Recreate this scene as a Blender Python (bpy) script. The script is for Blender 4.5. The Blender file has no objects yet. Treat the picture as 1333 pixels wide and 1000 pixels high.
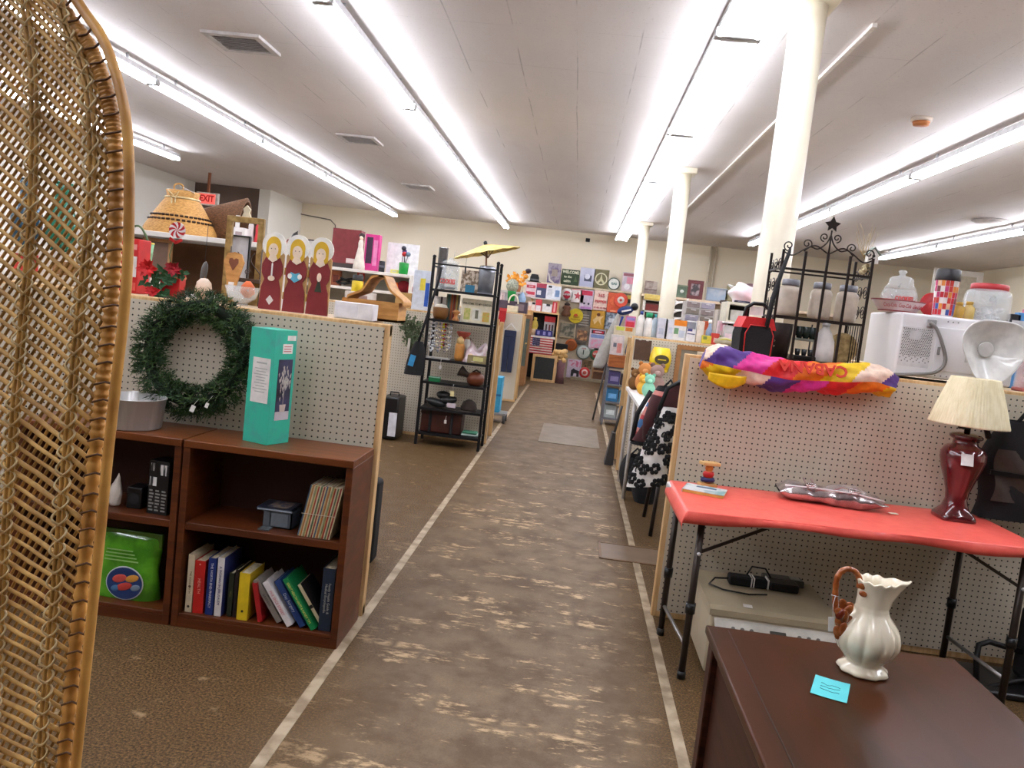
import bpy, bmesh, math, random
from mathutils import Vector, Matrix, Euler
random.seed(7)
SC = bpy.context.scene
COL = SC.collection
PI = math.pi
# ------------------------------------------------------------------ camera frame
F, H, CX, CY = 1060.0, 1.33, 666.5, 500.0
_y = Vector((752 - CX, 411 - CY, F)).normalized()
_x = Vector((1, .12, -(_y[0] + .12 * _y[1]) / _y[2])).normalized()
_z = _x.cross(_y)
if _z[1] > 0: _z = -_z
def ray(px, py):
    d = Vector((px - CX, py - CY, F)); return Vector((d.dot(_x), d.dot(_y), d.dot(_z)))
def P(px, py, X=None, Y=None, Z=None):
    r = ray(px, py)
    t = X / r.x if X is not None else Y / r.y if Y is not None else (Z - H) / r.z
    return Vector((0, 0, H)) + r * t
def pj(p):
    q = Vector(p) - Vector((0, 0, H)); c = _x * q.x + _y * q.y + _z * q.z
    return CX + F * c.x / c.z, CY + F * c.y / c.z
def XP(px, Y, z):                       # world X of the point at depth Y and height z seen in column px
    a, b = 0.0, 1.0
    for _ in range(6):
        fa = pj((a, Y, z))[0] - px; fb = pj((b, Y, z))[0] - px
        if abs(fb - fa) < 1e-9: break
        a, b = b, b - fb * (b - a) / (fb - fa)
    return b
def S(Y): return Y / F                  # metres per pixel at depth Y
# ------------------------------------------------------------------ materials
def lin(c):
    return tuple(((v / 255) / 12.92 if v / 255 <= .04045 else ((v / 255 + .055) / 1.055) ** 2.4) for v in c) + (1,)
_M = {}
def mat(name, col=(200, 200, 200), rough=.55, metal=0, col2=None, scale=20, stretch=(1, 1, 1), bump=0, trans=0, alpha=1, coat=0, emit=0, thr=(.4, .6), sss=0, detail=4, ior=1.45):
    if name in _M: return _M[name]
    m = bpy.data.materials.new(name); m.use_nodes = True; nt = m.node_tree; N = nt.nodes; L = nt.links
    b = N['Principled BSDF']
    b.inputs['Base Color'].default_value = lin(col); b.inputs['Roughness'].default_value = rough; b.inputs['Metallic'].default_value = metal
    b.inputs['IOR'].default_value = ior
    if trans: b.inputs['Transmission Weight'].default_value = trans
    if alpha < 1: b.inputs['Alpha'].default_value = alpha
    if coat: b.inputs['Coat Weight'].default_value = coat
    if sss: b.inputs['Subsurface Weight'].default_value = sss; b.inputs['Subsurface Scale'].default_value = .02
    if emit:
        b.inputs['Emission Color'].default_value = lin(col); b.inputs['Emission Strength'].default_value = emit
    # every material carries some procedural variation
    tc = N.new('ShaderNodeTexCoord'); mp = N.new('ShaderNodeMapping'); mp.inputs['Scale'].default_value = stretch
    ns = N.new('ShaderNodeTexNoise'); ns.inputs['Scale'].default_value = scale; ns.inputs['Detail'].default_value = detail
    L.new(tc.outputs['Object'], mp.inputs['Vector']); L.new(mp.outputs['Vector'], ns.inputs['Vector'])
    if col2 is None: col2 = tuple(max(0, v * .93) for v in col)
    cr = N.new('ShaderNodeValToRGB'); e = cr.color_ramp.elements
    e[0].position, e[1].position = thr; e[0].color = lin(col); e[1].color = lin(col2)
    L.new(ns.outputs['Fac'], cr.inputs['Fac'])
    if not emit: L.new(cr.outputs['Color'], b.inputs['Base Color'])
    if bump:
        bp = N.new('ShaderNodeBump'); bp.inputs['Strength'].default_value = bump; bp.inputs['Distance'].default_value = .004
        L.new(ns.outputs['Fac'], bp.inputs['Height']); L.new(bp.outputs['Normal'], b.inputs['Normal'])
    _M[name] = m
    return m
def C(r, g, b, rough=.55, **k): return mat('c_%d_%d_%d_%d' % (r, g, b, rough * 100) + ''.join('_' + str(v) for v in k.values()), (r, g, b), rough, **k)
# ------------------------------------------------------------------ mesh builder
class MB:
    def __init__(s): s.bm = bmesh.new(); s.mi = 0
    def _fin(s, faces, smooth=False):
        for f in faces: f.material_index = s.mi; f.smooth = smooth
    def box(s, c, d, rot=None, b=0, seg=2):
        v = bmesh.ops.create_cube(s.bm, size=1)['verts']
        M = Matrix.Translation(Vector(c)) @ (Euler(rot).to_matrix().to_4x4() if rot is not None and not isinstance(rot, Matrix) else (rot.to_4x4() if rot is not None else Matrix.Identity(4))) @ Matrix.Diagonal((d[0], d[1], d[2], 1))
        bmesh.ops.transform(s.bm, matrix=M, verts=v)
        fs = list({f for q in v for f in q.link_faces}); s._fin(fs)
        if b:
            b = min(b, min(d) * .45)
            es = list({e for q in v for e in q.link_edges})
            r = bmesh.ops.bevel(s.bm, geom=es, offset=b, segments=seg, profile=.5, affect='EDGES')
            s._fin(r['faces'], True)
        return s
    def bx(s, x0, x1, y0, y1, z0, z1, b=0): return s.box(((x0 + x1) / 2, (y0 + y1) / 2, (z0 + z1) / 2), (abs(x1 - x0), abs(y1 - y0), abs(z1 - z0)), None, b)
    def bar(s, p, q, w, h=None, b=0):
        p, q = Vector(p), Vector(q); d = q - p; R = d.to_track_quat('Z', 'Y').to_matrix()
        return s.box((p + q) / 2, (w, h or w, d.length), R, b)
    def tube(s, pts, r, n=8, cap=True, closed=False, flat=1):
        pts = [Vector(p) for p in pts]; rs = r if isinstance(r, (list, tuple)) else [r] * len(pts)
        rings = []; up = None; N = len(pts)
        for i, p in enumerate(pts):
            if closed: t = (pts[(i + 1) % N] - pts[i - 1])
            else: t = (pts[min(i + 1, N - 1)] - pts[max(i - 1, 0)])
            if t.length < 1e-9: t = Vector((0, 0, 1))
            t.normalize()
            if up is None:
                a = Vector((0, 0, 1)) if abs(t.z) < .9 else Vector((0, 1, 0))
                up = (a - t * a.dot(t)).normalized()
            else:
                up = up - t * up.dot(t)
                if up.length < 1e-6: up = t.orthogonal()
                up.normalize()
            sd = t.cross(up)
            rings.append([s.bm.verts.new(p + (up * math.cos(2 * PI * k / n) + sd * math.sin(2 * PI * k / n) * flat) * rs[i]) for k in range(n)])
        fs = []
        for i in range(N if closed else N - 1):
            a, b = rings[i], rings[(i + 1) % N]
            for k in range(n): fs.append(s.bm.faces.new((a[k], a[(k + 1) % n], b[(k + 1) % n], b[k])))
        s._fin(fs, True)
        if cap and not closed: s._fin([s.bm.faces.new(rings[0][::-1]), s.bm.faces.new(rings[-1])])
        return s
    def lathe(s, prof, n=24, c=(0, 0, 0), sx=1, sy=1, fn=None, axis=None, cap=True):
        M = Matrix.Translation(Vector(c))
        if axis is not None: M = M @ Vector(axis).normalized().to_track_quat('Z', 'Y').to_matrix().to_4x4()
        rings = []
        for r, z in prof:
            ring = []
            for k in range(n):
                a = 2 * PI * k / n; q = Vector((r * math.cos(a) * sx, r * math.sin(a) * sy, z))
                if fn: q = fn(q, a, r, z)
                ring.append(s.bm.verts.new(M @ q))
            rings.append(ring)
        fs = []
        for a, b in zip(rings, rings[1:]):
            for k in range(n): fs.append(s.bm.faces.new((a[k], a[(k + 1) % n], b[(k + 1) % n], b[k])))
        s._fin(fs, True)
        if cap:
            if prof[0][0] > 1e-5: s._fin([s.bm.faces.new(rings[0][::-1])])
            if prof[-1][0] > 1e-5: s._fin([s.bm.faces.new(rings[-1])])
        return s
    def cyl(s, p, q, r, r2=None, n=16):
        p, q = Vector(p), Vector(q); L = (q - p).length; r2 = r if r2 is None else r2
        return s.lathe([(r, 0), (r2, L)], n, p, axis=(q - p))
    def ball(s, c, rx, ry=None, rz=None, n=14, m=8, rot=None):
        ry = ry or rx; rz = rz or rx
        v = bmesh.ops.create_uvsphere(s.bm, u_segments=n, v_segments=m, radius=1)['verts']
        M = Matrix.Translation(Vector(c)) @ (Euler(rot).to_matrix().to_4x4() if rot else Matrix.Identity(4)) @ Matrix.Diagonal((rx, ry, rz, 1))
        bmesh.ops.transform(s.bm, matrix=M, verts=v)
        s._fin({f for q in v for f in q.link_faces}, True); return s
    def prism(s, pts, d0, d1, plane='xz', M=None):
        """polygon extruded along the axis missing from `plane`"""
        def v3(p, d):
            q = Vector((p[0], d, p[1])) if plane == 'xz' else Vector((p[0], p[1], d)) if plane == 'xy' else Vector((d, p[0], p[1]))
            return M @ q if M is not None else q
        a = [s.bm.verts.new(v3(p, d0)) for p in pts]; b = [s.bm.verts.new(v3(p, d1)) for p in pts]; n = len(pts)
        fs = [s.bm.faces.new(a), s.bm.faces.new(b[::-1])]
        for k in range(n): fs.append(s.bm.faces.new((a[k], b[k], b[(k + 1) % n], a[(k + 1) % n])))
        s._fin(fs); return s
    def surf(s, fn, nu, nv, closed_u=False, smooth=True):
        g = [[s.bm.verts.new(Vector(fn(i / nu, j / nv))) for j in range(nv + 1)] for i in range(nu if closed_u else nu + 1)]
        fs = []
        for i in range(nu):
            a, b = g[i], g[(i + 1) % len(g)]
            for j in range(nv): fs.append(s.bm.faces.new((a[j], b[j], b[j + 1], a[j + 1])))
        s._fin(fs, smooth); return s
    def thick(s, t):
        r = bmesh.ops.solidify(s.bm, geom=list(s.bm.faces), thickness=t)
        return s
    def tri(s, a, b, c):
        f = s.bm.faces.new([s.bm.verts.new(Vector(q)) for q in (a, b, c)]); s._fin([f]); return s
    def quad(s, a, b, c, d):
        f = s.bm.faces.new([s.bm.verts.new(Vector(q)) for q in (a, b, c, d)]); s._fin([f]); return s
    def build(s, name, m, parent=None, loc=None, rot=None, fixn=True):
        if fixn: bmesh.ops.recalc_face_normals(s.bm, faces=list(s.bm.faces))
        me = bpy.data.meshes.new(name); s.bm.to_mesh(me); s.bm.free()
        for k in (m if isinstance(m, (list, tuple)) else [m]): me.materials.append(k)
        o = bpy.data.objects.new(name, me); COL.objects.link(o)
        if parent is not None: o.parent = parent
        if loc is not None: o.location = loc
        if rot is not None: o.rotation_euler = rot
        return o
def tag(o, label=None, cat=None, group=None, kind=None):
    if label: o['label'] = label
    if cat: o['category'] = cat
    if group: o['group'] = group
    if kind: o['kind'] = kind
    return o
def T(name, label, cat, loc=(0, 0, 0), rz=0, group=None, rot=None):
    o = bpy.data.objects.new(name, None); COL.objects.link(o); o.empty_display_size = .05
    o.location = loc; o.rotation_euler = rot if rot is not None else (0, 0, rz)
    return tag(o, label, cat, group)
def ST(name, mb, m): return tag(mb.build(name, m), kind='structure')
def kids(o): return [c for c in bpy.data.objects if c.parent == o]
def dup(o, label=None, loc=None, rot=None, parent=None):
    c = o.copy(); COL.objects.link(c)
    if parent is not None: c.parent = parent
    for k in kids(o): dup(k, parent=c)
    if label: c['label'] = label
    if loc is not None: c.location = loc
    if rot is not None: c.rotation_euler = rot
    return c
def txt(s, size, m, parent, loc=(0, 0, 0), rot=(PI / 2, 0, 0), name='lettering', ext=.0006, wmax=None, sx=1, bold=0):
    cu = bpy.data.curves.new(name, 'FONT'); cu.body = s; cu.size = size; cu.align_x = 'CENTER'; cu.align_y = 'CENTER'; cu.extrude = ext; cu.resolution_u = 2; cu.offset = bold
    o = bpy.data.objects.new(name, cu); COL.objects.link(o)
    bpy.context.view_layer.update()
    me = bpy.data.meshes.new_from_object(o.evaluated_get(bpy.context.evaluated_depsgraph_get()))
    bpy.data.objects.remove(o); bpy.data.curves.remove(cu)
    w = max([v.co.x for v in me.vertices] + [.001]) - min([v.co.x for v in me.vertices] + [0])
    k = min(1, wmax / w) if wmax and w > 0 else 1
    for v in me.vertices: v.co.x *= k * sx
    me.materials.clear(); me.materials.append(m); me.name = name
    o = bpy.data.objects.new(name, me); COL.objects.link(o); o.parent = parent; o.location = loc; o.rotation_euler = rot
    return o
def spline(pts, k):
    r = []
    for i in range(len(pts) - 1):
        p0 = pts[max(i - 1, 0)]; p1 = pts[i]; p2 = pts[i + 1]; p3 = pts[min(i + 2, len(pts) - 1)]
        for j in range(k):
            t = j / k
            r.append(tuple(.5 * (2 * b + (c - a) * t + (2 * a - 5 * b + 4 * c - d) * t * t + (3 * b - a - 3 * c + d) * t ** 3) for a, b, c, d in zip(p0, p1, p2, p3)))
    return r + [tuple(pts[-1])]
def sepbuild(q, name, m, parent):
    """build one object per separate piece"""
    bmesh.ops.recalc_face_normals(q.bm, faces=list(q.bm.faces)); q.bm.verts.index_update()
    seen = set(); res = []
    for v in q.bm.verts:
        if v.index in seen: continue
        st = [v]; isl = []; seen.add(v.index)
        while st:
            a = st.pop(); isl.append(a)
            for e in a.link_edges:
                b = e.other_vert(a)
                if b.index not in seen: seen.add(b.index); st.append(b)
        ix = {a.index: k for k, a in enumerate(isl)}; fs = {f for a in isl for f in a.link_faces}
        me = bpy.data.meshes.new(name); me.from_pydata([a.co[:] for a in isl], [], [[ix[a.index] for a in f.verts] for f in fs])
        for pl, f in zip(me.polygons, fs): pl.use_smooth = f.smooth; pl.material_index = f.material_index
        for k in (m if isinstance(m, (list, tuple)) else [m]): me.materials.append(k)
        o = bpy.data.objects.new(name, me); COL.objects.link(o); o.parent = parent; res.append(o)
    q.bm.free(); return res
# frequently used materials
PINE = mat('pine_wood', (214, 178, 128), .6, col2=(196, 156, 104), scale=14, stretch=(6, 6, .6))
BLACKM = mat('black_metal', (24, 22, 22), .45, .3)
DARKM = mat('charcoal_metal', (52, 48, 46), .4, .5)
WHITEP = mat('white_plastic', (226, 224, 222), .4)
PAPER = mat('white_paper', (236, 232, 226), .7)
CREAM = mat('cream_pages', (222, 208, 178), .8, col2=(196, 180, 148), scale=120, stretch=(1, 1, 1))
BLACKP = mat('black_plastic', (20, 19, 20), .35)
BLACKF = mat('black_fabric', (24, 23, 25), .85, bump=.3, scale=120)
REDP = mat('red_plastic', (200, 36, 34), .4)
GLASS = mat('clear_glass', (240, 245, 245), .03, alpha=.28, ior=1.45)
STEEL = mat('brushed_metal', (190, 188, 184), .3, 1)
CORD = mat('grey_cord', (130, 126, 122), .5)
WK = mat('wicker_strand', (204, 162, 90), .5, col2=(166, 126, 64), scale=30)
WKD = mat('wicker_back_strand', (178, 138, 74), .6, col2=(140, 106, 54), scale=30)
WKB = mat('wicker_binding', (212, 160, 84), .4, col2=(156, 104, 46), scale=16, thr=(.35, .7))
WKC = mat('pale_cane', (220, 202, 158), .45, col2=(196, 172, 124), scale=30)
WKT = mat('dark_tie', (92, 56, 26), .5)
# ================================================================== the setting
def node_mat(name):
    m = bpy.data.materials.new(name); m.use_nodes = True
    return m, m.node_tree.nodes, m.node_tree.links, m.node_tree.nodes['Principled BSDF']
def math_n(N, L, op, a, b=None, clamp=False):
    n = N.new('ShaderNodeMath'); n.operation = op; n.use_clamp = clamp
    for i, v in enumerate((a, b)):
        if v is None: continue
        if isinstance(v, (int, float)): n.inputs[i].default_value = v
        else: L.new(v, n.inputs[i])
    return n.outputs[0]
def noise_n(N, L, vec, scale, detail=4, rough=.5, stretch=(1, 1, 1)):
    mp = N.new('ShaderNodeMapping'); mp.inputs['Scale'].default_value = stretch; L.new(vec, mp.inputs['Vector'])
    n = N.new('ShaderNodeTexNoise'); n.inputs['Scale'].default_value = scale; n.inputs['Detail'].default_value = detail; n.inputs['Roughness'].default_value = rough
    L.new(mp.outputs['Vector'], n.inputs['Vector']); return n.outputs['Fac']
def mix_n(N, L, fac, a, b):
    n = N.new('ShaderNodeMix'); n.data_type = 'RGBA'
    if isinstance(fac, (int, float)): n.inputs['Factor'].default_value = fac
    else: L.new(fac, n.inputs['Factor'])
    for k, v in (('A', a), ('B', b)):
        s = [i for i in n.inputs if i.name == k and i.type == 'RGBA'][0]
        if isinstance(v, tuple): s.default_value = lin(v)
        else: L.new(v, s)
    return [o for o in n.outputs if o.type == 'RGBA'][0]
def ramp_n(N, L, v, lo, hi):
    n = N.new('ShaderNodeMapRange'); n.interpolation_type = 'SMOOTHSTEP'; L.new(v, n.inputs['Value'])
    n.inputs['From Min'].default_value = lo; n.inputs['From Max'].default_value = hi; return n.outputs['Result']
def floor_mat():
    m, N, L, b = node_mat('worn_vinyl_floor')
    g = N.new('ShaderNodeTexCoord').outputs['Object']; sp = N.new('ShaderNodeSeparateXYZ'); L.new(g, sp.inputs[0])
    aisle = math_n(N, L, 'MULTIPLY', ramp_n(N, L, sp.outputs['X'], -.95, -.35), ramp_n(N, L, sp.outputs['X'], .62, .2))
    fine = noise_n(N, L, g, 125, 4, .75); mid = noise_n(N, L, g, 9, 5, .6); big = noise_n(N, L, g, 1.3, 3)
    side = mix_n(N, L, ramp_n(N, L, fine, .38, .66), (52, 36, 18), (122, 94, 58))
    side = mix_n(N, L, ramp_n(N, L, mid, .60, .76), side, (156, 132, 98))
    mall = mix_n(N, L, ramp_n(N, L, noise_n(N, L, g, 5, 5, .65), .3, .7), (96, 76, 54), (130, 110, 86))
    mall = mix_n(N, L, math_n(N, L, 'MULTIPLY', ramp_n(N, L, fine, .35, .65), .35), mall, (82, 66, 50))
    base = mix_n(N, L, aisle, side, mall)
    # worn-through patches following the rows of old tiles
    br = N.new('ShaderNodeTexBrick'); br.offset = .5; br.inputs['Scale'].default_value = 1
    br.inputs['Brick Width'].default_value = .23; br.inputs['Row Height'].default_value = .23; br.inputs['Mortar Size'].default_value = .03; br.inputs['Mortar Smooth'].default_value = 1
    mp = N.new('ShaderNodeMapping'); mp.inputs['Location'].default_value = (.06, 0, 0); L.new(g, mp.inputs['Vector'])
    nz = N.new('ShaderNodeTexNoise'); nz.inputs['Scale'].default_value = 9; L.new(g, nz.inputs['Vector'])
    va = N.new('ShaderNodeVectorMath'); va.operation = 'MULTIPLY_ADD'; va.inputs[1].default_value = (.06, .06, 0); L.new(nz.outputs['Color'], va.inputs[0]); L.new(mp.outputs['Vector'], va.inputs[2])
    L.new(va.outputs[0], br.inputs['Vector'])
    tile = math_n(N, L, 'SUBTRACT', 1, br.outputs['Fac'])
    w1 = noise_n(N, L, g, 3.3, 6, .72, (.75, 1.9, 1)); w2 = noise_n(N, L, g, 16, 5, .7, (1, 2.4, 1))
    wear = math_n(N, L, 'ADD', math_n(N, L, 'MULTIPLY', w1, .62), math_n(N, L, 'MULTIPLY', w2, .38))
    wear = math_n(N, L, 'ADD', wear, math_n(N, L, 'MULTIPLY', big, .10))
    wear = math_n(N, L, 'MULTIPLY', ramp_n(N, L, wear, .575, .66), math_n(N, L, 'MULTIPLY', tile, aisle))
    run = math_n(N, L, 'ADD', .25, math_n(N, L, 'MULTIPLY', ramp_n(N, L, sp.outputs['Y'], 7.6, 6.2), .75))
    base = mix_n(N, L, math_n(N, L, 'MULTIPLY', wear, run), base, (196, 168, 130))
    L.new(base, b.inputs['Base Color'])
    L.new(math_n(N, L, 'ADD', .42, math_n(N, L, 'MULTIPLY', mid, .3)), b.inputs['Roughness']); b.inputs['Specular IOR Level'].default_value = .22
    bp = N.new('ShaderNodeBump'); bp.inputs['Strength'].default_value = .15; bp.inputs['Distance'].default_value = .003
    L.new(fine, bp.inputs['Height']); L.new(bp.outputs['Normal'], b.inputs['Normal'])
    return m
def ceiling_mat():
    m, N, L, b = node_mat('old_ceiling_tiles')
    g = N.new('ShaderNodeTexCoord').outputs['Object']; sp = N.new('ShaderNodeSeparateXYZ'); L.new(g, sp.inputs[0])
    wob = noise_n(N, L, g, .9, 3)
    def seam(ax, step, wid):
        v = math_n(N, L, 'ADD', math_n(N, L, 'DIVIDE', sp.outputs[ax], step), math_n(N, L, 'MULTIPLY', wob, .05))
        f = math_n(N, L, 'ABSOLUTE', math_n(N, L, 'SUBTRACT', math_n(N, L, 'FRACT', v), .5))
        return ramp_n(N, L, f, wid, 0)
    s = math_n(N, L, 'MAXIMUM', math_n(N, L, 'MULTIPLY', seam('X', .405, .018), .8), math_n(N, L, 'MULTIPLY', seam('Y', .81, .006), .45))
    patch = ramp_n(N, L, noise_n(N, L, g, 1.7, 4, .6), .42, .62)
    s = math_n(N, L, 'MULTIPLY', s, patch)
    base = mix_n(N, L, noise_n(N, L, g, 2.2, 5, .6, (1, .35, 1)), (232, 225, 221), (212, 204, 200))
    base = mix_n(N, L, ramp_n(N, L, noise_n(N, L, g, 60, 2), .6, .8), base, (204, 196, 192))
    base = mix_n(N, L, math_n(N, L, 'MULTIPLY', s, .6), base, (110, 102, 98))
    L.new(base, b.inputs['Base Color']); b.inputs['Roughness'].default_value = .8
    bp = N.new('ShaderNodeBump'); bp.inputs['Strength'].default_value = .5; bp.inputs['Distance'].default_value = .02
    L.new(noise_n(N, L, g, 1.6, 3, .5, (1, .6, 1)), bp.inputs['Height']); L.new(bp.outputs['Normal'], b.inputs['Normal'])
    return m
def peg_mat(name, col, col2, step=.0254):
    m, N, L, b = node_mat(name)
    g = N.new('ShaderNodeTexCoord').outputs['Object']; sp = N.new('ShaderNodeSeparateXYZ'); L.new(g, sp.inputs[0])
    d = []
    for ax in ('X', 'Z'):
        f = math_n(N, L, 'SUBTRACT', math_n(N, L, 'FRACT', math_n(N, L, 'DIVIDE', sp.outputs[ax], step)), .5)
        d.append(math_n(N, L, 'MULTIPLY', f, f))
    r = math_n(N, L, 'SQRT', math_n(N, L, 'ADD', d[0], d[1]))
    hole = ramp_n(N, L, r, .165, .115)
    base = mix_n(N, L, noise_n(N, L, g, 7, 5, .6), col, col2)
    base = mix_n(N, L, hole, base, (28, 24, 20))
    L.new(base, b.inputs['Base Color']); b.inputs['Roughness'].default_value = .5
    return m
Z_C, Y_B, X_L, X_R, Y_F = 3.08, 17.5, -7.75, 7.7, -4.0
WALL = mat('cream_painted_wall', (236, 224, 200), .7, col2=(233, 221, 196), scale=2, thr=(.2, .8))
WALLW = mat('white_painted_wall', (230, 226, 216), .7, col2=(226, 222, 212), scale=2, thr=(.2, .8))
BROWNW = mat('dark_brown_wall', (112, 94, 84), .8, scale=2)
ST('floor', MB().bx(X_L - .1, X_R + .1, Y_F, Y_B + .1, -.1, 0), floor_mat())
ST('ceiling', MB().bx(X_L - .1, X_R + .1, Y_F, Y_B + .1, Z_C, Z_C + .1), ceiling_mat())
ST('wall_back', MB().bx(X_L - .1, X_R + .1, Y_B, Y_B + .12, 0, Z_C), WALL)
ST('wall_left', MB().bx(X_L - .1, X_L, Y_F, Y_B, 0, Z_C), WALLW)
ST('wall_right', MB().bx(X_R, X_R + .1, Y_F, Y_B, 0, Z_C), WALL)
ST('wall_front', MB().bx(X_L - .1, X_R + .1, Y_F - .1, Y_F, 0, Z_C), BROWNW)  # unseen wall behind the camera, coloured dark to cut bounced light
ST('wall_recess', MB().bx(X_L, -6.25, 15.72, Y_B, 0, Z_C), [BROWNW])  # wall block in one dark brown tone
ST('wall_return', MB().bx(-6.42, -6.2, 15.66, Y_B, 0, Z_C), WALLW)
TAPE = mat('worn_cream_tape', (176, 158, 132), .6, col2=(140, 122, 98), scale=12)
for k, (x, y0, y1) in enumerate(((-.727, .3, 14.6), (.487, .3, 14.6))):
    ST('trim_%d' % (k + 1), MB().bx(x - .019, x + .019, y0, y1, 0, .002), TAPE)
# floor covers
q = tag(MB().bx(-.25, .385, 8.3, 9.75, 0, .006).build('floor_cover', mat('grey_floor_plate', (128, 114, 98), .5, col2=(116, 102, 86), scale=6)),
        'grey rectangular cover plate set in the aisle floor', 'floor cover')
q = MB()
for a in ((.28, .9, 4.80, 4.82), (.28, .9, 4.48, 4.50), (.28, .296, 4.48, 4.82)): q.bx(a[0], a[1], a[2], a[3], 0, .005)
h = T('floor_hatch', 'small brown hatch with a thin raised edge crossing the cream line', 'hatch', (0, 0, 0))
q.build('edge_frame', C(112, 84, 58)); MBq = bpy.data.objects['edge_frame']; MBq.parent = h
MB().bx(.296, .9, 4.5, 4.8, 0, .003).build('hatch_plate', mat('hatch_brown', (118, 98, 78), .5, scale=8), h)
# columns
COLM = mat('cream_gloss_paint', (238, 230, 208), .35, col2=(230, 220, 196), scale=3)
for k, (y, r, lb) in enumerate(((4.4, .088, 'thick cream round column beside the black wire rack'), (9.35, .088, 'slim cream column standing second along the row'), (14.6, .088, 'farthest cream column of the row, by the tin signs'))):
    t = T('column', lb, 'column', (.985, y, 0), group='cream support columns')
    MB().cyl((0, 0, 0), (0, 0, Z_C - .06), r, n=28).build('shaft', COLM, t)
    MB().box((0, 0, Z_C - .03), (.26, .26, .06), b=.01).build('cap', COLM, t)
# fluorescent strip lights
HOUSE = mat('lamp_housing', (196, 196, 198), .4)
TUBE = mat('lit_tube', (240, 244, 255), .5, emit=22)
def fixture(wd=.088, off=.034):
    t = T('strip_light', '', 'ceiling light')
    MB().box((0, 0, 3.0), (wd, 2.40, .05), b=.006).build('housing', HOUSE, t)
    for s in (-1, 1):
        MB().cyl((s * off, -1.17, 2.945), (s * off, 1.17, 2.945), .0185, n=10).build('tube', TUBE, t)
    q = MB()
    for e in (-1.185, 1.185): q.box((0, e, 2.955), (off * 2 + .05, .03, .05), b=.004)
    sepbuild(q, 'lamp_holder', HOUSE, t)
    q = MB()
    for e in (-.8, .8): q.cyl((0, e, 3.025), (0, e, Z_C), .012, n=8)
    sepbuild(q, 'hanger', HOUSE, t)
    return t
proto = fixture(); first = True; wide = None
rows = [(-6.12, 11.8, 5, 'row behind the wicker chair', ), (-3.98, 16.8, 8, 'row above the wicker baskets'),
        (-1.66, 16.8, 8, 'row just left of the aisle'), (.69, 16.8, 7, 'row beside the columns'),  # eighth fixture in both left rows is unseen, added to brighten the wicker chair
        (2.95, 15.2, 6, 'row right of the columns'), (5.25, 15.2, 6, 'row nearest the right wall')]
ordn = ['farthest', 'second from the back', 'third from the back', 'fourth from the back', 'fifth from the back', 'sixth from the back', 'seventh from the back', 'eighth from the back, added out of view']
for x, ye, n, lb in rows:
    for i in range(n):
        l = 'lit strip light, %s in the %s' % (ordn[i], lb)
        loc = (x, ye - 1.2 - i * 2.42, 0)
        if first: proto['label'] = l; proto.location = loc; proto['group'] = 'fluorescent strip lights'; first = False
        elif x == .69:
            if wide is None: wide = fixture(.21, .10); wide['label'] = l; wide.location = loc; wide['group'] = 'fluorescent strip lights'
            else: dup(wide, l, loc)
        else: dup(proto, l, loc)
# ceiling vents, detector, conduit
def vent(x, y, lb, s=.5):
    t = T('ceiling_vent', lb, 'air vent', (x, y, Z_C), group='ceiling air vents')
    q = MB(); w = s / 2
    for a in ((-w, w, -w, -w + .05), (-w, w, w - .05, w), (-w, -w + .05, -w + .05, w - .05), (w - .05, w, -w + .05, w - .05)): q.bx(a[0], a[1], a[2], a[3], -.022, 0)
    q.build('frame', C(206, 200, 196), t)
    MB().bx(-w + .05, w - .05, -w + .05, w - .05, -.006, -.001).build('duct_opening', C(120, 114, 110), t)
    for k in range(8):
        yy = -w + .07 + k * (s - .14) / 7
        MB().box((0, yy, -.012), (s - .1, .028, .003), (.6, 0, 0)).build('slat', C(200, 194, 190), t)
vent(-2.74, 6.12, 'square white ceiling vent nearest the front of the hall', .44)
vent(-2.75, 9.5, 'square white ceiling vent, middle of three', .45)
vent(-2.75, 13.0, 'square white ceiling vent farthest back', .45)
t = T('smoke_detector', 'small round orange-brown smoke detector on the ceiling', 'smoke detector', (2.37, 6.45, Z_C))
MB().lathe([(.075, 0), (.075, -.025), (.06, -.03)], 24).build('base', C(206, 190, 176), t)
MB().lathe([(.062, -.03), (.055, -.055), (.0, -.058)], 24).build('cap', C(196, 120, 66), t)
t = T('round_ceiling_light', 'flat round white ceiling plate near the right wall', 'ceiling plate', (4.95, 10.7, Z_C))
MB().lathe([(.2, 0), (.2, -.02), (.17, -.035), (0, -.04)], 28).build('plate', C(214, 206, 200), t)
MB().lathe([(.21, -.001), (.225, -.012), (.205, -.014)], 28).build('rim', C(190, 180, 174), t)
tag(MB().bx(1.395, 1.42, 4.7, 15, Z_C - .022, Z_C).build('conduit', C(240, 232, 224)), 'thin white conduit running along the ceiling by the columns', 'conduit')
t = T('wall_conduit', 'two thin cream pipes running up the back wall right of the columns', 'pipe', (XP(925, 17.4, 2.4), 17.46, 0))
for d in (-.05, .05): MB().cyl((d, 0, 1.0), (d, 0, Z_C), .022, n=10).build('pipe', C(206, 192, 170), t)
tag(MB().tube([(XP(381, 17.45, 2.9), 17.46, 2.85), (XP(430, 17.45, 2.8), 17.46, 2.78), (XP(437, 17.45, 2.8), 17.46, 2.68), (XP(438, 17.45, 2), 17.46, 1.7)], .012, 6).build('wall_cable', C(120, 110, 98)),
    'thin grey cable bent down the back wall behind the burgundy case', 'cable')
tag(MB().box((XP(765, 17.4, 2.9), 17.44, 2.93), (.09, .12, .07), b=.01).build('wall_camera', C(40, 36, 34)), 'small dark box high on the back wall above the signs', 'camera')
t = T('air_conditioner', 'white wall air conditioner high on the right wall', 'air conditioner', (X_R, 13.9, 2.62))
MB().box((-.11, 0, 0), (.22, .95, .3), b=.03).build('body', WHITEP, t)
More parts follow.
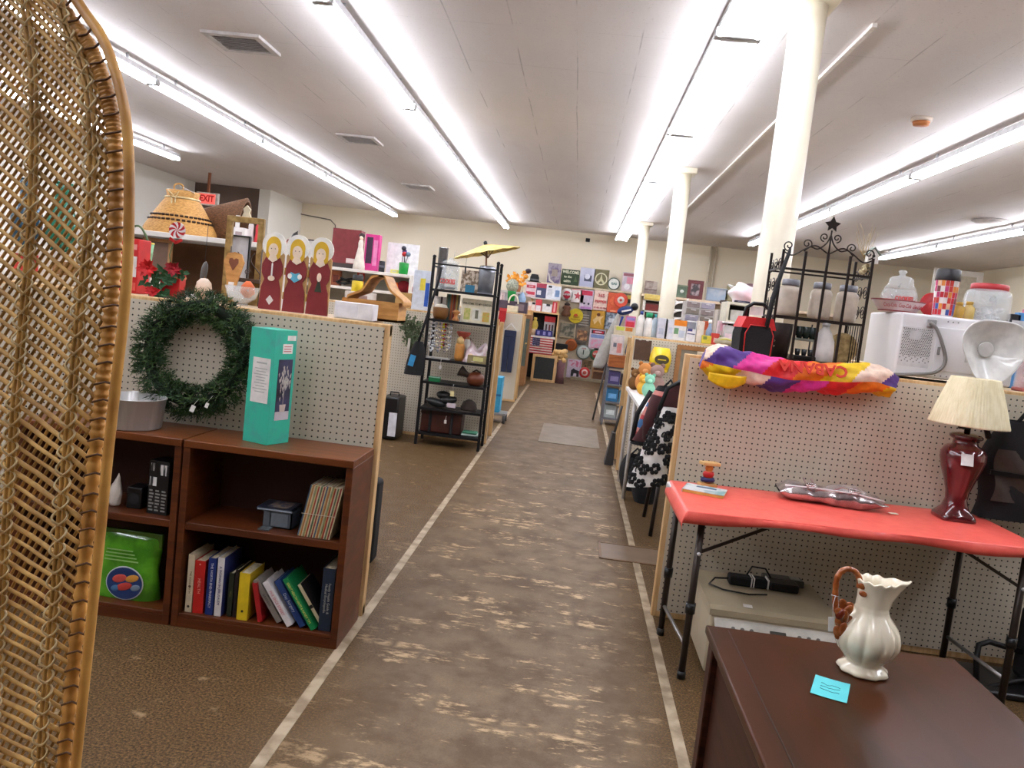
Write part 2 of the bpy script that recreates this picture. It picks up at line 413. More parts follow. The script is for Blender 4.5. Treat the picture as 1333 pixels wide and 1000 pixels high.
MB().bx(-.225, -.2, -.42, .42, -.12, -.08).build('louver', C(150, 146, 142), t)
# ================================================================== left foreground
PEG = peg_mat('cream_pegboard', (206, 196, 176), (192, 181, 160))
PEGW = peg_mat('warm_pegboard', (222, 204, 178), (212, 190, 162))
def divider(x0, x1, y, label, panel=PEG, h=1.21, edge='r', shelf=.42, foot=True, legs=True):
    t = T('pegboard_divider', label, 'pegboard', ((x0 + x1) / 2, y, 0), group='pegboard booth dividers')
    w = (x1 - x0) / 2
    MB().bx(-w + (.022 if edge == 'l' else 0), w - (.022 if edge == 'r' else 0), 0, .006, .03, h - .014).build('panel', panel, t)
    q = MB()
    q.bx(-w, w, .007, .05, h - .05, h, .004); q.bx(-w, w, .007, .05, 0, .045, .003)
    q.build('rail', PINE, t)
    for s in (-1, 1): MB().bx(s * w, s * (w - .045), .0065, .055, .001, h - .001, .004).build('post', PINE, t)
    if shelf:
        MB().bx(-w + (.14 if edge == 'l' else 0), w - (.14 if edge == 'r' else 0), .056, .056 + shelf, h - .03, h, .002).build('top_shelf', mat('shelf_board', (200, 176, 140), .6, scale=5), t)
        if legs:
            for s in (-1, 1): MB().bx(s * w, s * (w - .04), .02 + shelf, .056 + shelf, 0, h - .03, .003).build('leg', PINE, t)
    return t
divider(-3.6, -.735, 3.2, 'cream pegboard divider behind the two brown bookcases', legs=False)
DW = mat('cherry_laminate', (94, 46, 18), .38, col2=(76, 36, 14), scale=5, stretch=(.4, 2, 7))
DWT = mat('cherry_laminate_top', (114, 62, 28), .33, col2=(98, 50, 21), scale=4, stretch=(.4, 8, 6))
def bookcase(x0, x1, label):
    y0, y1, h, t = 2.87, 3.17, .715, .026
    o = T('bookcase', label, 'bookcase', ((x0 + x1) / 2, y0, 0), group='brown two-shelf bookcases'); w = (x1 - x0) / 2; d = y1 - y0
    for s in (-1, 1): MB().bx(s * w, s * (w - t), 0, d, 0, h - .028, .002).build('side_panel', DW, o)
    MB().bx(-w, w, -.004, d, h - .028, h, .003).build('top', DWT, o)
    MB().bx(-w + t, w - t, .004, d - .008, .376, .404, .002).build('shelf', DW, o)
    MB().bx(-w + t, w - t, .006, d - .008, .036, .052, .002).build('bottom_shelf', DW, o)
    MB().bx(-w + t, w - t, .002, .02, 0, .036).build('kick_plate', DW, o)
    MB().bx(-w + t, w - t, d - .008, d, .0, h - .028).build('back_panel', mat('cherry_back', (66, 32, 16), .5, scale=4), o)
    return o
bookcase(-1.383, -.742, 'brown two-shelf bookcase full of books, nearer the aisle')
bookcase(-2.034, -1.391, 'brown two-shelf bookcase holding a green bag, beside the wicker chair')
# ---- books
def book(name, label, x, y, z, w, h, d, col, tilt=0, title=None, tcol=(240, 240, 235), pages=CREAM, side=None, tsize=.014, group='hardback books on the bottom shelf', ex=None, piv='l', rough=.45):
    """spine faces -Y; x,z is the bottom corner it pivots on (left corner, or right corner for piv r)"""
    o = T(name, label, 'book', (x, y, z), group=group, rot=(0, -math.radians(tilt) if piv == 'l' else math.radians(tilt), 0))
    cm = C(*col, rough); k = 0 if piv == 'l' else -w
    q = MB(); c = .0022
    q.bx(k, k + w, 0, c, 0, h, .0008)
    q.mi = 0; q.bx(k, k + c, c, d, 0, h)
    q.mi = 1; q.bx(k + w - c, k + w, c, d, 0, h)
    q.build('cover', [cm, C(*side, rough) if side else cm], o)
    MB().bx(k + c, k + w - c, c, d - .004, .003, h - .004).build('pages', pages, o)
    if title: txt(title, tsize, C(*tcol, .5), o, (k + w / 2, -.0004, h * .52), (PI / 2, PI / 2, 0), wmax=h * .8)
    if ex: ex(o, k, w, h)
    return o
def cx(px, Y=2.9, z=.052): return XP(px, Y, z)
def bpx(cpx): return 225 + cpx / 5.796      # column in the shelf close-up
ZB = .0525
yb = 2.895
def dots(col, zs, r=.006):
    def f(o, k, w, h):
        q = MB()
        for z in zs: q.cyl((k + w / 2, -.0001, h * z), (k + w / 2, -.0008, h * z), r, n=10)
        q.build('emblem', C(*col), o)
    return f
book('book', 'slim cream hardback, first at the left end of the bottom shelf', cx(bpx(92)), yb, ZB, .0255, .224, .16, (212, 196, 164), 0, 'THE GOOD EARTH', (120, 96, 60), ex=dots((60, 40, 30), (.1, .45), .005), tsize=.010)
book('book', 'red hardback between the slim cream book and the blue book', cx(bpx(150)), yb, ZB, .040, .205, .15, (190, 34, 28), 1, 'HEALTH', (226, 150, 130), ex=dots((230, 170, 150), (.93,), .003), tsize=.016)
book('book', 'dark blue hardback with white spine letters, right of the red book', cx(bpx(243)), yb, ZB, .030, .222, .17, (28, 48, 112), 0, 'THE NORTH END PHARMACY', (220, 220, 220), tsize=.013)
book('book', 'white paperback with a blue front cover, beside the yellow book group', cx(bpx(312)), yb, ZB, .026, .228, .165, (222, 218, 214), 0, 'A WOMAN IN JERUSALEM', (70, 60, 110), side=(62, 70, 140), tsize=.013)
book('book', 'short dark green book squeezed left of the yellow book', cx(bpx(395)), yb + .012, ZB, .019, .170, .13, (38, 44, 30), 0, 'WILD', (110, 110, 60), tsize=.01)
book('book', 'thin black book touching the left of the yellow book', cx(bpx(440)), yb + .012, ZB, .013, .185, .14, (30, 20, 20), 0, None)
book('book', 'thick bright yellow hardback standing upright', cx(bpx(484)), yb - .004, ZB, .041, .183, .14, (226, 192, 34), 0, None, side=(214, 182, 40), ex=dots((40, 30, 10), (.19,), .005))
book('book', 'small red book leaning on the yellow book', cx(bpx(643)), yb, ZB, .019, .150, .12, (168, 32, 34), 13, None)
book('book', 'grey tattered book leaning left of the pink-lettered white book', cx(bpx(778)), yb + .012, ZB, .022, .185, .14, (150, 142, 134), 35, 'GARDENS', (90, 84, 80), tsize=.012)
book('book', 'white book with pink spine letters leaning against the others', cx(bpx(872)), yb - .01, ZB, .023, .190, .15, (228, 222, 220), 35, 'FIVE SPICE STREET', (206, 120, 130), tsize=.013)
book('book', 'blue book with silver script title leaning behind the green book', cx(bpx(962)), yb, ZB, .024, .200, .15, (36, 62, 118), 35, 'Day Surgery', (190, 200, 210), tsize=.016)
book('book', 'green book with pale spine letters leaning in the row', cx(bpx(1052)), yb - .01, ZB, .0215, .218, .16, (20, 132, 74), 35, 'GREAT HEALTH HINTS & HANDY TIPS', (236, 226, 120), tsize=.013)
book('book', 'thin beige book with black band, last of the leaning books', cx(bpx(1130)), yb + .006, ZB, .013, .195, .14, (200, 186, 150), 35, None, side=(40, 36, 34), ex=lambda o, k, w, h: MB().bx(k, k + w, -.0006, 0, h * .48, h * .55).build('band', BLACKP, o))
book('book', 'thick navy hardback standing alone at the right end of the shelf', cx(bpx(1160)) - .034, yb + .004, ZB, .047, .242, .18, (36, 48, 66), 0, 'Family Health Guide &\nMedical Encyclopedia', (176, 178, 170), tsize=.013)
# ---- bundle of thin children's books
cols = [(206, 190, 150), (170, 60, 44), (196, 176, 130), (90, 110, 80), (214, 200, 160), (150, 44, 40), (204, 180, 120), (70, 96, 120), (216, 204, 172), (190, 120, 60), (200, 184, 140), (140, 150, 110)]
zs = .4045; wb = .0050; tl = 10; n = 24; x0 = -.812
proto_b = None
for i in range(n):
    x = x0 - i * wb / math.cos(math.radians(tl)) * 1.02
    lb = 'thin picture book in the string-tied bundle, %s from the right end' % ['first', 'second', 'third', 'fourth', 'fifth', 'sixth', 'seventh', 'eighth', 'ninth', 'tenth', 'eleventh', 'twelfth', 'thirteenth', 'fourteenth', 'fifteenth', 'sixteenth', 'seventeenth', 'eighteenth', 'nineteenth', 'twentieth', 'twenty-first', 'twenty-second', 'twenty-third', 'twenty-fourth'][i]
    hh = .2 + random.uniform(-.003, .003)
    o = T('picture_book', lb, 'book', (x, 2.89 + random.uniform(0, .004), zs), group='bundle of thin picture books', rot=(0, math.radians(tl), 0))
    MB().bx(-wb + .0004, 0, 0, .16, 0, hh, .0006).build('cover', C(*cols[(i * 5) % 12], .6), o)
    MB().bx(-wb + .0012, -.0009, .002, .161, .003, hh + .0006).build('pages', CREAM, o)
q = MB(); a = math.radians(tl); bx_ = x0 - 24 * wb / math.cos(a) * 1.02
def bp(u, v, yy): return (x0 + math.sin(a) * v + math.cos(a) * u + .002, yy, zs + math.cos(a) * v - math.sin(a) * u)
L_ = -24 * wb * 1.02 / math.cos(a) * math.cos(a)
q.tube([(x0 + math.sin(a) * .09 + .003, 2.886, zs + .09), (bx_ + math.sin(a) * .09 - .003, 2.886, zs + .09)], .0011, 5)
tag(q.build('string', C(226, 214, 190)), 'thin string tied round the bundle of picture books', 'string')
# ---- grey box and case on the middle shelf
t = T('metal_file_box', 'grey card index box on the middle shelf of the near bookcase', 'box', (XP(361, 2.93, .404), 2.95, .4045))
q = MB(); q.bx(-.065, .045, 0, .006, 0, .062); q.bx(-.065, .045, .1, .106, 0, .062); q.bx(-.065, .045, 0, .106, 0, .004); q.bx(.040, .045, 0, .106, 0, .062); q.bx(-.04, -.036, 0, .106, 0, .062)
q.build('body', C(92, 100, 108, .4), t)
MB().bx(-.035, .03, -.002, 0, .006, .056).build('front_panel', C(112, 120, 128, .4), t)
t = T('video_case', 'flat dark blue disc case lying on the grey box', 'case', (XP(360, 2.93, .47), 2.945, .467))
MB().bx(-.085, .05, 0, .13, 0, .012, .003).build('case', C(34, 40, 56, .3), t)
MB().bx(-.08, .055, -.001, .0, .003, .009).build('edge_label', C(150, 160, 170), t)
MB().bx(-.05, .03, .02, .11, .012, .0125).build('cover_picture', mat('blue_cover_art', (60, 70, 96), .3, col2=(150, 130, 110), scale=50), t)
t = T('index_tray', 'thin grey paper sleeve on the shelf under the disc case', 'sleeve', (XP(348, 2.92, .404), 2.9, .4045))
MB().bx(-.03, .012, 0, .045, 0, .004).build('sleeve', C(84, 88, 90), t)
# ---- left bookcase contents
t = T('figurine', 'small white shell-like figurine on the middle shelf behind the chair', 'figurine', (XP(146, 2.95, .404), 2.96, .4045))
MB().lathe([(.016, 0), (.022, .01), (.02, .03), (.026, .05), (.022, .07), (.013, .09), (.008, .11), (.001, .128)], 10, fn=lambda q, a, r, z: Vector((q.x * (1 + .3 * math.sin(3 * a + z * 60)) + .012 * z / .12, q.y * .7, q.z))).build('body', C(222, 212, 198, .4), t)
t = T('speaker', 'small black cube speaker beside the black barcoded box', 'speaker', (XP(177, 2.97, .404), 2.95, .4045))
MB().bx(-.03, .03, 0, .08, 0, .083, .004).build('body', BLACKP, t)
MB().cyl((0, -.001, .04), (0, .002, .04), .022, n=18).build('cone', C(34, 34, 36), t)
t = T('boxed_item', 'tall black carton with white barcodes on the middle shelf', 'carton', (XP(205, 2.93, .404), 2.92, .4045), rz=-.12)
MB().bx(-.042, .042, 0, .09, 0, .205, .001).build('carton', BLACKP, t)
q = MB(); q.bx(.004, .036, -.0008, 0, .152, .192); q.bx(-.036, -.008, -.0008, 0, .108, .142); q.bx(-.034, -.02, -.0008, 0, .165, .195)
q.build('barcode_label', mat('barcode_white', (220, 220, 216), .6, col2=(60, 60, 60), scale=90, stretch=(1, 1, 0.05), thr=(.52, .54)), t)
q = MB()
for r_ in range(3):
    for k in range(7): q.bx(-.036 + r_ * .026, -.036 + r_ * .026 + random.uniform(.012, .021), -.0006, 0, .012 + k * .0125, .018 + k * .0125)
q.build('printed_text', C(150, 150, 146), t)
# green bag
t = T('food_bag', 'bright green plastic bag with a round fish picture on the bottom shelf', 'bag', (XP(158, 2.93, .052), 2.95, .0525))
def bagf(u, v):
    a = u * 2 * PI; w = .13 - .006 * math.sin(v * PI); th = (.045 * (1 - v) ** .5 + .004) * (1 if v > .02 else .9)
    return (w * math.copysign(abs(math.cos(a)) ** .5, math.cos(a)) + .004 * math.sin(9 * v + 3 * a), th * math.sin(a) + .02, v * .255)
MB().surf(bagf, 40, 16, True).build('bag', mat('green_film', (96, 176, 40), .15, col2=(70, 140, 30), scale=14, coat=.6), t)
q = MB(); q.bx(-.132, .132, .010, .026, .205, .262, .004); q.build('header', mat('dark_green_film', (72, 118, 32), .2, scale=20, coat=.5), t)
disc = [(.07 * math.cos(k * PI / 16) + .015, .062 * math.sin(k * PI / 16) + .068) for k in range(32)]
q = MB(); q.prism([(x * 1.06 - .001, (z - .068) * 1.06 + .068) for x, z in disc], -.033, -.030); q.build('picture_border', C(216, 222, 214), t)
q = MB(); q.prism(disc, -.035, -.033); q.build('picture', C(36, 60, 110, .3), t)
for k, (dx, dz, rx, rz, c) in enumerate(((-.015, .085, .03, .016, (206, 80, 70)), (.035, .09, .028, .014, (214, 150, 60)), (.005, .055, .034, .015, (190, 60, 50)), (.05, .055, .02, .012, (120, 140, 160)), (-.03, .045, .018, .012, (60, 110, 150)))):
    MB().ball((dx + .01, -.035, dz), rx, .002, rz, rot=(0, -.3, 0)).build('fish', C(*c), t)
txt('Fancy Grain Food', .016, C(170, 210, 130), t, (0, .006, .236), wmax=.16)
q = MB()
for k in range(4): q.bx(-.075, .06 - k * .01, -.0265 + k * .004, -.0255 + k * .004, .150 + k * .012, .155 + k * .012)
q.build('printed_text', C(150, 200, 110), t)
# aluminium pan
AL = mat('aluminium', (206, 204, 200), .36, .45, col2=(190, 188, 186), scale=30, stretch=(1, 1, .1))
t = T('cake_pan', 'round aluminium tube pan on the bookcase top beside the wreath', 'pan', (XP(171, 2.985, .715), 2.985, .716))
MB().lathe([(0, 0), (.105, 0), (.108, .004), (.118, .112), (.122, .114), (.122, .117), (.116, .117), (.106, .008), (0, .006)], 40).build('pan', AL, t)
MB().lathe([(.026, .006), (.018, .135), (.015, .135), (.022, .006)], 20).build('centre_tube', AL, t)
q = MB(); q.bx(-.009, .009, -.124, -.113, .075, .135, .002); q.build('clip', C(120, 116, 112, .35, metal=1), t)
q = MB()
for z in (.055, .066): q.ball((0, -.115, z), .004)
q.build('rivet', C(160, 158, 156, .3, metal=1), t)
# ---- wreath
WC = P(254, 474, Y=3.13); rr, tr = .193, .088
WC.z = .716 + rr + tr + .012
t = T('wreath', 'green artificial fir wreath leaning on the pegboard above the bookcase', 'wreath', WC, rot=(-.12, 0, 0))
q = MB(); q.tube([(rr * math.cos(a * PI / 16), 0, rr * math.sin(a * PI / 16)) for a in range(32)], .022, 8, closed=True)
q.build('wreath_frame', C(24, 34, 18, .9), t)
q = MB(); rnd = random.Random(3)
for k in range(1900):
    a = rnd.uniform(0, 2 * PI); b = rnd.uniform(0, 2 * PI); q.mi = rnd.choice((0, 0, 1, 1, 2))
    c = Vector((math.cos(a), 0, math.sin(a))); base = c * rr + (c * math.cos(b) + Vector((0, math.sin(b) * .55, 0))) * .02
    out = (c * math.cos(b) + Vector((0, math.sin(b) * .7, 0)) + Vector((-c.z, 0, c.x)) * rnd.uniform(-.7, .7)).normalized()
    Lk = tr * rnd.uniform(.55, .95); tip = base + out * Lk
    if tip.y > .022: tip.y = .022
    s1 = out.orthogonal().normalized(); s2 = out.cross(s1)
    for j in range(6):
        f = .3 + .7 * j / 6; p0 = base.lerp(tip, f * .8); an = j * 2.4
        dr = (out * .75 + (s1 * math.cos(an) + s2 * math.sin(an)) * .75).normalized(); e = p0 + dr * .024
        if e.y > .03: e.y = .03
        sd = dr.cross(out).normalized() * .0028
        q.tri(p0 + sd, p0 - sd, e)
q.build('fir_sprigs', [C(50, 78, 36, .7), C(34, 58, 30, .7), C(74, 100, 48, .7)], t, fixn=False)
q = MB()
for (x, z, w) in ((.045, -.215, .012), (.10, -.195, .009)):
    q.box((x, -.062, z), (w * 1.5, .002, w * 2.2), (0, .3, 0)); q.tube([(x, -.062, z + .012), (x + .01, -.04, z + .04)], .0008, 4)
q.build('price_tag', PAPER, t)
# ---- teal tree box
TEAL = mat('teal_card', (52, 184, 154), .5, col2=(70, 164, 150), scale=22, thr=(.45, .75))
pc = P(347, 580, Z=.7155)
ang = math.radians(69); w = .12
t = T('tree_box', 'tall teal carton with a tree photo on the brown bookcase top', 'carton', (pc.x, max(pc.y, 2.9), .7155), rz=ang)
hb = .436
MB().bx(0, w, 0, w, 0, hb, .001).build('carton', TEAL, t)   # corner toward the viewer at the origin
# right face lies in local plane y=0 ; left face in local plane x=0
q = MB(); q.bx(.028, .105, -.0008, 0, .10, .325); q.build('photo_panel', mat('tree_photo_dark', (40, 36, 48), .35, col2=(66, 66, 96), scale=8), t)
q = MB(); q.bx(.028, .105, -.0011, -.0008, .092, .125); q.build('photo_ground', C(206, 200, 206), t)
q = MB(); q.tube([(.066, -.0016, .15), (.068, -.0016, .2), (.064, -.0016, .235)], .0022, 5, flat=.4); q.build('tree_trunk', C(196, 186, 180), t)
q = MB(); rnd = random.Random(5)
for k in range(70):
    x, z = rnd.gauss(.066, .014), rnd.gauss(.245, .022)
    x = min(max(x, .034), .099); a = rnd.uniform(-.8, .8)
    q.prism([(x - .002, z), (x + .003 * math.cos(a), z + .006), (x + .003, z - .001), (x + .001, z - .012)], -.0017, -.0010)
q.build('tree_leaves', C(206, 198, 190), t)
q = MB(); q.prism([(.050, .152), (.084, .152), (.080, .124), (.053, .124)], -.0018, -.001); q.build('tree_pot', C(214, 196, 184), t)
q = MB(); q.bx(.066, .112, -.0012, 0, .397, .416); q.bx(.044, .098, -.0012, 0, .347, .384); q.build('price_sticker', PAPER, t)
q = MB()
for k in range(3): q.bx(.05, .09, -.0016, -.0012, .354 + k * .009, .358 + k * .009)
q.build('sticker_print', C(200, 130, 130), t)
MB().bx(-.0012, 0, .014, .098, .155, .325).build('text_label', C(230, 224, 218), t)
q = MB(); rnd = random.Random(8)
for k in range(9):
    l = rnd.uniform(.02, .035); q.bx(-.0018, -.0012, .056 - l, .056 + l, .195 + k * .011, .198 + k * .011)
q.bx(-.0018, -.0012, .03, .08, .303, .309); q.build('label_print', C(176, 176, 170), t)
# ================================================================== wicker peacock chair





XC, YC = -.96, .85
edge_px = [(85, 0), (115, 37), (138, 82), (154, 128), (163, 172), (168, 250), (166, 345), (159, 430), (149, 510), (139, 590), (125, 720), (108, 865), (92, 1000)]
E_ = [P(a, b, Y=YC) for a, b in edge_px]
out = [(XC, 1.765), (XC + .10, 1.757), (XC + .20, 1.733), (XC + .30, 1.682)] + [(p.x, p.z) for p in E_] + [(E_[-1].x - .006, .6), (E_[-1].x - .02, .44)]
out = spline(out, 24)
def yk(x): return YC + .10 * max(0, 1 - ((x - XC) / .47) ** 2)
def xout(z):
    for (x0, z0), (x1, z1) in zip(out, out[1:]):
        if z1 <= z <= z0: return x0 + (x1 - x0) * (z0 - z) / max(1e-9, z0 - z1)
    return XC if z > out[0][1] else out[-1][0]
def inset(d):
    r = []
    for i, (x, z) in enumerate(out):
        a = out[max(i - 1, 0)]; b = out[min(i + 1, len(out) - 1)]; t = Vector((b[0] - a[0], b[1] - a[1])).normalized()
        r.append((x - (-t.y) * d, z - t.x * d))
    return [(max(x, XC), z) for x, z in r]
o = T('wicker_chair', 'tall fan-backed wicker chair cut off at the left edge', 'chair', (0, 0, 0))
def both(pts): # mirror right-half path into a full arch
    L = [(2 * XC - x, z) for x, z in pts][::-1]; return L[:-1] + list(pts)
def w3(pts, dy=0): return [(x, yk(x) + dy, z) for x, z in pts]
MB().tube(w3(both(out)), .0058, 8).build('rim', WKB, o)
# wrapped inner band : bulging coil
band = both(inset(.0195)); q = MB(); fine = []
for (a, b) in zip(band, band[1:]):
    d = math.dist(a, b); k = max(1, int(d / .0032))
    for j in range(k): fine.append((a[0] + (b[0] - a[0]) * j / k, a[1] + (b[1] - a[1]) * j / k))
q.tube(w3(fine), [.0078 + .0013 * math.sin(i * 1.9) for i in range(len(fine))], 7); q.build('wrapped_band', WKB, o)
q = MB(); d = 0; nxt = 0; i_in = both(inset(.012))
for (a, b), c in zip(zip(both(out), both(out)[1:]), i_in):
    d += math.dist(a, b)
    if d > nxt:
        nxt += .021; q.tube([(a[0], yk(a[0]) - .004, a[1]), (c[0], yk(c[0]) - .005, c[1]), (c[0] + (c[0] - a[0]) * .9, yk(c[0]) - .009, c[1] - .004)], .0013, 5)
q.build('tie', WKT, o)
zt = out[0][1]
def ang_at(z): return math.radians(36) * min(1, max(0, (z - .70) / .72)) + math.radians(.5)
q = MB(); rnd = random.Random(1)
z = .47
while z < 1.74:
    ze = z; xe = xout(ze) - .024; a = ang_at(ze); pts = []
    x, zz = xe, ze
    while x > XC and xout(zz) - .020 > x - 1e-6 and zz < zt - .02:
        pts.append((x, zz)); x -= .02; zz += math.tan(a) * .02
        a = a * .992
    if len(pts) > 1:
        r = .0027 + rnd.uniform(-.0004, .0005)
        for m in (0, 1):
            q.tube([((2 * XC - x if m else x), yk(x) - .003 + .0009 * math.sin(i * 2 + ze * 90), zz) for i, (x, zz) in enumerate(pts)], r, 6)
    z += .0142
q.build('woven_strands', WK, o)
q = MB(); x0 = XC - .9
while x0 < XC + .5:
    pts = []; x, zz = x0, .45
    while zz < zt:
        s = math.radians(64 - 16 * min(1, max(0, (zz - .8) / .7)))
        if x > XC and x < xout(zz) - .020: pts.append((x, zz))
        elif pts: break
        x += math.cos(s) * .018; zz += math.sin(s) * .018
    if len(pts) > 1:
        for m in (0, 1): q.tube([((2 * XC - x if m else x), yk(x) + .004, zz) for x, zz in pts], .0021, 5, flat=.7)
    x0 += .0112
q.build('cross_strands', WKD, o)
def stake(px, name):
    w = [P(a, b, Y=YC) for a, b in px]; pts = spline([(p.x, p.z) for p in w], 10)
    for m in (0, 1):
        g = lambda x: 2 * XC - x if m else x
        q = MB()
        for dx in (-.003, .003): q.tube([(g(x + dx), yk(x) - .0085, z) for x, z in pts], .0024, 6)
        so = q.build('stake', WK, o)
        L = 0; zz = []; q = MB()
        seg = []
        for (a, b) in zip(pts, pts[1:]):
            d = math.dist(a, b); n = max(1, int(d / .002))
            for j in range(n): seg.append((a[0] + (b[0] - a[0]) * j / n, a[1] + (b[1] - a[1]) * j / n))
        for ph in (0, PI):
            q.tube([(g(x + .0085 * math.cos(i * .36 + ph)), yk(x) - .0115 - .003 * math.sin(i * .72), z) for i, (x, z) in enumerate(seg)], .0014, 4)
        q.build('cane_lacing', WKC, so)
stake([(40, -120), (55, 0), (84, 60), (103, 115), (110, 180), (110, 250), (101, 350), (91, 430), (80, 540), (70, 640), (60, 760), (48, 880), (38, 1000), (30, 1200)], 'a')
stake([(-25, -100), (-6, 0), (6, 70), (10, 150), (9, 240), (3, 340), (-6, 430), (-18, 560), (-30, 720), (-45, 1000), (-50, 1200)], 'b')
# seat and base, below the picture
MB().lathe([(.40, .40), (.45, .42), (.45, .46), (.40, .475), (0, .475)], 32, (XC, YC - .43, 0), sy=.95).build('seat', WKB, o)
MB().lathe([(.34, 0), (.24, .2), (.38, .4)], 32, (XC, YC - .43, 0), sy=.9).build('base', WKD, o)
# ================================================================== camera + render settings
cam = bpy.data.cameras.new('camera'); co = bpy.data.objects.new('camera', cam); COL.objects.link(co)
cam.sensor_width = 36; cam.lens = F / 1333 * 36; cam.clip_start = .05
R = Matrix((( _x[0], -_x[1], -_x[2]), (_y[0], -_y[1], -_y[2]), (_z[0], -_z[1], -_z[2])))
co.matrix_world = Matrix.Translation((0, 0, H)) @ R.to_4x4()
SC.camera = co
w = bpy.data.worlds.new('world'); SC.world = w; w.use_nodes = True
w.node_tree.nodes['Background'].inputs['Color'].default_value = (.9, .93, 1, 1); w.node_tree.nodes['Background'].inputs['Strength'].default_value = .15
SC.view_settings.view_transform = 'Standard'; SC.view_settings.look = 'None'; SC.view_settings.gamma = 1; SC.view_settings.exposure = .5
# ================================================================== right foreground
YR = 3.68
divider(.498, 3.9, YR, 'warm-lit pegboard divider behind the red folding table', PEG, 1.216, 'l', .56, legs=False)
ZT = .665; TX0, TX1, TY0, TY1 = .49, 1.82, 2.98, 3.54
TROT = math.radians(5)
t = T('folding_table', 'low folding table with dark tube legs under the red cloth', 'table', ((TX0 + TX1) / 2, (TY0 + TY1) / 2 + (TX1 - TX0) / 2 * math.tan(TROT), 0), rz=TROT)
w, d = (TX1 - TX0) / 2, (TY1 - TY0) / 2
MB().bx(-w, w, -d, d, ZT - .035, ZT - .003, .008).build('table_top', C(206, 200, 196), t)
LEGM = mat('dark_brown_tube', (58, 48, 42), .35, .4)
for sx in (-1, 1):
    x = sx * (w - .045)
    for sy in (-1, 1):
        y = sy * .21
        lg = MB().cyl((x, y, .02), (x, y, ZT - .035), .0135, n=14).build('leg', LEGM, t)
        q = MB(); q.cyl((x, y, .26), (x, y, .30), .019, n=14); q.build('height_collar', BLACKP, lg)
        MB().cyl((x, y, 0), (x, y, .03), .0165, n=14).build('foot_cap', BLACKP, lg)
    MB().cyl((x, -.21, .13), (x, .21, .13), .008, n=10).build('crossbar', C(150, 146, 142, .35, metal=.8), t)
    MB().bar((x - sx * .0, -.21, ZT - .17), (x - sx * .26, -.21, ZT - .04), .005, .012).build('brace', LEGM, t)
    MB().ball((x, -.225, ZT - .17), .007).build('rivet', C(220, 220, 220, .3), t)
# cloth
CL = mat('coral_red_vinyl', (242, 104, 90), .42, col2=(234, 90, 80), scale=26, thr=(.35, .7), bump=.25, coat=.15)
CLU = mat('cloth_backing', (226, 196, 186), .8)
def cloth_pt(x, y):
    px = max(TX0 - .004, min(TX1 + .004, x)); py = max(TY0 - .004, min(TY1, y))
    ox, oy = x - px, y - py
    z = ZT + .001; n = math.sin(x * 17) * .5 + math.sin(x * 7.3 + 1) * .5
    if ox or oy:
        dd = math.hypot(ox, oy); px += max(-1, min(1, ox / .01)) * .006 * min(1, dd / .01); py += max(-1, min(1, oy / .01)) * min(1, dd / .01) * (.006 + .006 * n)
        if abs(ox) > 0: px += .02 * math.copysign(min(1, dd / .04), ox) * .6
        z -= dd
    return px, py + (x - TX0) * math.tan(TROT), z
def hem(x): return (1 - .3 * (x - TX0) / 1.33) * (.030 + .010 * math.sin(x * 4.4 + .5) + .006 * math.sin(x * 13))
xs = [TX0 - .06, TX0 - .045, TX0 - .03, TX0 - .012, TX0 - .004] + [TX0 + (TX1 - TX0) * i / 60 for i in range(61)] + [TX1 + .004, TX1 + .012, TX1 + .03]
q = MB(); g = []
for x in xs:
    hm = hem(x); ys = [TY0 - hm - .012, TY0 - hm * .66, TY0 - hm * .33, TY0 - .006, TY0 - .004] + [TY0 + (TY1 - TY0) * j / 16 for j in range(17)]
    g.append([q.bm.verts.new(cloth_pt(x, y)) for y in ys])
fs = []
for a, b in zip(g, g[1:]):
    for j in range(len(a) - 1): fs.append(q.bm.faces.new((a[j], b[j], b[j + 1], a[j + 1])))
q._fin(fs, True)
c = tag(q.build('tablecloth', [CL]), 'coral red plastic cloth spread over the low folding table', 'tablecloth')
md = c.modifiers.new('t', 'SOLIDIFY'); md.thickness = .0015; md.offset = 1
# trinket, book, bag
t = T('spool_trinket', 'little wooden spool with red and blue bands on the red cloth', 'trinket', (XP(920, 3.5, ZT), 3.5, ZT + .003), rz=.3); t.scale = (1.05, 1.05, 1.4)
MB().bx(-.036, .036, -.022, .022, 0, .010, .003).build('base', C(206, 160, 96), t)
MB().lathe([(.012, .01), (.014, .03), (.014, .055), (.012, .066)], 16).build('spindle', C(196, 120, 60), t)
MB().bx(-.038, .038, -.024, .024, .066, .076, .003).build('top', C(212, 170, 108), t)
MB().lathe([(.017, .014), (.020, .02), (.017, .027)], 16, sx=1.6).build('blue_thread', C(36, 40, 90), t)
MB().lathe([(.015, .029), (.019, .038), (.015, .046)], 16, sx=1.3).build('red_thread', C(196, 40, 36), t)
MB().lathe([(.014, .05), (.017, .056), (.014, .063)], 16).build('amber_thread', C(206, 120, 40), t)
t = T('paperback', 'thin white and blue paperback lying flat on the red cloth', 'book', (XP(917, 3.36, ZT), 3.36, ZT + .003), rz=-.28); t.scale = (1.25, 1.35, 1.2)
MB().bx(-.065, .065, -.05, .05, 0, .010, .001).build('pages', C(226, 190, 96), t)
q = MB(); q.bx(-.067, .067, -.052, .052, .010, .0115); q.bx(-.067, -.0655, -.052, .052, 0, .0115); q.build('cover', mat('pale_book_cover', (214, 220, 218), .3, col2=(120, 170, 170), scale=26, thr=(.5, .66)), t)
MB().bx(-.03, .035, .012, .03, .0115, .012).build('title_band', C(70, 100, 130), t)
CLEAR = mat('clear_vinyl', (224, 222, 224), .12, alpha=.55, coat=1)
SILV = mat('silver_vinyl', (206, 200, 200), .16, .75, col2=(160, 150, 150), scale=18)
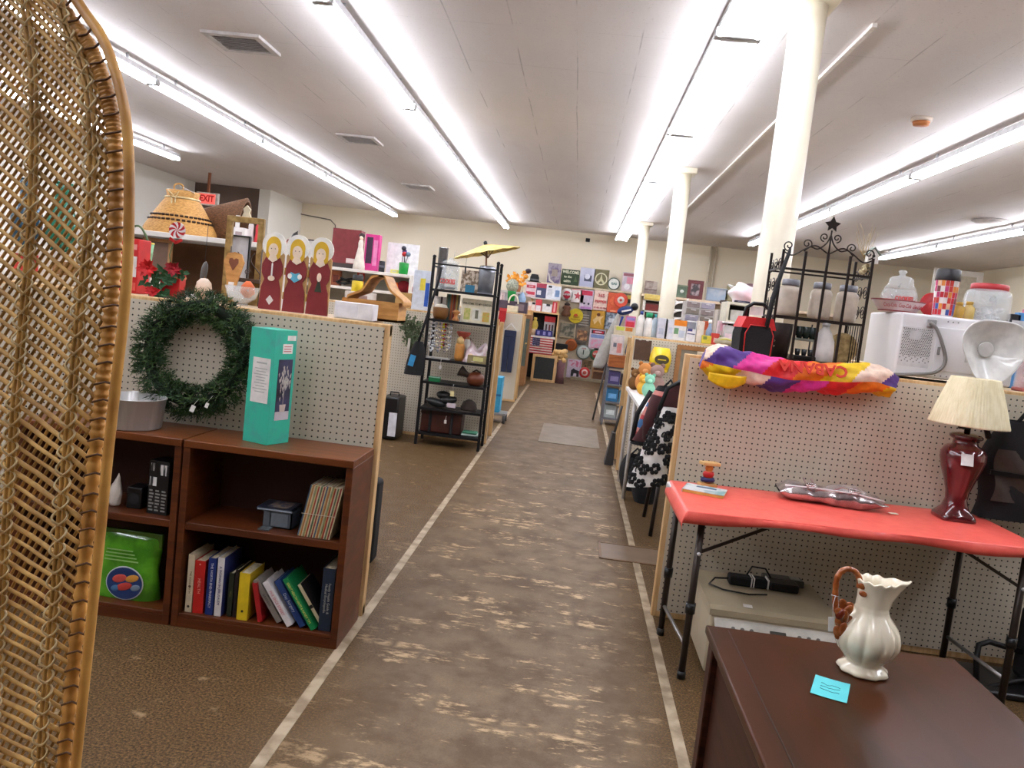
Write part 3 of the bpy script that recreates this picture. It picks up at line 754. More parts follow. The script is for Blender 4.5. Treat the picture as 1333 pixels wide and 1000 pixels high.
bl, br_ = XP(1008, 3.45, ZT), XP(1146, 3.5, ZT)
t = T('clear_bag', 'shiny clear silver tote bag lying flat on the red cloth', 'bag', ((bl + br_) / 2, 3.46, ZT + .003), rz=-.12)
Wb = (br_ - bl) / 2 - .015
def tote(u, v):
    a = v * 2 * PI; x = (u * 2 - 1) * Wb
    env = (1 - abs(u * 2 - 1) ** 5)
    wr = .006 * math.sin(x * 70 + 3 * math.cos(a)) + .004 * math.sin(x * 140 + a)
    return (x + .012 * math.sin(a * 2) * u, (.085 - .02 * u) * math.cos(a) + wr * .5, max(.0, .034 + (.040 * env + .004) * math.sin(a) * (1 + .25 * math.sin(x * 24)) + wr * .4 * (math.sin(a) > 0)))
MB().surf(tote, 46, 22).build('body', SILV, t)
q = MB(); q.tube([(-Wb * .9, -.05, .06), (-Wb * .3, -.07, .068), (Wb * .4, -.065, .068), (Wb * .95, -.05, .05)], .0035, 6); q.build('seam_piping', C(226, 222, 222, .2), t)
for s, x in ((-1, -Wb * .42), (1, Wb * .38)):
    q = MB()
    for dx in (-.016, .016): q.bar((x + dx, .06, .083), (x + dx * .9, -.072, .066), .007, .003)
    q.build('strap', C(178, 150, 150, .25, metal=.4), t)
    q = MB(); q.tube([(x - .02, -.04, .08), (x + .02, -.04, .08), (x + .02, -.066, .074), (x - .02, -.066, .074)], .0026, 6, closed=True); q.build('buckle', C(230, 226, 226, .15, metal=.9), t)
MB().box((Wb + .035, -.03, .004), (.034, .022, .002), (0, 0, .3)).build('price_tag', C(226, 224, 200), t)
# lamp
LX = XP(1240, 3.47, ZT)
t = T('table_lamp', 'burgundy ceramic table lamp with pleated cream shade on the red table', 'lamp', (LX, 3.47, ZT + .003))
BUR = mat('burgundy_glaze', (88, 20, 26), .08, col2=(72, 14, 20), scale=5, coat=1)
def sq(q, a, r, z):
    k = max(0, 1 - z / .075); e = 1 / max(abs(math.cos(a)), abs(math.sin(a))); f = 1 + (min(e, 1.32) - 1) * k
    return Vector((q.x * f, q.y * f, q.z))
MB().lathe([(.066, 0), (.070, .006), (.070, .02), (.066, .026), (.05, .05), (.042, .085), (.046, .12), (.06, .165), (.078, .215), (.088, .255), (.087, .28), (.072, .305), (.05, .316), (.047, .326), (.047, .335), (.062, .342), (.064, .35), (.054, .358), (.03, .364), (0, .366)], 40, fn=sq).build('base', BUR, t)
MB().cyl((0, 0, .36), (0, 0, .41), .012, n=12).build('socket', BLACKP, t)
q = MB(); q.tube([(0, -.012, .385), (-.05, -.03, .385)], .005, 6); q.build('switch', BLACKP, t)
SHM = mat('pleated_cream_fabric', (240, 228, 192), .8, col2=(226, 212, 170), scale=60, stretch=(1, 1, .02), sss=0)
def pleat(q, a, r, z): f = 1 + .012 * math.sin(a * 70); return Vector((q.x * f, q.y * f, q.z))
q = MB().lathe([(.150, .396), (.150, .402), (.130, .47), (.110, .535), (.092, .588), (.090, .592)], 210, fn=pleat, cap=False)
so = q.build('lamp_shade', SHM, t); m_ = so.modifiers.new('t', 'SOLIDIFY'); m_.thickness = .003
q = MB()
for k in range(3):
    a = k * 2 * PI / 3; q.tube([(0, 0, .575), (.090 * math.cos(a), .090 * math.sin(a), .587)], .0018, 5)
q.cyl((0, 0, .41), (0, 0, .58), .003, n=6); q.build('shade_spider', C(150, 130, 90, .4, metal=.8), t)
MB().box((-.024, -.0905, .262), (.046, .002, .048), (-.30, 0, -.12)).build('price_sticker', PAPER, t)
MB().tube([(.02, .04, .37), (.07, .06, .33), (.10, .1, .22), (.085, .11, .1), (.05, .10, .03), (.02, .09, .02), (.04, .06, .012)], .0032, 6).build('cord', C(70, 50, 34), t)
# black bag hanging to the right
t = T('black_backpack', 'black backpack with clear panels hanging on the pegboard behind the lamp', 'backpack', (XP(1327, 3.58, .9), 3.58, ZT + .012))
def bpf(u, v):
    a = u * 2 * PI; w_ = .155 * (1 - .55 * max(0, v - .62) ** 1.2 * 2) ; th = .062
    return (w_ * math.copysign(abs(math.cos(a)) ** .6, math.cos(a)) + .012 * math.sin(v * 8), .0 + th * math.copysign(abs(math.sin(a)) ** .6, math.sin(a)) + .004 * math.sin(14 * v + 3 * a), v * .42)
q = MB().surf(bpf, 36, 20, True); q.build('body', BLACKF, t)
MB().surf(lambda u, v: (-.13 + .25 * u + .01 * math.sin(v * 6), -.066 - .004 * math.sin(u * 9 + v * 7) , .08 + v * .22), 14, 10).build('clear_pocket', mat('dark_clear_plastic', (70, 62, 58), .12, coat=1, bump=.4, scale=30), t)
MB().bar((-.15, -.07, .2), (.15, -.07, .19), .006, .02).build('strap', BLACKP, t)
MB().tube([(-.10, -.05, .40), (-.16, -.06, .44), (-.19, -.06, .38), (-.17, -.05, .34)], .012, 6).build('shoulder_strap', BLACKF, t)
MB().tube([(-.04, 0, .41), (.02, .01, .50), (.05, .04, .53), (.07, .01, .50), (.10, 0, .41)], .009, 6).build('carry_loop', BLACKF, t)
MB().tube([(.05, .094, .535), (.05, .05, .535), (.05, .03, .55)], .004, 6).build('hook', C(110, 100, 90, .4, metal=.7), t)
# printer
t = T('printer', 'beige all-in-one printer on the floor under the red table', 'printer', (.90, 3.13, 0))
PB = mat('beige_printer_plastic', (182, 168, 142), .45, col2=(172, 158, 132), scale=4)
MB().bx(-.25, .25, 0, .49, .004, .236, .012).build('body', PB, t)
MB().prism([(.0, .238), (.0, .262), (.03, .270), (.47, .272), (.49, .26), (.49, .238)], -.255, .255, 'yz').build('scanner_lid', mat('beige_lid', (170, 156, 128), .4, scale=4), t)
def ctl(u, v):
    x = -.235 + .47 * u; s = math.sin(u * PI) ** .6
    return (x, -.004 - .10 * v * (.55 + .45 * s), .232 - .05 * v - .02 * v * v)
so = MB().surf(ctl, 24, 6).build('control_panel', C(196, 190, 178, .4), t); m_ = so.modifiers.new('t', 'SOLIDIFY'); m_.thickness = .012
MB().box((.0, -.050, .214), (.06, .022, .004), (.5, 0, 0)).build('display', C(60, 60, 54, .3), t)
for k in range(6):
    x = (-.17, -.135, -.10, .08, .115, .15)[k]; MB().lathe([(.008, 0), (.007, .005), (0, .006)], 14, (x, -.05, .212), axis=(0, -.45, 1)).build('button', C(110, 108, 104), t)
MB().bx(-.20, .2, -.004, 0, .03, .09).build('paper_slot', C(70, 64, 56), t)
MB().box((-.10, .06, .2725), (.035, .03, .001), (.05, 0, -.1)).build('price_sticker', PAPER, t)
t = T('power_adapter', 'black power adapter with coiled cable on top of the printer', 'adapter', (.93, 3.46, .273))
MB().bx(-.16, .0, -.03, .03, 0, .04, .008).build('cable_bundle', BLACKF, t)
MB().bx(.01, .13, -.035, .035, 0, .034, .006).build('adapter', BLACKP, t)
q = MB()
for x in (-.07, -.06, .0): q.bx(x, x + .005, -.032, .032, -.0, .042)
q.build('label_stripe', PAPER, t)
MB().tube([(-.15, 0, .02), (-.22, -.02, .02), (-.25, -.07, .006), (-.20, -.12, .005), (-.10, -.14, .005), (-.02, -.11, .005)], .004, 6).build('cable', BLACKP, t)
MB().tube([(-.08, .02, .04), (-.06, .03, .075), (0, .04, .07), (.03, .05, .03)], .004, 6).build('plug_lead', BLACKP, t)
t = T('disc_drive', 'flat clear-topped black drive lying behind the power adapter', 'electronics', (1.02, 3.545, .2735))
MB().bx(-.085, .085, -.035, .035, 0, .03, .005).build('body', C(64, 62, 58, .3), t)
MB().bx(.03, .07, -.02, .02, .03, .032).build('label', C(160, 160, 150), t)
# bent black tube frame
t = T('folding_cart', 'black bent tube cart folded on the floor under the table', 'cart', (1.80, 3.42, 0))
MB().tube([(0, -.05, .012), (0, -.02, .11), (.01, .0, .165), (.06, .02, .178), (.2, .03, .15), (.36, .03, .10)], .012, 8).build('handle_tube', BLACKM, t)
MB().tube([(.03, -.08, .02), (.16, -.04, .05), (.34, .0, .085)], .011, 8).build('frame_tube', BLACKM, t)
MB().bx(-.02, .5, -.14, .16, .001, .03, .01).build('platform', BLACKP, t)
MB().bx(.2, .5, -.05, .1, .03, .34, .03).build('folded_bag', BLACKF, t)
# ---- desk
DK = mat('dark_walnut', (66, 34, 24), .4, col2=(46, 24, 16), scale=6, stretch=(1.2, .35, 6), ior=1.25)
DKT = mat('dark_walnut_top', (70, 38, 20), .30, col2=(54, 33, 17), scale=3, stretch=(2.2, .5, 1), ior=1.2)
dx0, dx1, dy0, dy1, dz = .438, 1.088, .95, 2.155, .55
t = T('desk', 'dark polished wooden desk in the lower right corner', 'desk', ((dx0 + dx1) / 2, (dy0 + dy1) / 2, 0)); w, d = (dx1 - dx0) / 2, (dy1 - dy0) / 2
MB().bx(-w, w, -d, d, dz - .024, dz, .005).build('desk_top', DKT, t)
q = MB(); q.bx(-w + .055, -w + .058, -d + .02, d - .02, dz, dz + .0006); q.build('top_inlay_line', C(40, 22, 14, .3), t)
for sx in (-1, 1):
    for sy in (-1, 1): MB().bx(sx * (w - .012), sx * (w - .065), sy * (d - .012), sy * (d - .065), 0, dz - .024, .004).build('leg', DK, t)
    MB().bx(sx * (w - .03), sx * (w - .045), -d + .06, d - .06, .10, dz - .024).build('side_panel', DK, t)
    MB().bx(sx * (w - .018), sx * (w - .05), -d + .06, d - .06, .06, .11, .003).build('side_rail', DK, t)
MB().bx(-w + .06, w - .06, d - .045, d - .03, .1, dz - .024).build('back_panel', DK, t)
q = MB(); q.bx(-w + .06, w - .06, -d + .03, -d + .05, .1, dz - .024); q.build('drawer_front', DK, t)
MB().box((-w + .012, -.36, .30), (.012, .05, .02), b=.004).build('side_pull', C(190, 186, 176, .3, metal=.9), t)
# ---- pitcher
pc = P(1122, 874, Z=dz)
t = T('pitcher', 'cream lobed ceramic pitcher with brown acorn handle on the desk', 'pitcher', (pc.x, pc.y, dz + .001))
CER = mat('cream_ceramic', (234, 224, 200), .12, col2=(226, 214, 186), scale=5, coat=.8)
def lobe(q, a, r, z):
    k = math.sin(min(1, max(0, (z - .022) / .12)) * PI) ** .5 if z < .142 else 0
    kk = .085 * k + (.02 if z > .142 else 0)
    f = 1 - kk + kk * 1.0 * abs(math.cos(a * 5.5)) ** .6
    if z < .02: f *= 1 + .035 * math.cos(a * 9)
    x, y, zz = q.x * f, q.y * f, z
    s = max(0, (z - .165) / .06)                        # spout toward +x, scalloped rim
    sp = max(0, math.cos(a)) ** 6
    x += .034 * s * sp; y *= 1 - .35 * s * sp
    if s > 0: zz += .0022 * s * math.cos(a * 11) + .006 * s * sp
    return Vector((x, y * 1.0, zz))
pr = [(.0, .002), (.040, 0), (.056, .001), (.059, .006), (.055, .013), (.043, .021), (.041, .026), (.050, .036), (.065, .052), (.0755, .074), (.076, .092), (.070, .112), (.057, .130), (.044, .146), (.039, .157), (.0395, .160), (.0375, .163), (.0385, .168), (.037, .185), (.039, .205), (.045, .223), (.047, .228), (.044, .229), (.037, .21), (.034, .185), (.034, .16)]
MB().lathe(pr, 110, fn=lobe).build('body', CER, t)
BRN = mat('brown_glazed_branch', (176, 98, 46), .25, col2=(140, 70, 30), scale=40, coat=.6)
q = MB(); hp = spline([(-.036, .205), (-.040, .226), (-.052, .242), (-.070, .246), (-.086, .236), (-.092, .215), (-.091, .19), (-.088, .165), (-.083, .145), (-.074, .13)], 8)
q.tube([(x, -.0, z) for x, z in hp], [.0074 + .0005 * math.sin(i * .9) for i in range(len(hp))], 9)
q.build('handle', BRN, t)
q = MB(); rnd = random.Random(4)
for k, (x, z, a, l) in enumerate(((-.074, .162, -.4, .030), (-.064, .150, .5, .032), (-.070, .135, -.1, .034), (-.062, .125, .6, .030), (-.078, .118, -.5, .030), (-.070, .105, .1, .032), (-.064, .160, .9, .026), (-.080, .098, -.3, .026), (-.082, .145, -.9, .026), (-.074, .088, .0, .022), (-.040, .215, .6, .012), (-.036, .198, .4, .012))):
    q.ball((x, -.018 - .004 * (k % 3), z), .0105, .004, l * .6, n=10, m=6, rot=(.15, a, 0))
sepbuild(q, 'leaf', BRN, t)
MB().ball((-.080, -.024, .142), .0115, .010, .015, rot=(0, .4, 0)).build('acorn', mat('red_brown_acorn', (120, 40, 18), .2, coat=.6), t)
q = MB(); q.box((-.096, -.020, .112), (.014, .0015, .036), (0, -.12, 0)); q.build('price_tag', PAPER, t)
q = MB(); q.tube([(-.094, -.018, .13), (-.096, -.012, .16), (-.092, -.008, .178), (-.084, -.01, .179)], .0009, 5); q.tube([(-.099, 0, .178), (-.092, -.009, .179), (-.084, 0, .178), (-.091, .009, .178)], .001, 5, closed=True); q.build('tag_string', PAPER, t)
# sticky note
nc = P(1081, 898, Z=dz)
t = T('sticky_note', 'turquoise paper note lying on the dark desk', 'note', (nc.x, nc.y, dz + .0012), rz=-.38)
def nt(u, v): return ((u - .5) * .077, (v - .5) * .112, .0008 + .004 * (u - .5) ** 2 + (.006 * max(0, v - .7) ** 1.5))
so = MB().surf(nt, 8, 8).build('paper', mat('turquoise_paper', (96, 208, 210), .6, col2=(86, 198, 202), scale=10), t)
q = MB(); rnd = random.Random(2)
for k in range(3):
    y = .015 - k * .016
    q.tube([(-.022 + i * .006, y + rnd.uniform(-.004, .004), .0022) for i in range(8)], .0006, 4)
q.build('handwriting', C(60, 130, 140), t)
# ---- rolled colourful windsock on the divider edge
t = T('windsock_bag', 'rolled multicoloured nylon bundle with upside-down red letters on the divider edge', 'bundle', (0, 0, 0))
xa, xb = XP(912, 3.62, 1.17), XP(1163, 3.62, 1.2)
PALC = [(92, 60, 140), (226, 56, 150), (232, 46, 48), (244, 120, 30), (240, 196, 30), (240, 208, 186)]
def roll(u, v):
    a = v * 2 * PI; x = xa + (xb - xa) * u
    e = min(1, u / .06, (1 - u) / .07 + .25)
    r = .070 * (.55 + .45 * e) * (1 - .12 * u + .06 * math.sin(u * 19) + .04 * math.sin(u * 43 + 2 * a))
    sag = -.012 * math.sin(u * PI) + .010 * math.cos(u * 7) - (.02 if u > .9 else 0) * (u - .9) * 10
    wr = .006 * math.sin(a * 5 + u * 22) + .003 * math.sin(a * 11 - u * 50)
    return (x + .01 * math.sin(a), 3.606 + (r + wr) * .80 * math.cos(a), 1.196 + sag + (r + wr) * math.sin(a))
q = MB(); NU, NV = 110, 36
vv = [[q.bm.verts.new(roll(i / NU, j / NV)) for j in range(NV)] for i in range(NU + 1)]
for i in range(NU):
    for j in range(NV):
        f = q.bm.faces.new((vv[i][j], vv[i + 1][j], vv[i + 1][(j + 1) % NV], vv[i][(j + 1) % NV])); f.smooth = True
        ang_ = ((j + .5) / NV) * 360; u = (i + .5) / NU
        up = 60 < ang_ < 195
        s = u * 251 + (0 if up else -62) + (ang_ - 120 if up else ang_ - 230) * .25
        f.material_index = int(((s - 18) / 38) % 6)
for e_ in (0, NU):
    f = q.bm.faces.new(vv[e_][::-1] if e_ else vv[e_]); f.material_index = 0
q.build('cloth', [mat('nylon_%d' % k, c_, .45, bump=.2, scale=40) for k, c_ in enumerate(PALC)], t)
q = MB(); q.surf(lambda u, v: (xa + .03 + .16 * u, 3.572 - .03 * math.sin(u * PI) - .01 * v, 1.152 - .03 * math.sin(u * PI) * (1 - v) - .03 * (1 - v)), 14, 5); so = q.build('loose_flap', mat('nylon_4', PALC[4]), t)
m_ = so.modifiers.new('t', 'SOLIDIFY'); m_.thickness = .002
xt = XP(1062, 3.55, 1.22)
tx_ = txt('CABANA', .074, C(206, 44, 26), t, (xt - .012, 3.546, 1.222), (PI / 2 - .50, 0, 0), wmax=.29, ext=.0022, bold=.0016)
tx_.rotation_euler = (Matrix.Rotation(-.5, 3, 'X') @ Matrix.Rotation(PI, 3, 'Y') @ Matrix.Rotation(PI / 2, 3, 'X')).to_euler()
MB().tube([(XP(953, 3.66, 1.13), 3.655, 1.14), (XP(951, 3.66, 1.1), 3.668, 1.08), (XP(947, 3.66, 1.0), 3.672, 1.0)], .002, 5).build('tie_cord', C(236, 210, 186), t)
# ---- lunch cooler
ZS = 1.217
t = T('lunch_bag', 'black and red insulated lunch bag with strap behind the colourful bundle', 'bag', (XP(980, 3.80, ZS + .1), 3.795, ZS), rz=.15)
q = MB(); q.prism([(-.076, 0), (.076, 0), (.08, .12), (.066, .175), (-.066, .175), (-.08, .12)], -.05, .055); q.build('body', BLACKF, t)
MB().prism([(-.081, .145), (.081, .145), (.062, .196), (-.062, .196)], -.053, .058).build('red_lid', mat('red_nylon', (206, 30, 30), .6, bump=.2, scale=60), t)
q = MB(); q.prism([(-.06, .0), (.06, .0), (.064, .12), (.045, .158), (-.045, .158), (-.064, .12)], -.068, -.056); q.build('front_pocket', BLACKF, t)
q = MB(); q.tube([(-.061, -.069, .01), (-.065, -.069, .12), (-.046, -.069, .159), (.046, -.069, .159), (.065, -.069, .12), (.061, -.069, .01)], .0025, 6); q.build('red_piping', REDP, t)
MB().tube([(-.055, 0, .19), (-.05, 0, .235), (-.02, 0, .258), (.03, 0, .258), (.06, 0, .235), (.065, 0, .19)], .009, 8).build('carry_handle', BLACKP, t)
MB().bx(-.03, .03, -.0, .004, .205, .245).build('tag', PAPER, t)
MB().tube([(.03, -.06, .15), (.045, -.05, .28), (.075, -.03, .40), (.11, -.0, .50), (.125, .03, .53)], [.024, .024, .022, .018, .010], 6, flat=.35).build('shoulder_strap', BLACKF, t)
# ---- wrought iron rack
yf, yb2 = 3.83, 4.06
xl, xr = XP(1003, yf, 1.3), XP(1118, yf, 1.3); zt_ = 1.735
IR = mat('wrought_iron', (44, 34, 30), .5, .5)
t = T('iron_rack', 'black wrought iron shelf rack with scrolled top on the divider shelf', 'rack', ((xl + xr) / 2, yf, ZS)); w = (xr - xl) / 2; hz = zt_ - ZS; dd = yb2 - yf
for x in (-w, -w / 2 + .0, 0, w / 2, w): MB().bar((x, 0, .002), (x, 0, hz), .011, .009).build('front_post', IR, t)
for x in (-w, w): MB().bar((x, dd, .002), (x, dd, hz), .011, .009).build('back_post', IR, t)
for z in (.02, .215, hz - .085):
    q = MB(); q.bar((-w, 0, z), (w, 0, z), .010); q.bar((-w, dd, z), (w, dd, z), .008)
    for x in (-w, w): q.bar((x, 0, z), (x, dd, z), .008)
    q.build('rail', IR, t)
for z in (.02, .215):
    q = MB()
    for k in range(13): q.tube([(-w, dd * (k + .5) / 13, z + .003), (w, dd * (k + .5) / 13, z + .003)], .002, 4)
    q.build('wire_shelf', IR, t)
for x in (-w, w):
    q = MB()
    for k in range(1, 7): q.tube([(x, dd * k / 7, .02), (x, dd * k / 7, .21)], .0022, 4)
    for zz in (.24, .33, .42):
        for k in range(3):
            cy, cz, r = dd * (k + .5) / 3, zz + .03, .034
            q.tube([(x, cy + r * (1 - i / 26) * math.cos(i * .55 + k), cz + r * (1 - i / 26) * math.sin(i * .55 + k)) for i in range(22)], .0022, 4)
    q.build('side_scrollwork', IR, t)
q = MB()
def scroll(cx_, cz_, r, a0, turns, sgn):
    n_ = 26; return [(cx_ + r * (1 - .8 * i / n_) * math.cos(a0 + sgn * i / n_ * turns * 2 * PI), 0, cz_ + r * (1 - .8 * i / n_) * math.sin(a0 + sgn * i / n_ * turns * 2 * PI)) for i in range(n_ + 1)]
for s in (-1, 1):
    q.tube([(s * x, 0, z) for x, z in spline([(w, hz), (w * .97, hz - .012), (w * .78, hz - .022), (w * .52, hz + .012), (w * .3, hz + .03), (w * .06, hz + .005), (0, hz + .0)], 6)], .0034, 5)
    q.tube([(s * x, 0, z) for x, z in spline([(w * .55, hz), (w * .42, hz + .022), (w * .25, hz + .016), (w * .08, hz + .045), (0, hz + .085)], 6)], .0034, 5)
    q.tube([(s * p[0], 0, p[2]) for p in scroll(w * .90, hz + .018, .024, -PI / 2, 1.3, 1)], .003, 5)
    q.tube([(s * p[0], 0, p[2]) for p in scroll(w * .50, hz + .035, .022, -PI * .8, 1.3, -1)], .003, 5)
    q.tube([(s * p[0], 0, p[2]) for p in scroll(w * .14, hz + .072, .02, -PI / 2, 1.3, 1)], .003, 5)
q.tube([(0, 0, hz - .0), (0, 0, hz + .105)], .004, 6)
q.build('scrolled_crest', IR, t)
q = MB(); q.prism([(r * math.sin(k * PI / 5), hz + .128 + r * math.cos(k * PI / 5)) for k, r in enumerate((.04, .02, .036, .018, .032, .012, .032, .018, .036, .02))], -.004, .004); q.build('leaf_finial', IR, t)
# jars on the middle shelf
FJ = mat('frosted_glass', (212, 196, 176), .35, alpha=.86, coat=.4); LIDM = mat('grey_zinc_lid', (140, 140, 146), .4, .6)
for px, lb in ((1026, 'frosted glass jar with grey lid, left end of the iron rack shelf'), (1067, 'frosted glass jar with grey lid, middle of the iron rack shelf'), (1101, 'frosted glass jar with grey lid, right end of the iron rack shelf')):
    j = T('glass_jar', lb, 'jar', (XP(px - 1, yf + .1, ZS + .25), yf + .105, ZS + .2215), group='frosted jars on the iron rack')
    MB().lathe([(.040, 0), (.049, .006), (.050, .02), (.050, .115), (.046, .13), (.034, .142), (.033, .155), (.036, .16), (.033, .16), (.03, .14), (.045, .11), (.045, .01), (0, .008)], 28).build('body', FJ, j)
    MB().lathe([(.0385, .142), (.040, .146), (.040, .168), (.036, .172), (0, .172)], 28).build('lid', LIDM, j)
# things on the rack's bottom shelf
zb = ZS + .0262
t = T('dark_basket', 'dark woven basket with metal studs on the bottom of the iron rack', 'basket', (XP(1015, yf + .1, zb + .08), yf + .1, zb))
MB().lathe([(.044, 0), (.05, .1), (.052, .16), (.048, .16), (.045, .01), (0, .008)], 16, sy=1.1).build('body', mat('dark_weave', (40, 26, 20), .6, bump=.5, scale=60), t)
q = MB()
for z in (.05, .075): q.ball((-.035, -.045, z), .006)
q.build('stud', C(226, 220, 210, .2, metal=1), t)
t = T('cup_rack', 'black tray of small dark cups on the bottom of the iron rack', 'cup set', (XP(1046, yf + .11, zb + .08), yf + .11, zb))
MB().bx(-.05, .05, -.06, .06, 0, .02, .004).build('tray', BLACKP, t); MB().bx(-.045, .045, -.05, .05, .088, .1, .003).build('upper_tray', C(120, 124, 112), t)
q = MB()
for x in (-.04, .04): q.bx(x - .003, x + .003, .04, .046, .02, .17)
q.build('side_support', BLACKP, t)
for k in range(3): MB().lathe([(.010, .02), (.014, .05), (.013, .05), (.009, .023), (0, .023)], 12, (-.03 + k * .03, -.03, 0)).build('cup', C(50, 52, 56, .2), t)
for k in range(3): MB().lathe([(.012, .1), (.019, .12), (.02, .155), (.017, .155), (.011, .104), (0, .104)], 14, (-.03 + k * .03, -.02, 0)).build('large_cup', C(30, 42, 38, .15), t)
t = T('plastic_jug', 'white plastic jug tilted on the bottom of the iron rack', 'jug', (XP(1072, yf + .1, zb + .08), yf + .1, zb))
MB().lathe([(.045, 0), (.05, .006), (.05, .06), (.046, .10), (.026, .145), (.016, .16), (.016, .175), (.0, .175)], 24, sy=.9).build('body', mat('white_hdpe', (232, 228, 222), .4), t)
MB().lathe([(.018, .168), (.018, .182), (0, .184)], 16).build('cap', C(228, 228, 230), t)
t = T('straw_disc', 'round tan straw trivet standing on the bottom of the iron rack', 'trivet', (XP(1098, yf + .12, zb + .08), yf + .14, zb))
MB().lathe([(0, -.005), (.06, -.006), (.072, -.004), (.072, .004), (.06, .006), (0, .005)], 36, (0, 0, .075), axis=(0, 1, 0)).build('disc', mat('straw', (190, 166, 116), .8, col2=(150, 128, 84), scale=50, bump=.4), t)
MB().bx(-.03, .03, .008, .03, 0, .012).build('stand', C(120, 96, 60), t)
# birdhouse + twigs on the rack corner
bx0 = XP(1133, 3.9, ZS + .56)
t = T('birdhouse', 'tiny white birdhouse with dried twigs hung on the iron rack corner', 'birdhouse', (xr + .010, yf + .05, zt_ - .02))
MB().prism([(-.024, 0), (.024, 0), (.024, .04), (0, .068), (-.024, .04)], -.02, .02).build('house', C(232, 226, 214), t)
q = MB(); q.box((-.014, 0, .058), (.046, .052, .004), (0, -.86, 0)); q.box((.016, 0, .056), (.046, .052, .004), (0, .86, 0)); q.build('roof', C(140, 150, 140), t)
q = MB(); q.cyl((0, -.0205, .034), (0, -.0215, .034), .007, n=14); q.build('entrance', BLACKP, t)
q = MB(); rnd = random.Random(9)
for k in range(16):
    a = rnd.uniform(-.5, .35); l = rnd.uniform(.08, .17); p = Vector((-.02, .03, .02)); pts = [p.copy()]
    for i in range(5): p = p + Vector((math.sin(a) * l / 5 + rnd.uniform(-.006, .006), rnd.uniform(-.006, .006), math.cos(a) * l / 5)); pts.append(p.copy())
    q.tube(pts, [.0013, .0012, .001, .0009, .0008, .0006], 4)
q.build('dried_twigs', C(190, 166, 120, .8), t)
q = MB()
for k in range(10): q.ball((rnd.uniform(-.035, .01), rnd.uniform(-.01, .02), -.01 - rnd.uniform(0, .05)), .009, .007, .012)
q.tube([(-.02, .01, 0), (-.02, .01, -.06)], .002, 4); q.build('moss_tuft', C(196, 180, 140, .9), t)
# ---- microwave
yM = 3.755; mx0, mx1 = XP(1168, yM, 1.36), XP(1319, yM, 1.3); mh = .292
MW = mat('white_enamel', (228, 226, 226), .35, col2=(222, 220, 221), scale=3)
t = T('microwave', 'white microwave oven seen from its back on the divider shelf', 'microwave', ((mx0 + mx1) / 2, yM, ZS)); w = (mx1 - mx0) / 2
MB().bx(-w, w, 0, .40, .012, mh, .010).build('case', MW, t)
for sx in (-1, 1):
    for y in (.04, .36): MB().cyl((sx * (w - .05), y, 0), (sx * (w - .05), y, .014), .014, n=12).build('foot', BLACKP, t)
MB().bx(-w + .16, w - .02, -.004, 0, .05, mh - .05, .01).build('raised_back_panel', MW, t)
q = MB(); q.bx(-w + .012, -w + .145, -.0015, 0, .055, mh - .06); q.build('vent_plate', C(218, 216, 216), t)
q = MB(); rnd = random.Random(1)
for i in range(15):
    for j in range(21):
        z = mh - .07 - j * .0072
        if z < .1 and (i + j) % 3: continue
        x = -w + .018 + i * .0086 + (.0043 if j % 2 else 0); q.lathe([(.0026, 0), (.0026, .0008)], 6, (x, -.0016, z), axis=(0, -1, 0))
q.build('vent_hole', C(90, 88, 86), t)
MB().bx(-w + .045, -w + .095, -.003, -.0016, .175, .215).build('vent_cover', C(206, 204, 204), t)
MB().bx(-w + .295, -w + .40, -.0052, -.004, .10, .195).build('rating_label', C(206, 206, 206), t)
q = MB()
for k in range(7): q.bx(-w + .302, -w + .36 + .03 * ((k * 7) % 3) / 2, -.0056, -.0052, .112 + k * .011, .116 + k * .011)
q.build('label_print', C(160, 160, 162), t)
q = MB()
for k in range(3): q.cyl((-w + .2 + k * .022, -.001, mh - .022), (-w + .2 + k * .022, -.003, mh - .022), .003, n=8)
for k in range(4): q.cyl((-w + .18 + k * .025, -.001, .028), (-w + .18 + k * .025, -.003, .028), .003, n=8)
q.build('screw', C(120, 120, 122), t)
MB().bx(-w + .11, -w + .15, -.012, 0, mh - .055, mh - .02, .004).build('cord_grip', C(150, 148, 146), t)
MB().tube([(a, b, c_) for (a, c_), b in zip(spline([(-w + .12, mh - .035), (-w + .15, mh - .06), (-w + .185, mh - .13), (-w + .205, mh - .2), (-w + .17, mh - .25), (-w + .08, .022), (-w - .02, .010)], 6), [-.01 - .015 * math.sin(k / 36 * PI) for k in range(37)])], .0075, 8).build('power_cord', CORD, t)
q = MB(); q.bx(-w + .165, -w + .175, -.03, -.02, .12, .155, .002); q.build('cable_clip', C(120, 118, 116), t)
ZM = ZS + mh + .0005
# tray + candy jar
tx = XP(1165, 3.95, ZM)
t = T('soda_tray', 'oval white tray with red script lettering on top of the microwave', 'tray', (tx, 3.93, ZM))
MB().lathe([(.075, 0), (.08, .004), (.118, .052), (.121, .055), (.117, .056), (.078, .008), (0, .006)], 48, sy=.8).build('tray', C(226, 206, 204, .35), t)
q = MB(); q.lathe([(.1185, .051), (.1215, .056), (.119, .057)], 48, sy=.8); q.lathe([(.082, .004), (.087, .008), (.082, .009)], 48, sy=.8); q.build('red_rim', C(150, 52, 54), t)
for a in (-.62, 0, .62):
    xx, yy = .104 * math.sin(a), -.104 * math.cos(a) * .8
    txt('Coca-Cola', .030, C(196, 70, 76), t, (xx, yy - .004, .030), (PI / 2 + .62, 0, a * .85), wmax=.062, sx=.9)
t = T('candy_jar', 'clear stepped glass cookie jar with knob lid standing in the soda tray', 'jar', (tx, 3.93, ZM + .0075))
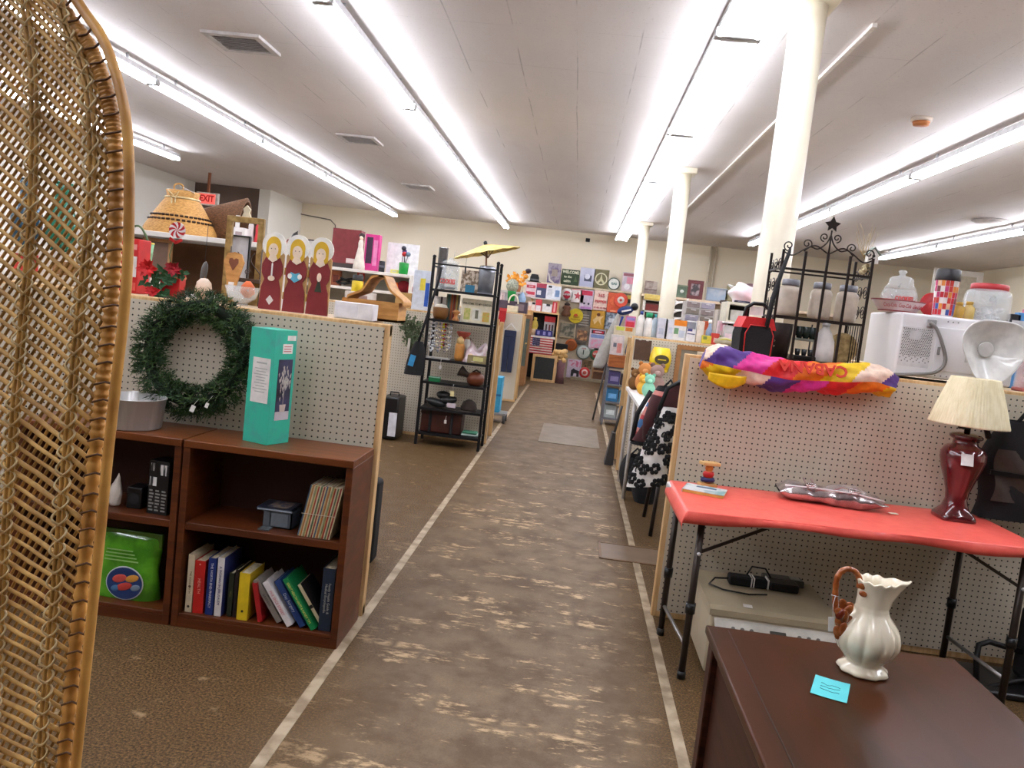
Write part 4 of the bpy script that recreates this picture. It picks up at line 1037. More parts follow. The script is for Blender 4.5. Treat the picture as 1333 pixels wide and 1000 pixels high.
MB().lathe([(.05, 0), (.062, .006), (.078, .05), (.080, .075), (.072, .095), (.066, .1), (.062, .098), (.073, .07), (.072, .05), (.055, .008), (0, .006)], 32, sy=.9).build('body', GLASS, t)
MB().lathe([(.069, .1), (.07, .106), (.056, .122), (.052, .15), (.04, .158), (.02, .162), (.012, .168), (.02, .182), (.012, .19), (0, .191)], 32, sy=.9).build('lid', GLASS, t)
txt('COOKIES', .028, REDP, t, (-.005, -.075, .055), (PI / 2 - .15, 0, 0), wmax=.08, bold=.001)
# tumbler
t = T('collage_tumbler', 'tall tumbler printed with a colourful collage and black lid', 'tumbler', (XP(1226, 3.86, ZM), 3.86, ZM))
MB().lathe([(.040, 0), (.044, .004), (.050, .165), (.0, .165)], 32).build('cup', mat('clear_tumbler', (222, 214, 216), .15, coat=.6), t)
rnd = random.Random(11); pc_ = [(200, 60, 50), (226, 140, 60), (70, 90, 160), (226, 216, 210), (190, 60, 110), (120, 60, 60), (236, 190, 150), (200, 40, 50)]
q = MB(); mats_ = [C(*c_) for c_ in pc_]
for r_ in range(6):
    z0, z1 = .008 + r_ * .026, .033 + r_ * .026
    for k in range(9):
        a0, a1 = PI + k * PI / 9 + .02, PI + (k + 1) * PI / 9 - .02; ra, rb = .0449 + .006 * z0 / .165, .0449 + .006 * z1 / .165
        q.mi = rnd.randrange(8)
        q.quad((ra * math.cos(a0), ra * math.sin(a0), z0), (ra * math.cos(a1), ra * math.sin(a1), z0), (rb * math.cos(a1), rb * math.sin(a1), z1), (rb * math.cos(a0), rb * math.sin(a0), z1))
q.build('printed_wrap', mats_, t, fixn=False)
MB().lathe([(.052, .163), (.053, .168), (.050, .21), (.046, .216), (0, .217)], 32).build('lid', C(46, 42, 44, .35), t)
YG = mat('amber_glass', (206, 160, 30), .05, alpha=.7, coat=1)
for px, lb, h in ((1246, 'small amber glass bottle just right of the tumbler', .075), (1259, 'pale amber glass jar against the big clear jar', .082)):
    j = T('amber_bottle', lb, 'bottle', (XP(px, 3.9, ZM), 3.90, ZM)); MB().lathe([(.022, 0), (.026, .006), (.026, h * .7), (.015, h * .82), (.014, h), (0, h)], 20).build('body', YG if px < 1250 else mat('pale_amber_glass', (226, 190, 90), .05, alpha=.6, coat=1), j)
    MB().lathe([(.0155, h - .012), (.0155, h + .003), (0, h + .004)], 16).build('cap', C(190, 150, 60, .3), j)
t = T('cracker_jar', 'big clear glass jar with a red metal lid on the microwave', 'jar', (XP(1281, 3.95, ZM), 3.95, ZM))
MB().lathe([(.085, 0), (.097, .008), (.100, .03), (.100, .115), (.092, .14), (.075, .152), (.073, .16), (.069, .16), (.07, .148), (.09, .13), (.095, .11), (.095, .03), (.08, .008), (0, .006)], 36).build('body', GLASS, t)
MB().lathe([(.078, .15), (.079, .154), (.079, .172), (.074, .176), (0, .176)], 36).build('lid', C(190, 50, 56, .4), t)
q = MB(); rnd = random.Random(2)
for k in range(26): q.ball((rnd.uniform(-.06, .06), rnd.uniform(-.06, .06), .016 + rnd.uniform(0, .05)), .018, .015, .012, n=8, m=5)
tag(q.build('wrapped_sweets', mat('clear_wrap', (226, 222, 216), .15, alpha=.6, coat=1), t), kind='stuff')
t = T('red_plate', 'red round plate standing behind the tumbler', 'plate', (XP(1213, 4.0, ZM), 4.03, ZM + .058))
MB().lathe([(0, 0), (.05, 0), (.058, .01), (.055, .012), (0, .004)], 28, axis=(0, -1, .12)).build('plate', C(170, 30, 34, .3), t)
MB().lathe([(.0, 0.0045), (.034, .0048), (.034, .006), (0, .006)], 24, axis=(0, -1, .12)).build('centre', C(190, 60, 56, .3), t)
# frosted shade leaning on the microwave
t = T('frosted_shade', 'frosted white flared glass shade with a round hole, leaning on the microwave', 'lamp shade', (XP(1294, 3.66, 1.38), 3.672, 1.385))
def shell(u, v):
    a = u * 2 * PI; r0 = .030; k = 1 + .10 * math.cos(3 * (a - PI / 2 + PI))
    ro = .138 * k; r = r0 + (ro - r0) * v
    cxh, czh = -.022, -.002
    x = cxh * (1 - v) + r * math.cos(a) * (1 if v < .1 else 1.0); z = czh * (1 - v) + r * math.sin(a) * 1.02
    return (x, .035 - .075 * v ** 1.2 + .02 * v * v, z)
so = MB().surf(shell, 60, 16, True).build('shade', mat('frosted_white_glass', (232, 230, 224), .3, coat=.4), t); m_ = so.modifiers.new('t', 'SOLIDIFY'); m_.thickness = .004
MB().lathe([(.030, -.004), (.034, 0), (.030, .004), (.027, 0)], 30, (-.022, .016, -.002), axis=(0, 1, 0)).build('hole_rim', C(214, 210, 204, .3), t)
# right-most glass jar and pink / blue boxes
t = T('glass_canister', 'clear glass canister at the right edge beside the microwave', 'canister', (XP(1332, 3.84, ZS), 3.84, ZS))
MB().lathe([(.04, 0), (.044, .005), (.046, .13), (.036, .15), (.034, .16), (.03, .15), (.04, .12), (.04, .01), (0, .008)], 24).build('body', GLASS, t)
MB().lathe([(.047, 0), (.049, .004), (.047, .016)], 24).build('pink_base', C(206, 120, 116), t)
for px, w_, h_, c_, lb in ((1318, .05, .10, (36, 38, 44), 'small black box far right beyond the microwave'), (1326, .04, .11, (80, 140, 200), 'light blue box beside the pink box at the right edge')):
    z = ZS; y = 4.19
    b_ = T('small_box', lb, 'box', (XP(px, y, ZS + .3), y, ZS)); MB().bx(-w_ / 2, w_ / 2, -.02, .02, 0, .26 + h_, .003).build('box', C(*c_), b_); MB().bx(-w_ / 3, w_ / 3, -.021, -.02, .28, .33).build('front_label', C(200, 200, 204), b_)
b_ = T('pink_box', 'tall pink box at the right edge behind the microwave', 'box', (XP(1342, 4.19, ZS + .3), 4.19, ZS)); MB().bx(-.045, .045, -.02, .02, 0, .39, .003).build('box', C(226, 120, 150), b_); MB().bx(-.03, .03, -.021, -.02, .2, .34).build('front_label', C(240, 190, 206), b_)
# ================================================================== left middle distance
def place(px0, py0, px1, py1, Y, zb=None):
    c = P((px0 + px1) / 2, py1, Y=Y); s = S(Y); h = (py1 - py0) * s; w = (px1 - px0) * s
    if zb is not None:
        top = P((px0 + px1) / 2, py0, Y=Y).z; h = max(.02, top - zb); c = Vector((XP((px0 + px1) / 2 - (py1 - py0) * 0, Y, zb + h / 2), Y, zb)); 
        c.x = XP((px0 + px1) / 2, Y, zb + h / 2)
    else: c.x = XP((px0 + px1) / 2, Y, c.z + h / 2)
    return c, w, h
def carton(name, label, cat, px0, py0, px1, py1, Y, col, depth=.12, zb=None, group=None, panels=(), text=(), rough=.5, rz=0, body='carton', b=.003, panel='printed_panel'):
    c, w, h = place(px0, py0, px1, py1, Y, zb); t = T(name, label, cat, c, rz=rz, group=group)
    m = col if not isinstance(col, tuple) else C(*col, rough)
    MB().bx(-w / 2, w / 2, 0, depth, 0, h, b).build(body, m, t)
    for k, (u0, v0, u1, v1, pc) in enumerate(panels):
        e = .0012 + .0006 * k; MB().bx(-w / 2 + w * u0, -w / 2 + w * u1, -e, .001, h * v0, h * v1).build(panel, pc if not isinstance(pc, tuple) else C(*pc, .5), t)
    for (s_, u, v, sz, tc) in text: txt(s_, h * sz, C(*tc), t, (-w / 2 + w * u, -.0045, h * v), wmax=w * .92, bold=.0004)
    return t
def vessel(name, label, cat, px0, py0, px1, py1, Y, prof, m, zb=None, group=None, part='body', caps=(), n=20, fn=None, dy=0):
    """prof: (r,z) in units of half-width and height"""
    c, w, h = place(px0, py0, px1, py1, Y, zb); c.y += dy; t = T(name, label, cat, c, group=group)
    MB().lathe([(r * w / 2, z * h) for r, z in prof], n, fn=fn).build(part, m, t)
    for nm, pr, mm in caps: MB().lathe([(r * w / 2, z * h) for r, z in pr], n).build(nm, mm, t)
    return t, w, h
JUG = [(.9, 0), (1, .03), (1, .6), (.8, .75), (.4, .85), (.36, .9), (0, .9)]
CAPJ = [(.42, .86), (.42, 1), (0, 1)]
BOTTLE = [(.85, 0), (1, .03), (1, .55), (.45, .72), (.4, .85), (0, .85)]
# ---- on top of the near left divider
zt = 1.211
# three choir figures, hinged together
t = T('choir_screen', 'hinged wooden screen of three painted choir girls in burgundy gowns on the divider', 'folding screen', (XP(385, 3.32, zt + .15), 3.32, zt))
BURG = mat('burgundy_paint', (134, 44, 46), .5, col2=(122, 36, 40), scale=9); TANW = mat('tan_panel', (196, 156, 100), .6)
HALO = C(250, 246, 238); HAIR = C(226, 180, 44); SKIN = C(248, 224, 198)
def ell(cx, cz, rx, rz, n=24, a0=0, a1=2 * PI): return [(cx + rx * math.cos(a0 + (a1 - a0) * k / n), cz + rz * math.sin(a0 + (a1 - a0) * k / n)) for k in range(n if a1 - a0 > 6.2 else n + 1)]
for k, (px, dz, var) in enumerate(((353, 0, 0), (384, -.002, 1), (414.5, -.004, 2))):
    x = XP(px, 3.32, zt + .1) - t.location.x; ry = (-1) ** k * .006
    pn = MB().prism([(x - .046, 0), (x + .046, 0), (x + .046, .23), (x + .03, .25), (x - .03, .25), (x - .046, .23)], 0, .008).build('panel', TANW, t)
    MB().prism(ell(x, .268, .050, .052), -.004, .004).build('halo', HALO, pn)
    MB().prism([(x - .047, 0), (x + .046, 0), (x + .041, .09), (x + .030, .125), (x + .043, .15), (x + .044, .185), (x + .03, .215), (x + .012, .228), (x - .012, .228), (x - .03, .215), (x - .044, .185), (x - .043, .15), (x - .030, .125), (x - .042, .09)], -.005, 0).build('gown', BURG, pn)
    hp = ell(x, .262, .031, .040, 20, .0, PI); MB().prism(hp + [(x - .031, .225), (x - .024, .212), (x + .024, .212), (x + .031, .225)], -.007, -.003).build('hair', HAIR, pn)
    MB().prism(ell(x, .247, .0205, .027), -.009, -.006).build('face', SKIN, pn)
    MB().prism([(x - .009, .236), (x + .009, .236), (x + .020, .208), (x, .196), (x - .020, .208)], -.0085, -.005).build('neck', SKIN, pn)
    q = MB()
    for s in (-1, 1): q.prism(ell(x + s * .008, .252, .0022, .0022, 8), -.0098, -.0088)
    q.build('eyes', C(80, 60, 50), pn)
    if var == 0:
        MB().prism([(x - .003, .135), (x + .003, .135), (x + .003, .19), (x, .195), (x - .003, .19)], -.0075, -.004).build('candle', HALO, pn); MB().prism(ell(x, .13, .014, .011), -.0085, -.004).build('hands', SKIN, pn)
        MB().prism([(x, .02), (x + .016, .04), (x, .06), (x - .016, .04)], -.0068, -.004).build('price_label', PAPER, pn)
    if var == 1:
        MB().prism([(x - .022, .165), (x - .003, .158), (x + .016, .165), (x + .018, .135), (x - .003, .122), (x - .02, .135)], -.0075, -.004).build('song_book', C(96, 178, 206), pn)
        q = MB()
        for s in (-1, 1): q.prism(ell(x - .003 + s * .021, .148, .009, .011, 14), -.009, -.004)
        q.build('hands', HALO, pn)
    if var == 2:
        MB().prism(ell(x, .155, .009, .018), -.0085, -.004).build('hands', SKIN, pn); MB().prism([(x - .004, .14), (x + .0, .15), (x + .004, .14), (x + .015, .095), (x - .015, .095)], -.0075, -.004).build('tree', C(58, 66, 48), pn)
    if k:
        q = MB()
        for z in (.05, .15): q.cyl((x - .048, -.002, z), (x - .048, -.002, z + .03), .003, n=8)
        sepbuild(q, 'hinge', C(206, 170, 90, .3, metal=.8), t)
t2 = carton('flat_white_box', 'long flat white box on the divider beside the choir figures', 'box', 434, 394, 486, 416, 3.30, (232, 230, 232), .09, zt, panels=((.04, .1, .62, .8, C(224, 224, 230)),), rough=.6, body='box')
# bentwood carrier
t = T('bentwood_basket', 'tan wooden carrier with two curved boards meeting in a peak', 'basket', (XP(482, 3.46, 1.28), 3.46, zt))
OAK = mat('honey_oak', (204, 150, 84), .5, col2=(178, 124, 62), scale=10, stretch=(1, 1, 5))
wb_ = .125
q = MB(); q.bx(-wb_, wb_, 0, .012, 0, .085); q.bx(-wb_, wb_, .148, .16, 0, .085); q.bx(-wb_, -wb_ + .012, .012, .148, 0, .085); q.bx(wb_ - .012, wb_, .012, .148, 0, .085); q.bx(-wb_, wb_, .0, .16, 0, .01); q.build('box', OAK, t)
for s in (-1, 1):
    pr_ = spline([(wb_, .08), (wb_ - .004, .098), (wb_ - .03, .118), (wb_ - .06, .14), (wb_ - .082, .175), (.03, .195), (.006, .197)] if s > 0 else [(wb_, .08), (wb_ - .004, .098), (wb_ - .03, .112), (wb_ - .06, .128), (.042, .165), (.02, .192), (-.026, .197)], 5)
    q = MB(); q.prism([(s * x + .02, z) for x, z in pr_] + [(s * (x - .004) + .02, z - .009) for x, z in pr_[::-1]], -.005, .165); q.build('curved_side', OAK, t)
vessel('red_candle', 'red glass candle jar inside the wooden carrier', 'candle', 492, 401, 512, 421, 3.55, [(.8, 0), (1, .1), (.95, .9), (.7, 1), (0, 1)], mat('red_glass', (150, 30, 34), .1, coat=.8), zt + .011, caps=(('wick', [(.05, 1), (.05, 1.06), (0, 1.06)], C(40, 30, 30)),))
# poinsettia in a red box planter
c, w, h = place(212, 352, 238, 388, 3.34, zt)
t = T('poinsettia_planter', 'red box planter of artificial poinsettias by the top of the wreath', 'planter', c, rz=.1); 
MB().bx(-w / 2, w / 2, -.035, .035, 0, h, .003).build('planter', C(186, 24, 28, .4), t)
q = MB()
for z in (h * .72, h * .93): q.bx(-w / 2 - .001, w / 2 + .001, -.0365, .0365, z, z + .009)
sepbuild(q, 'ribbon', C(206, 160, 110), t)
rnd = random.Random(6)
def leafy(q, p, d, l, w_):
    d = Vector(d).normalized(); s = d.cross(Vector((.3, -1, .2))).normalized() * w_; p = Vector(p); n_ = Vector((0, -.004, 0))
    q.quad(p, p + d * l * .45 + s + n_, p + d * l, p + d * l * .45 - s + n_)
for cxp, cz, r, m_, cnt in ((-.085, .115, .05, (206, 26, 28), 16), (.02, .125, .042, (160, 20, 34), 15), (-.055, .02, .034, (190, 24, 34), 10)):
    q = MB()
    for k in range(cnt):
        a = k * 2.4; leafy(q, (cxp, -.055, cz), (math.cos(a), -.5 + rnd.uniform(-.3, .3), math.sin(a) * .9), r * rnd.uniform(.7, 1.1), .011)
    q.ball((cxp, -.06, cz), .008, .006, .008, n=8, m=5); q.build('flower', C(*m_), t, fixn=False)
q = MB()
for k in range(85):
    b_ = rnd.choice(((-.08, .08), (-.05, .04), (0, .11), (-.03, .08), (-.045, -.0), (.035, .10), (-.03, .02)))
    a = rnd.uniform(0, 6.28); leafy(q, (b_[0] + rnd.uniform(-.02, .02), -.036, b_[1] + rnd.uniform(-.02, .02)), (math.cos(a), -.4, math.sin(a)), rnd.uniform(.03, .05), .012)
q.build('leaves', C(44, 88, 50), t, fixn=False)
q = MB(); q.tube([(-.01, 0, .1), (-.015, -.02, .18), (.0, -.02, .245)], .002, 5); q.build('pick_stem', C(60, 110, 60), t)
q = MB(); q.mi = 0
sw = Vector((.012, -.03, .285))
for k in range(14):
    q.mi = k % 2
    for j in range(5):
        def sp(r, a): return sw + Vector((r * math.cos(a + r * 22), -.0, r * math.sin(a + r * 22)))
        a0, a1 = k * PI / 7, (k + 1) * PI / 7; r0, r1 = .0335 * j / 5, .0335 * (j + 1) / 5
        if j == 0: q.tri(sw, sp(r1, a0), sp(r1, a1))
        else: q.quad(sp(r0, a0), sp(r1, a0), sp(r1, a1), sp(r0, a1))
so = q.build('candy_swirl', [C(236, 226, 222, .3), C(190, 30, 36, .3)], t, fixn=False); bv = so.modifiers.new('t', 'SOLIDIFY'); bv.thickness = .008
q = MB(); q.box((.0, -.032, .24), (.035, .004, .012), (0, .5, 0)); q.box((.022, -.032, .238), (.035, .004, .012), (0, -.5, 0)); q.build('ribbon_bow', REDP, t)
# red card box and green cups at the far left
carton('toy_box', 'red and white toy box on the divider next to the wicker chair rim', 'box', 155, 310, 180, 380, 3.36, (206, 32, 32), .1, zt, panels=((.2, .30, .94, .68, (226, 218, 214)), (.3, .05, .94, .2, (226, 96, 84)), (.55, .8, .9, .9, (236, 160, 150))))
vessel('green_cups', 'stack of pale green paper cups left of the poinsettias', 'cups', 177, 316, 199, 360, 3.5, [(.62, 0), (.7, .2), (.75, .22), (.72, .24), (.8, .45), (.85, .47), (.8, .49), (.88, .7), (.93, .72), (.88, .74), (1, 1), (.9, 1), (.0, .95)], C(140, 200, 150), zt + .06, caps=(('yellow_rim', [(.98, .97), (1.03, 1), (.96, 1.02)], C(226, 206, 90)),))
carton('display_block', 'white card stand under the stack of green cups', 'stand', 172, 356, 196, 388, 3.47, (226, 222, 216), .1, zt, panels=((.1, .2, .8, .6, (140, 110, 80)),), body='stand')
t = T('metal_arch', 'green wire arch ornament with a daisy behind the toy box', 'garden ornament', (XP(178, 3.62, 1.4), 3.62, zt))
q = MB(); q.tube(spline([(-.09, 0), (-.09, .15), (-.075, .24), (0, .30), (.055, .22), (.062, .1), (.062, 0)], 6) and [(x, 0, z) for x, z in spline([(-.09, 0), (-.09, .15), (-.075, .24), (0, .30), (.055, .22), (.062, .1), (.062, 0)], 6)], .005, 6); q.build('arch', C(84, 104, 62), t)
q = MB()
for k in range(12): a = k * PI / 6; q.ball((.045 + .018 * math.cos(a), -.012, .21 + .018 * math.sin(a)), .008, .003, .006, n=8, m=5, rot=(0, -a, 0))
q.build('daisy_petals', C(226, 190, 176), t); MB().ball((.045, -.016, .21), .009, .004, .009).build('daisy_centre', C(160, 80, 70), t)
vessel('gourd', 'round pale pink gourd ball behind the top of the wreath', 'gourd', 254, 362, 276, 386, 3.5, [(.3, 0), (.8, .12), (1, .45), (.85, .8), (.4, .98), (0, 1)], C(226, 204, 180), zt, caps=(('stem', [(.06, .97), (.05, 1.08), (0, 1.08)], C(130, 100, 60)),))
# framed pieces and glass bowl
def frame(name, label, px0, py0, px1, py1, Y, col, bw=.02, zb=None, inner=None, cat='picture frame', dep=.02, lean=0):
    c, w, h = place(px0, py0, px1, py1, Y, zb); t = T(name, label, cat, c, rot=(lean, 0, 0)); m = col if not isinstance(col, tuple) else C(*col)
    q = MB(); q.bx(-w / 2, w / 2, 0, dep, 0, bw, .002); q.bx(-w / 2, w / 2, 0, dep, h - bw, h, .002); q.bx(-w / 2, -w / 2 + bw, .001, dep - .001, bw, h - bw); q.bx(w / 2 - bw, w / 2, .001, dep - .001, bw, h - bw); q.build('frame', m, t)
    if inner is not None: MB().bx(-w / 2 + bw, w / 2 - bw, dep * .5, dep * .8, bw, h - bw).build('picture', inner if not isinstance(inner, tuple) else C(*inner), t)
    return t, w, h
GILT = mat('old_gilt', (176, 146, 90), .4, .3, col2=(140, 112, 62), scale=30)
t, w, h = frame('gilt_picture', 'empty old gilt picture frame with a carved crest behind the figures', 290, 282, 341, 398, 3.56, GILT, .026, zt)
q = MB(); q.prism([(-.02, h), (.02, h), (.012, h + .02), (.016, h + .035), (0, h + .052), (-.016, h + .035), (-.012, h + .02)], .002, .016); q.build('carved_crest', C(214, 200, 168), t)
frame('black_picture', 'thin black frame with a pale print standing behind the gilt frame', 296, 306, 323, 388, 3.64, BLACKP, .006, zt, (206, 208, 212))
t = T('heart_board', 'tan wooden tulip-shaped board with a heart cut-out behind the wreath', 'board', (XP(298, 3.44, 1.3), 3.46, zt + .055), rot=(-.1, 0, 0))
MB().prism([(-.016, 0), (.014, 0), (.03, .07), (.045, .13), (.03, .165), (0, .172), (-.03, .165), (-.045, .13), (-.028, .07)], 0, .012).build('board', OAK, t)
MB().prism([(0, .09), (.022, .125), (.02, .142), (.008, .145), (0, .137), (-.008, .145), (-.02, .142), (-.022, .125)], -.0012, .0).build('heart', C(126, 70, 40), t)
MB().bx(-.012, .012, -.002, 0, .0, .04).build('price_tag', PAPER, t)
t = T('wire_shelf_stand', 'small dark wooden shelf with curled wire brackets in front of the frames', 'shelf', (XP(315, 3.48, 1.3), 3.48, zt))
MB().bx(-.075, .075, 0, .09, .10, .118, .002).build('shelf_board', C(74, 56, 40), t)
for s in (-1, 1):
    q = MB(); q.tube([(s * .07, .02, 0), (s * .07, .02, .25)], .003, 6); q.tube([(s * (.07 - .03 * (1 - math.cos(i * .4)) * .8), .02, .13 + i * .009) for i in range(12)], .0025, 5)
    q.tube([(s * (.02 + .014 * (1 - i / 26) * math.cos(i * .5)), -.0, .145 + .014 * (1 - i / 26) * math.sin(i * .5)) for i in range(24)], .002, 5); q.build('wire_bracket', C(90, 78, 70, .4, metal=.6), t)
t, w, h = vessel('glass_bowl', 'clear glass bowl with an orange ornament below the gilt frame', 'bowl', 292, 372, 338, 400, 3.40, [(.35, 0), (.4, .05), (.3, .12), (.8, .4), (1, .95), (.97, .97), (.75, .42), (.2, .16), (0, .15)], GLASS, zt, n=28)
vessel('orange_ornament', 'small orange ornament sitting in the glass bowl', 'ornament', 313, 366, 332, 379, 3.40, [(.3, 0), (1, .3), (.9, .7), (.3, 1), (0, 1)], C(206, 96, 40), zt + .035, dy=.0)
t = T('fish_ornament', 'grey hanging fish ornament on a string above the wreath', 'ornament', (XP(251, 3.50, 1.4), 3.62, 1.285))
MB().ball((0, 0, .05), .016, .012, .05, rot=(0, .12, 0)).build('fish_body', C(92, 90, 88, .35), t); MB().prism([(-.012, -.03), (.012, -.03), (.004, .01), (-.004, .01)], -.004, .004).build('tail', C(206, 200, 190), t); MB().tube([(0, 0, .09), (.003, 0, .26)], .0014, 4).build('string', C(60, 50, 44), t)
# ---- tiered shelf unit with baskets
SHW = mat('white_shelf_paint', (228, 222, 214), .5, scale=4)
def shelf_unit(name, label, x0, x1, Y, zs_, dep, m, back=None, side=True, h=None):
    t = T(name, label, 'shelf unit', ((x0 + x1) / 2, Y, 0)); w = (x1 - x0) / 2
    for z in zs_: MB().bx(-w, w, 0, dep, z - .03, z, .003).build('shelf', m, t)
    h = h or max(zs_)
    if side:
        for s in (-1, 1): MB().bx(s * w, s * (w + .02), 0, dep, 0, h, .002).build('side_panel', m, t)
    if back is not None: MB().bx(-w, w, dep, dep + .012, 0, h - .03).build('back_panel', back, t)
    return t
xa_, xb_ = XP(110, 4.6, 1.5), XP(352, 4.6, 1.5)
shelf_unit('display_shelf', 'white tiered shelf with brown backing carrying the two baskets', xa_, xb_, 4.55, [.55, 1.2, 1.538], .5, SHW, mat('brown_backing', (128, 88, 58), .7, col2=(112, 74, 46), scale=5))
zz = 1.539
WICK = mat('honey_wicker', (206, 156, 84), .6, col2=(170, 118, 54), scale=60, stretch=(1, 1, 6), bump=.6)
t = T('cone_basket', 'honey wicker cone basket with a tied neck on the white shelf', 'basket', (XP(236, 4.8, zz + .1), 4.80, zz))
def wv(q, a, r, z): return Vector((q.x * (1 + .008 * math.sin(a * 60)), q.y * (1 + .008 * math.sin(a * 60)), q.z))
MB().lathe([(.212, 0), (.208, .03), (.17, .10), (.128, .17), (.096, .215), (.09, .235), (.097, .262), (.088, .264), (.08, .235), (.16, .10), (.2, .01)], 60, fn=wv, cap=False).build('body', WICK, t)
q = MB()
for j, (r, z) in enumerate(((.168, .105), (.182, .08))):
    for k in range(40): a = k * 2 * PI / 40 + j * .07; q.box((r * math.cos(a), r * math.sin(a), z), (.008, .019, .015), (0, .7, a), 0)
q.build('open_work', C(60, 36, 20), t)
MB().tube([(.098 * math.cos(k * PI / 12), .098 * math.sin(k * PI / 12), .218) for k in range(24)], .006, 6, closed=True).build('neck_cord', WKC, t)
MB().tube([(-.02, -.10, .22), (-.03, -.12, .25), (0, -.115, .225), (.035, -.12, .25), (.01, -.11, .215), (.02, -.125, .13), (0, -.125, .15), (-.01, -.115, .21)], .004, 6).build('bow', WKC, t)
q = MB(); q.box((-.03, -.02, .268), (.10, .05, .003), (0, -.05, .2)); q.box((.05, -.05, .272), (.09, .035, .003), (0, .35, .3)); sepbuild(q, 'paper_tag', PAPER, t)
MB().tube([(-.03 + .03 * math.cos(k * PI / 8), 0, .285 + .022 * math.sin(k * PI / 8)) for k in range(16)], .005, 6, closed=True).build('hanging_loop', WICK, t)
t = T('scoop_basket', 'brown woven scoop basket tipped on its side behind the honey basket', 'basket', (XP(287, 4.95, zz + .1), 4.98, zz + .001))
BRW = mat('brown_wicker', (122, 84, 52), .7, col2=(86, 56, 32), scale=70, stretch=(1, 1, 5), bump=.6)
q = MB(); q.surf(lambda u, v: (-.135 + .27 * v + .02 * math.sin(u * PI), -.02 - .10 * math.cos(u * PI) * (.5 + .5 * v), (.19 + .09 * v) * math.sin(u * PI) ** .7), 24, 12); so = q.build('body', BRW, t); m_ = so.modifiers.new('t', 'SOLIDIFY'); m_.thickness = .008
MB().tube([(.135 + .02 * math.sin(k / 24 * PI), -.02 - .10 * math.cos(k / 24 * PI), .26 * math.sin(k / 24 * PI) ** .8) for k in range(25)], .009, 6).build('rim', BRW, t)
MB().bx(.14, .165, -.135, -.13, .09, .16).build('price_tag', PAPER, t)
for k, (p0, p1, y0, y1, c_, lb) in enumerate(((322, 331, 288, 315, (216, 208, 204), 'white candle figure on the white shelf behind the gilt frame'), (331, 343, 290, 313, (206, 50, 60), 'red paper bag at the right end of the basket shelf'))):
    vessel('shelf_figure', lb, 'figure', p0, y0, p1, y1, 4.85, [(.9, 0), (1, .1), (.7, .5), (.8, .8), (.4, 1), (0, 1)], C(*c_), zz, caps=(('cap', [(.3, .98), (.2, 1.05), (0, 1.05)], C(230, 226, 220)),))
carton('white_jar_box', 'small white pot box at the right of the basket shelf', 'box', 303, 296, 318, 312, 4.75, (220, 214, 210), .08, zz, panels=((.2, .2, .8, .7, (170, 150, 150)),))
frame('tan_picture', 'tan picture frame leaning below the honey basket', 182, 310, 223, 372, 4.62, (176, 130, 84), .02, 1.201, (120, 92, 76))
for k, (p0, y0, p1, y1, c_, lb) in enumerate(((60, 240, 100, 330, (40, 120, 96), 'green glass vase seen through the wicker weave'), (15, 235, 55, 330, (60, 90, 110), 'blue-green glass bottle seen through the wicker weave'), (110, 270, 140, 330, (220, 214, 206), 'white pitcher seen through the wicker weave'))):
    vessel('weave_vase', lb, 'vase', p0, y0, p1, y1, 3.52, [(.5, 0), (.9, .2), (1, .5), (.5, .75), (.45, .9), (.6, 1), (0, 1)], C(*c_, .15), 1.345, caps=(('rim', [(.6, 1), (.66, 1.02), (.55, 1.03)], C(*c_, .15)),))
carton('weave_shelf', 'white painted shelf block seen through the wicker weave', 'shelf', 5, 327, 145, 400, 3.42, (214, 206, 196), .2, zt, panels=((.05, .2, .3, .8, (200, 60, 50)), (.45, .3, .7, .7, (150, 110, 70))), body='block')
# ---- second white shelves
x0_, x1_ = XP(345, 8.4, 1.5), XP(534, 8.4, 1.5)
shelf_unit('long_white_shelf', 'long white two-tier shelf against the booth divider with the burgundy case', x0_, x1_, 8.35, [.6, 1.36, 1.55], .45, SHW, mat('pale_backing', (206, 198, 180), .7, scale=5))
zu, zl = 1.551, 1.361; Y8 = 8.5
carton('burgundy_case', 'burgundy vinyl record case on the long white shelf', 'case', 431, 298, 469, 346, Y8, mat('burgundy_vinyl', (128, 48, 50), .5, scale=20), .16, zu, panels=((0, 0, 1, .12, (66, 54, 52)), (.55, .14, .88, .26, (226, 206, 200))), body='case')
t, w, h = vessel('bride_doll', 'dark-haired doll in a long white gown beside the burgundy case', 'doll', 461, 303, 477, 348, 8.42, [(1, 0), (.95, .1), (.62, .4), (.38, .62), (.42, .72), (.3, .8), (0, .82)], C(230, 220, 206), zu)
MB().ball((0, 0, h * .87), w * .16, w * .16, h * .075).build('face', SKIN, t); MB().ball((0, .01, h * .92), w * .24, w * .22, h * .08).build('hair', C(40, 26, 24), t)
carton('doll_box', 'pink doll box with a clear window on the long white shelf', 'box', 474, 305, 493, 352, Y8, (218, 60, 140), .1, zu, panels=((.12, .2, .55, .92, (70, 50, 70)), (.62, .15, .9, .85, (236, 140, 190))))
vessel('black_mug', 'small black mug right of the pink doll box', 'mug', 493, 340, 501, 353, Y8, [(.9, 0), (1, .05), (1, 1), (.85, 1), (.8, .1), (0, .1)], C(30, 28, 34, .3), zu, caps=(('grey_band', [(1.02, .4), (1.04, .5), (1.02, .6)], C(90, 90, 100)),))
t, w, h = vessel('dark_sculpture', 'black twisted sculpture behind the middle choir figure', 'sculpture', 377, 300, 392, 327, Y8, [(.5, 0), (.3, .2), (.7, .4), (.3, .55), (.6, .75), (.3, .9), (0, 1)], C(40, 32, 28, .4), zu, fn=lambda q, a, r, z: Vector((q.x * 1.3 + .02 * math.sin(z * 40), q.y, q.z)), caps=(('base', [(.7, 0), (.7, .06), (0, .06)], C(60, 40, 30)),))
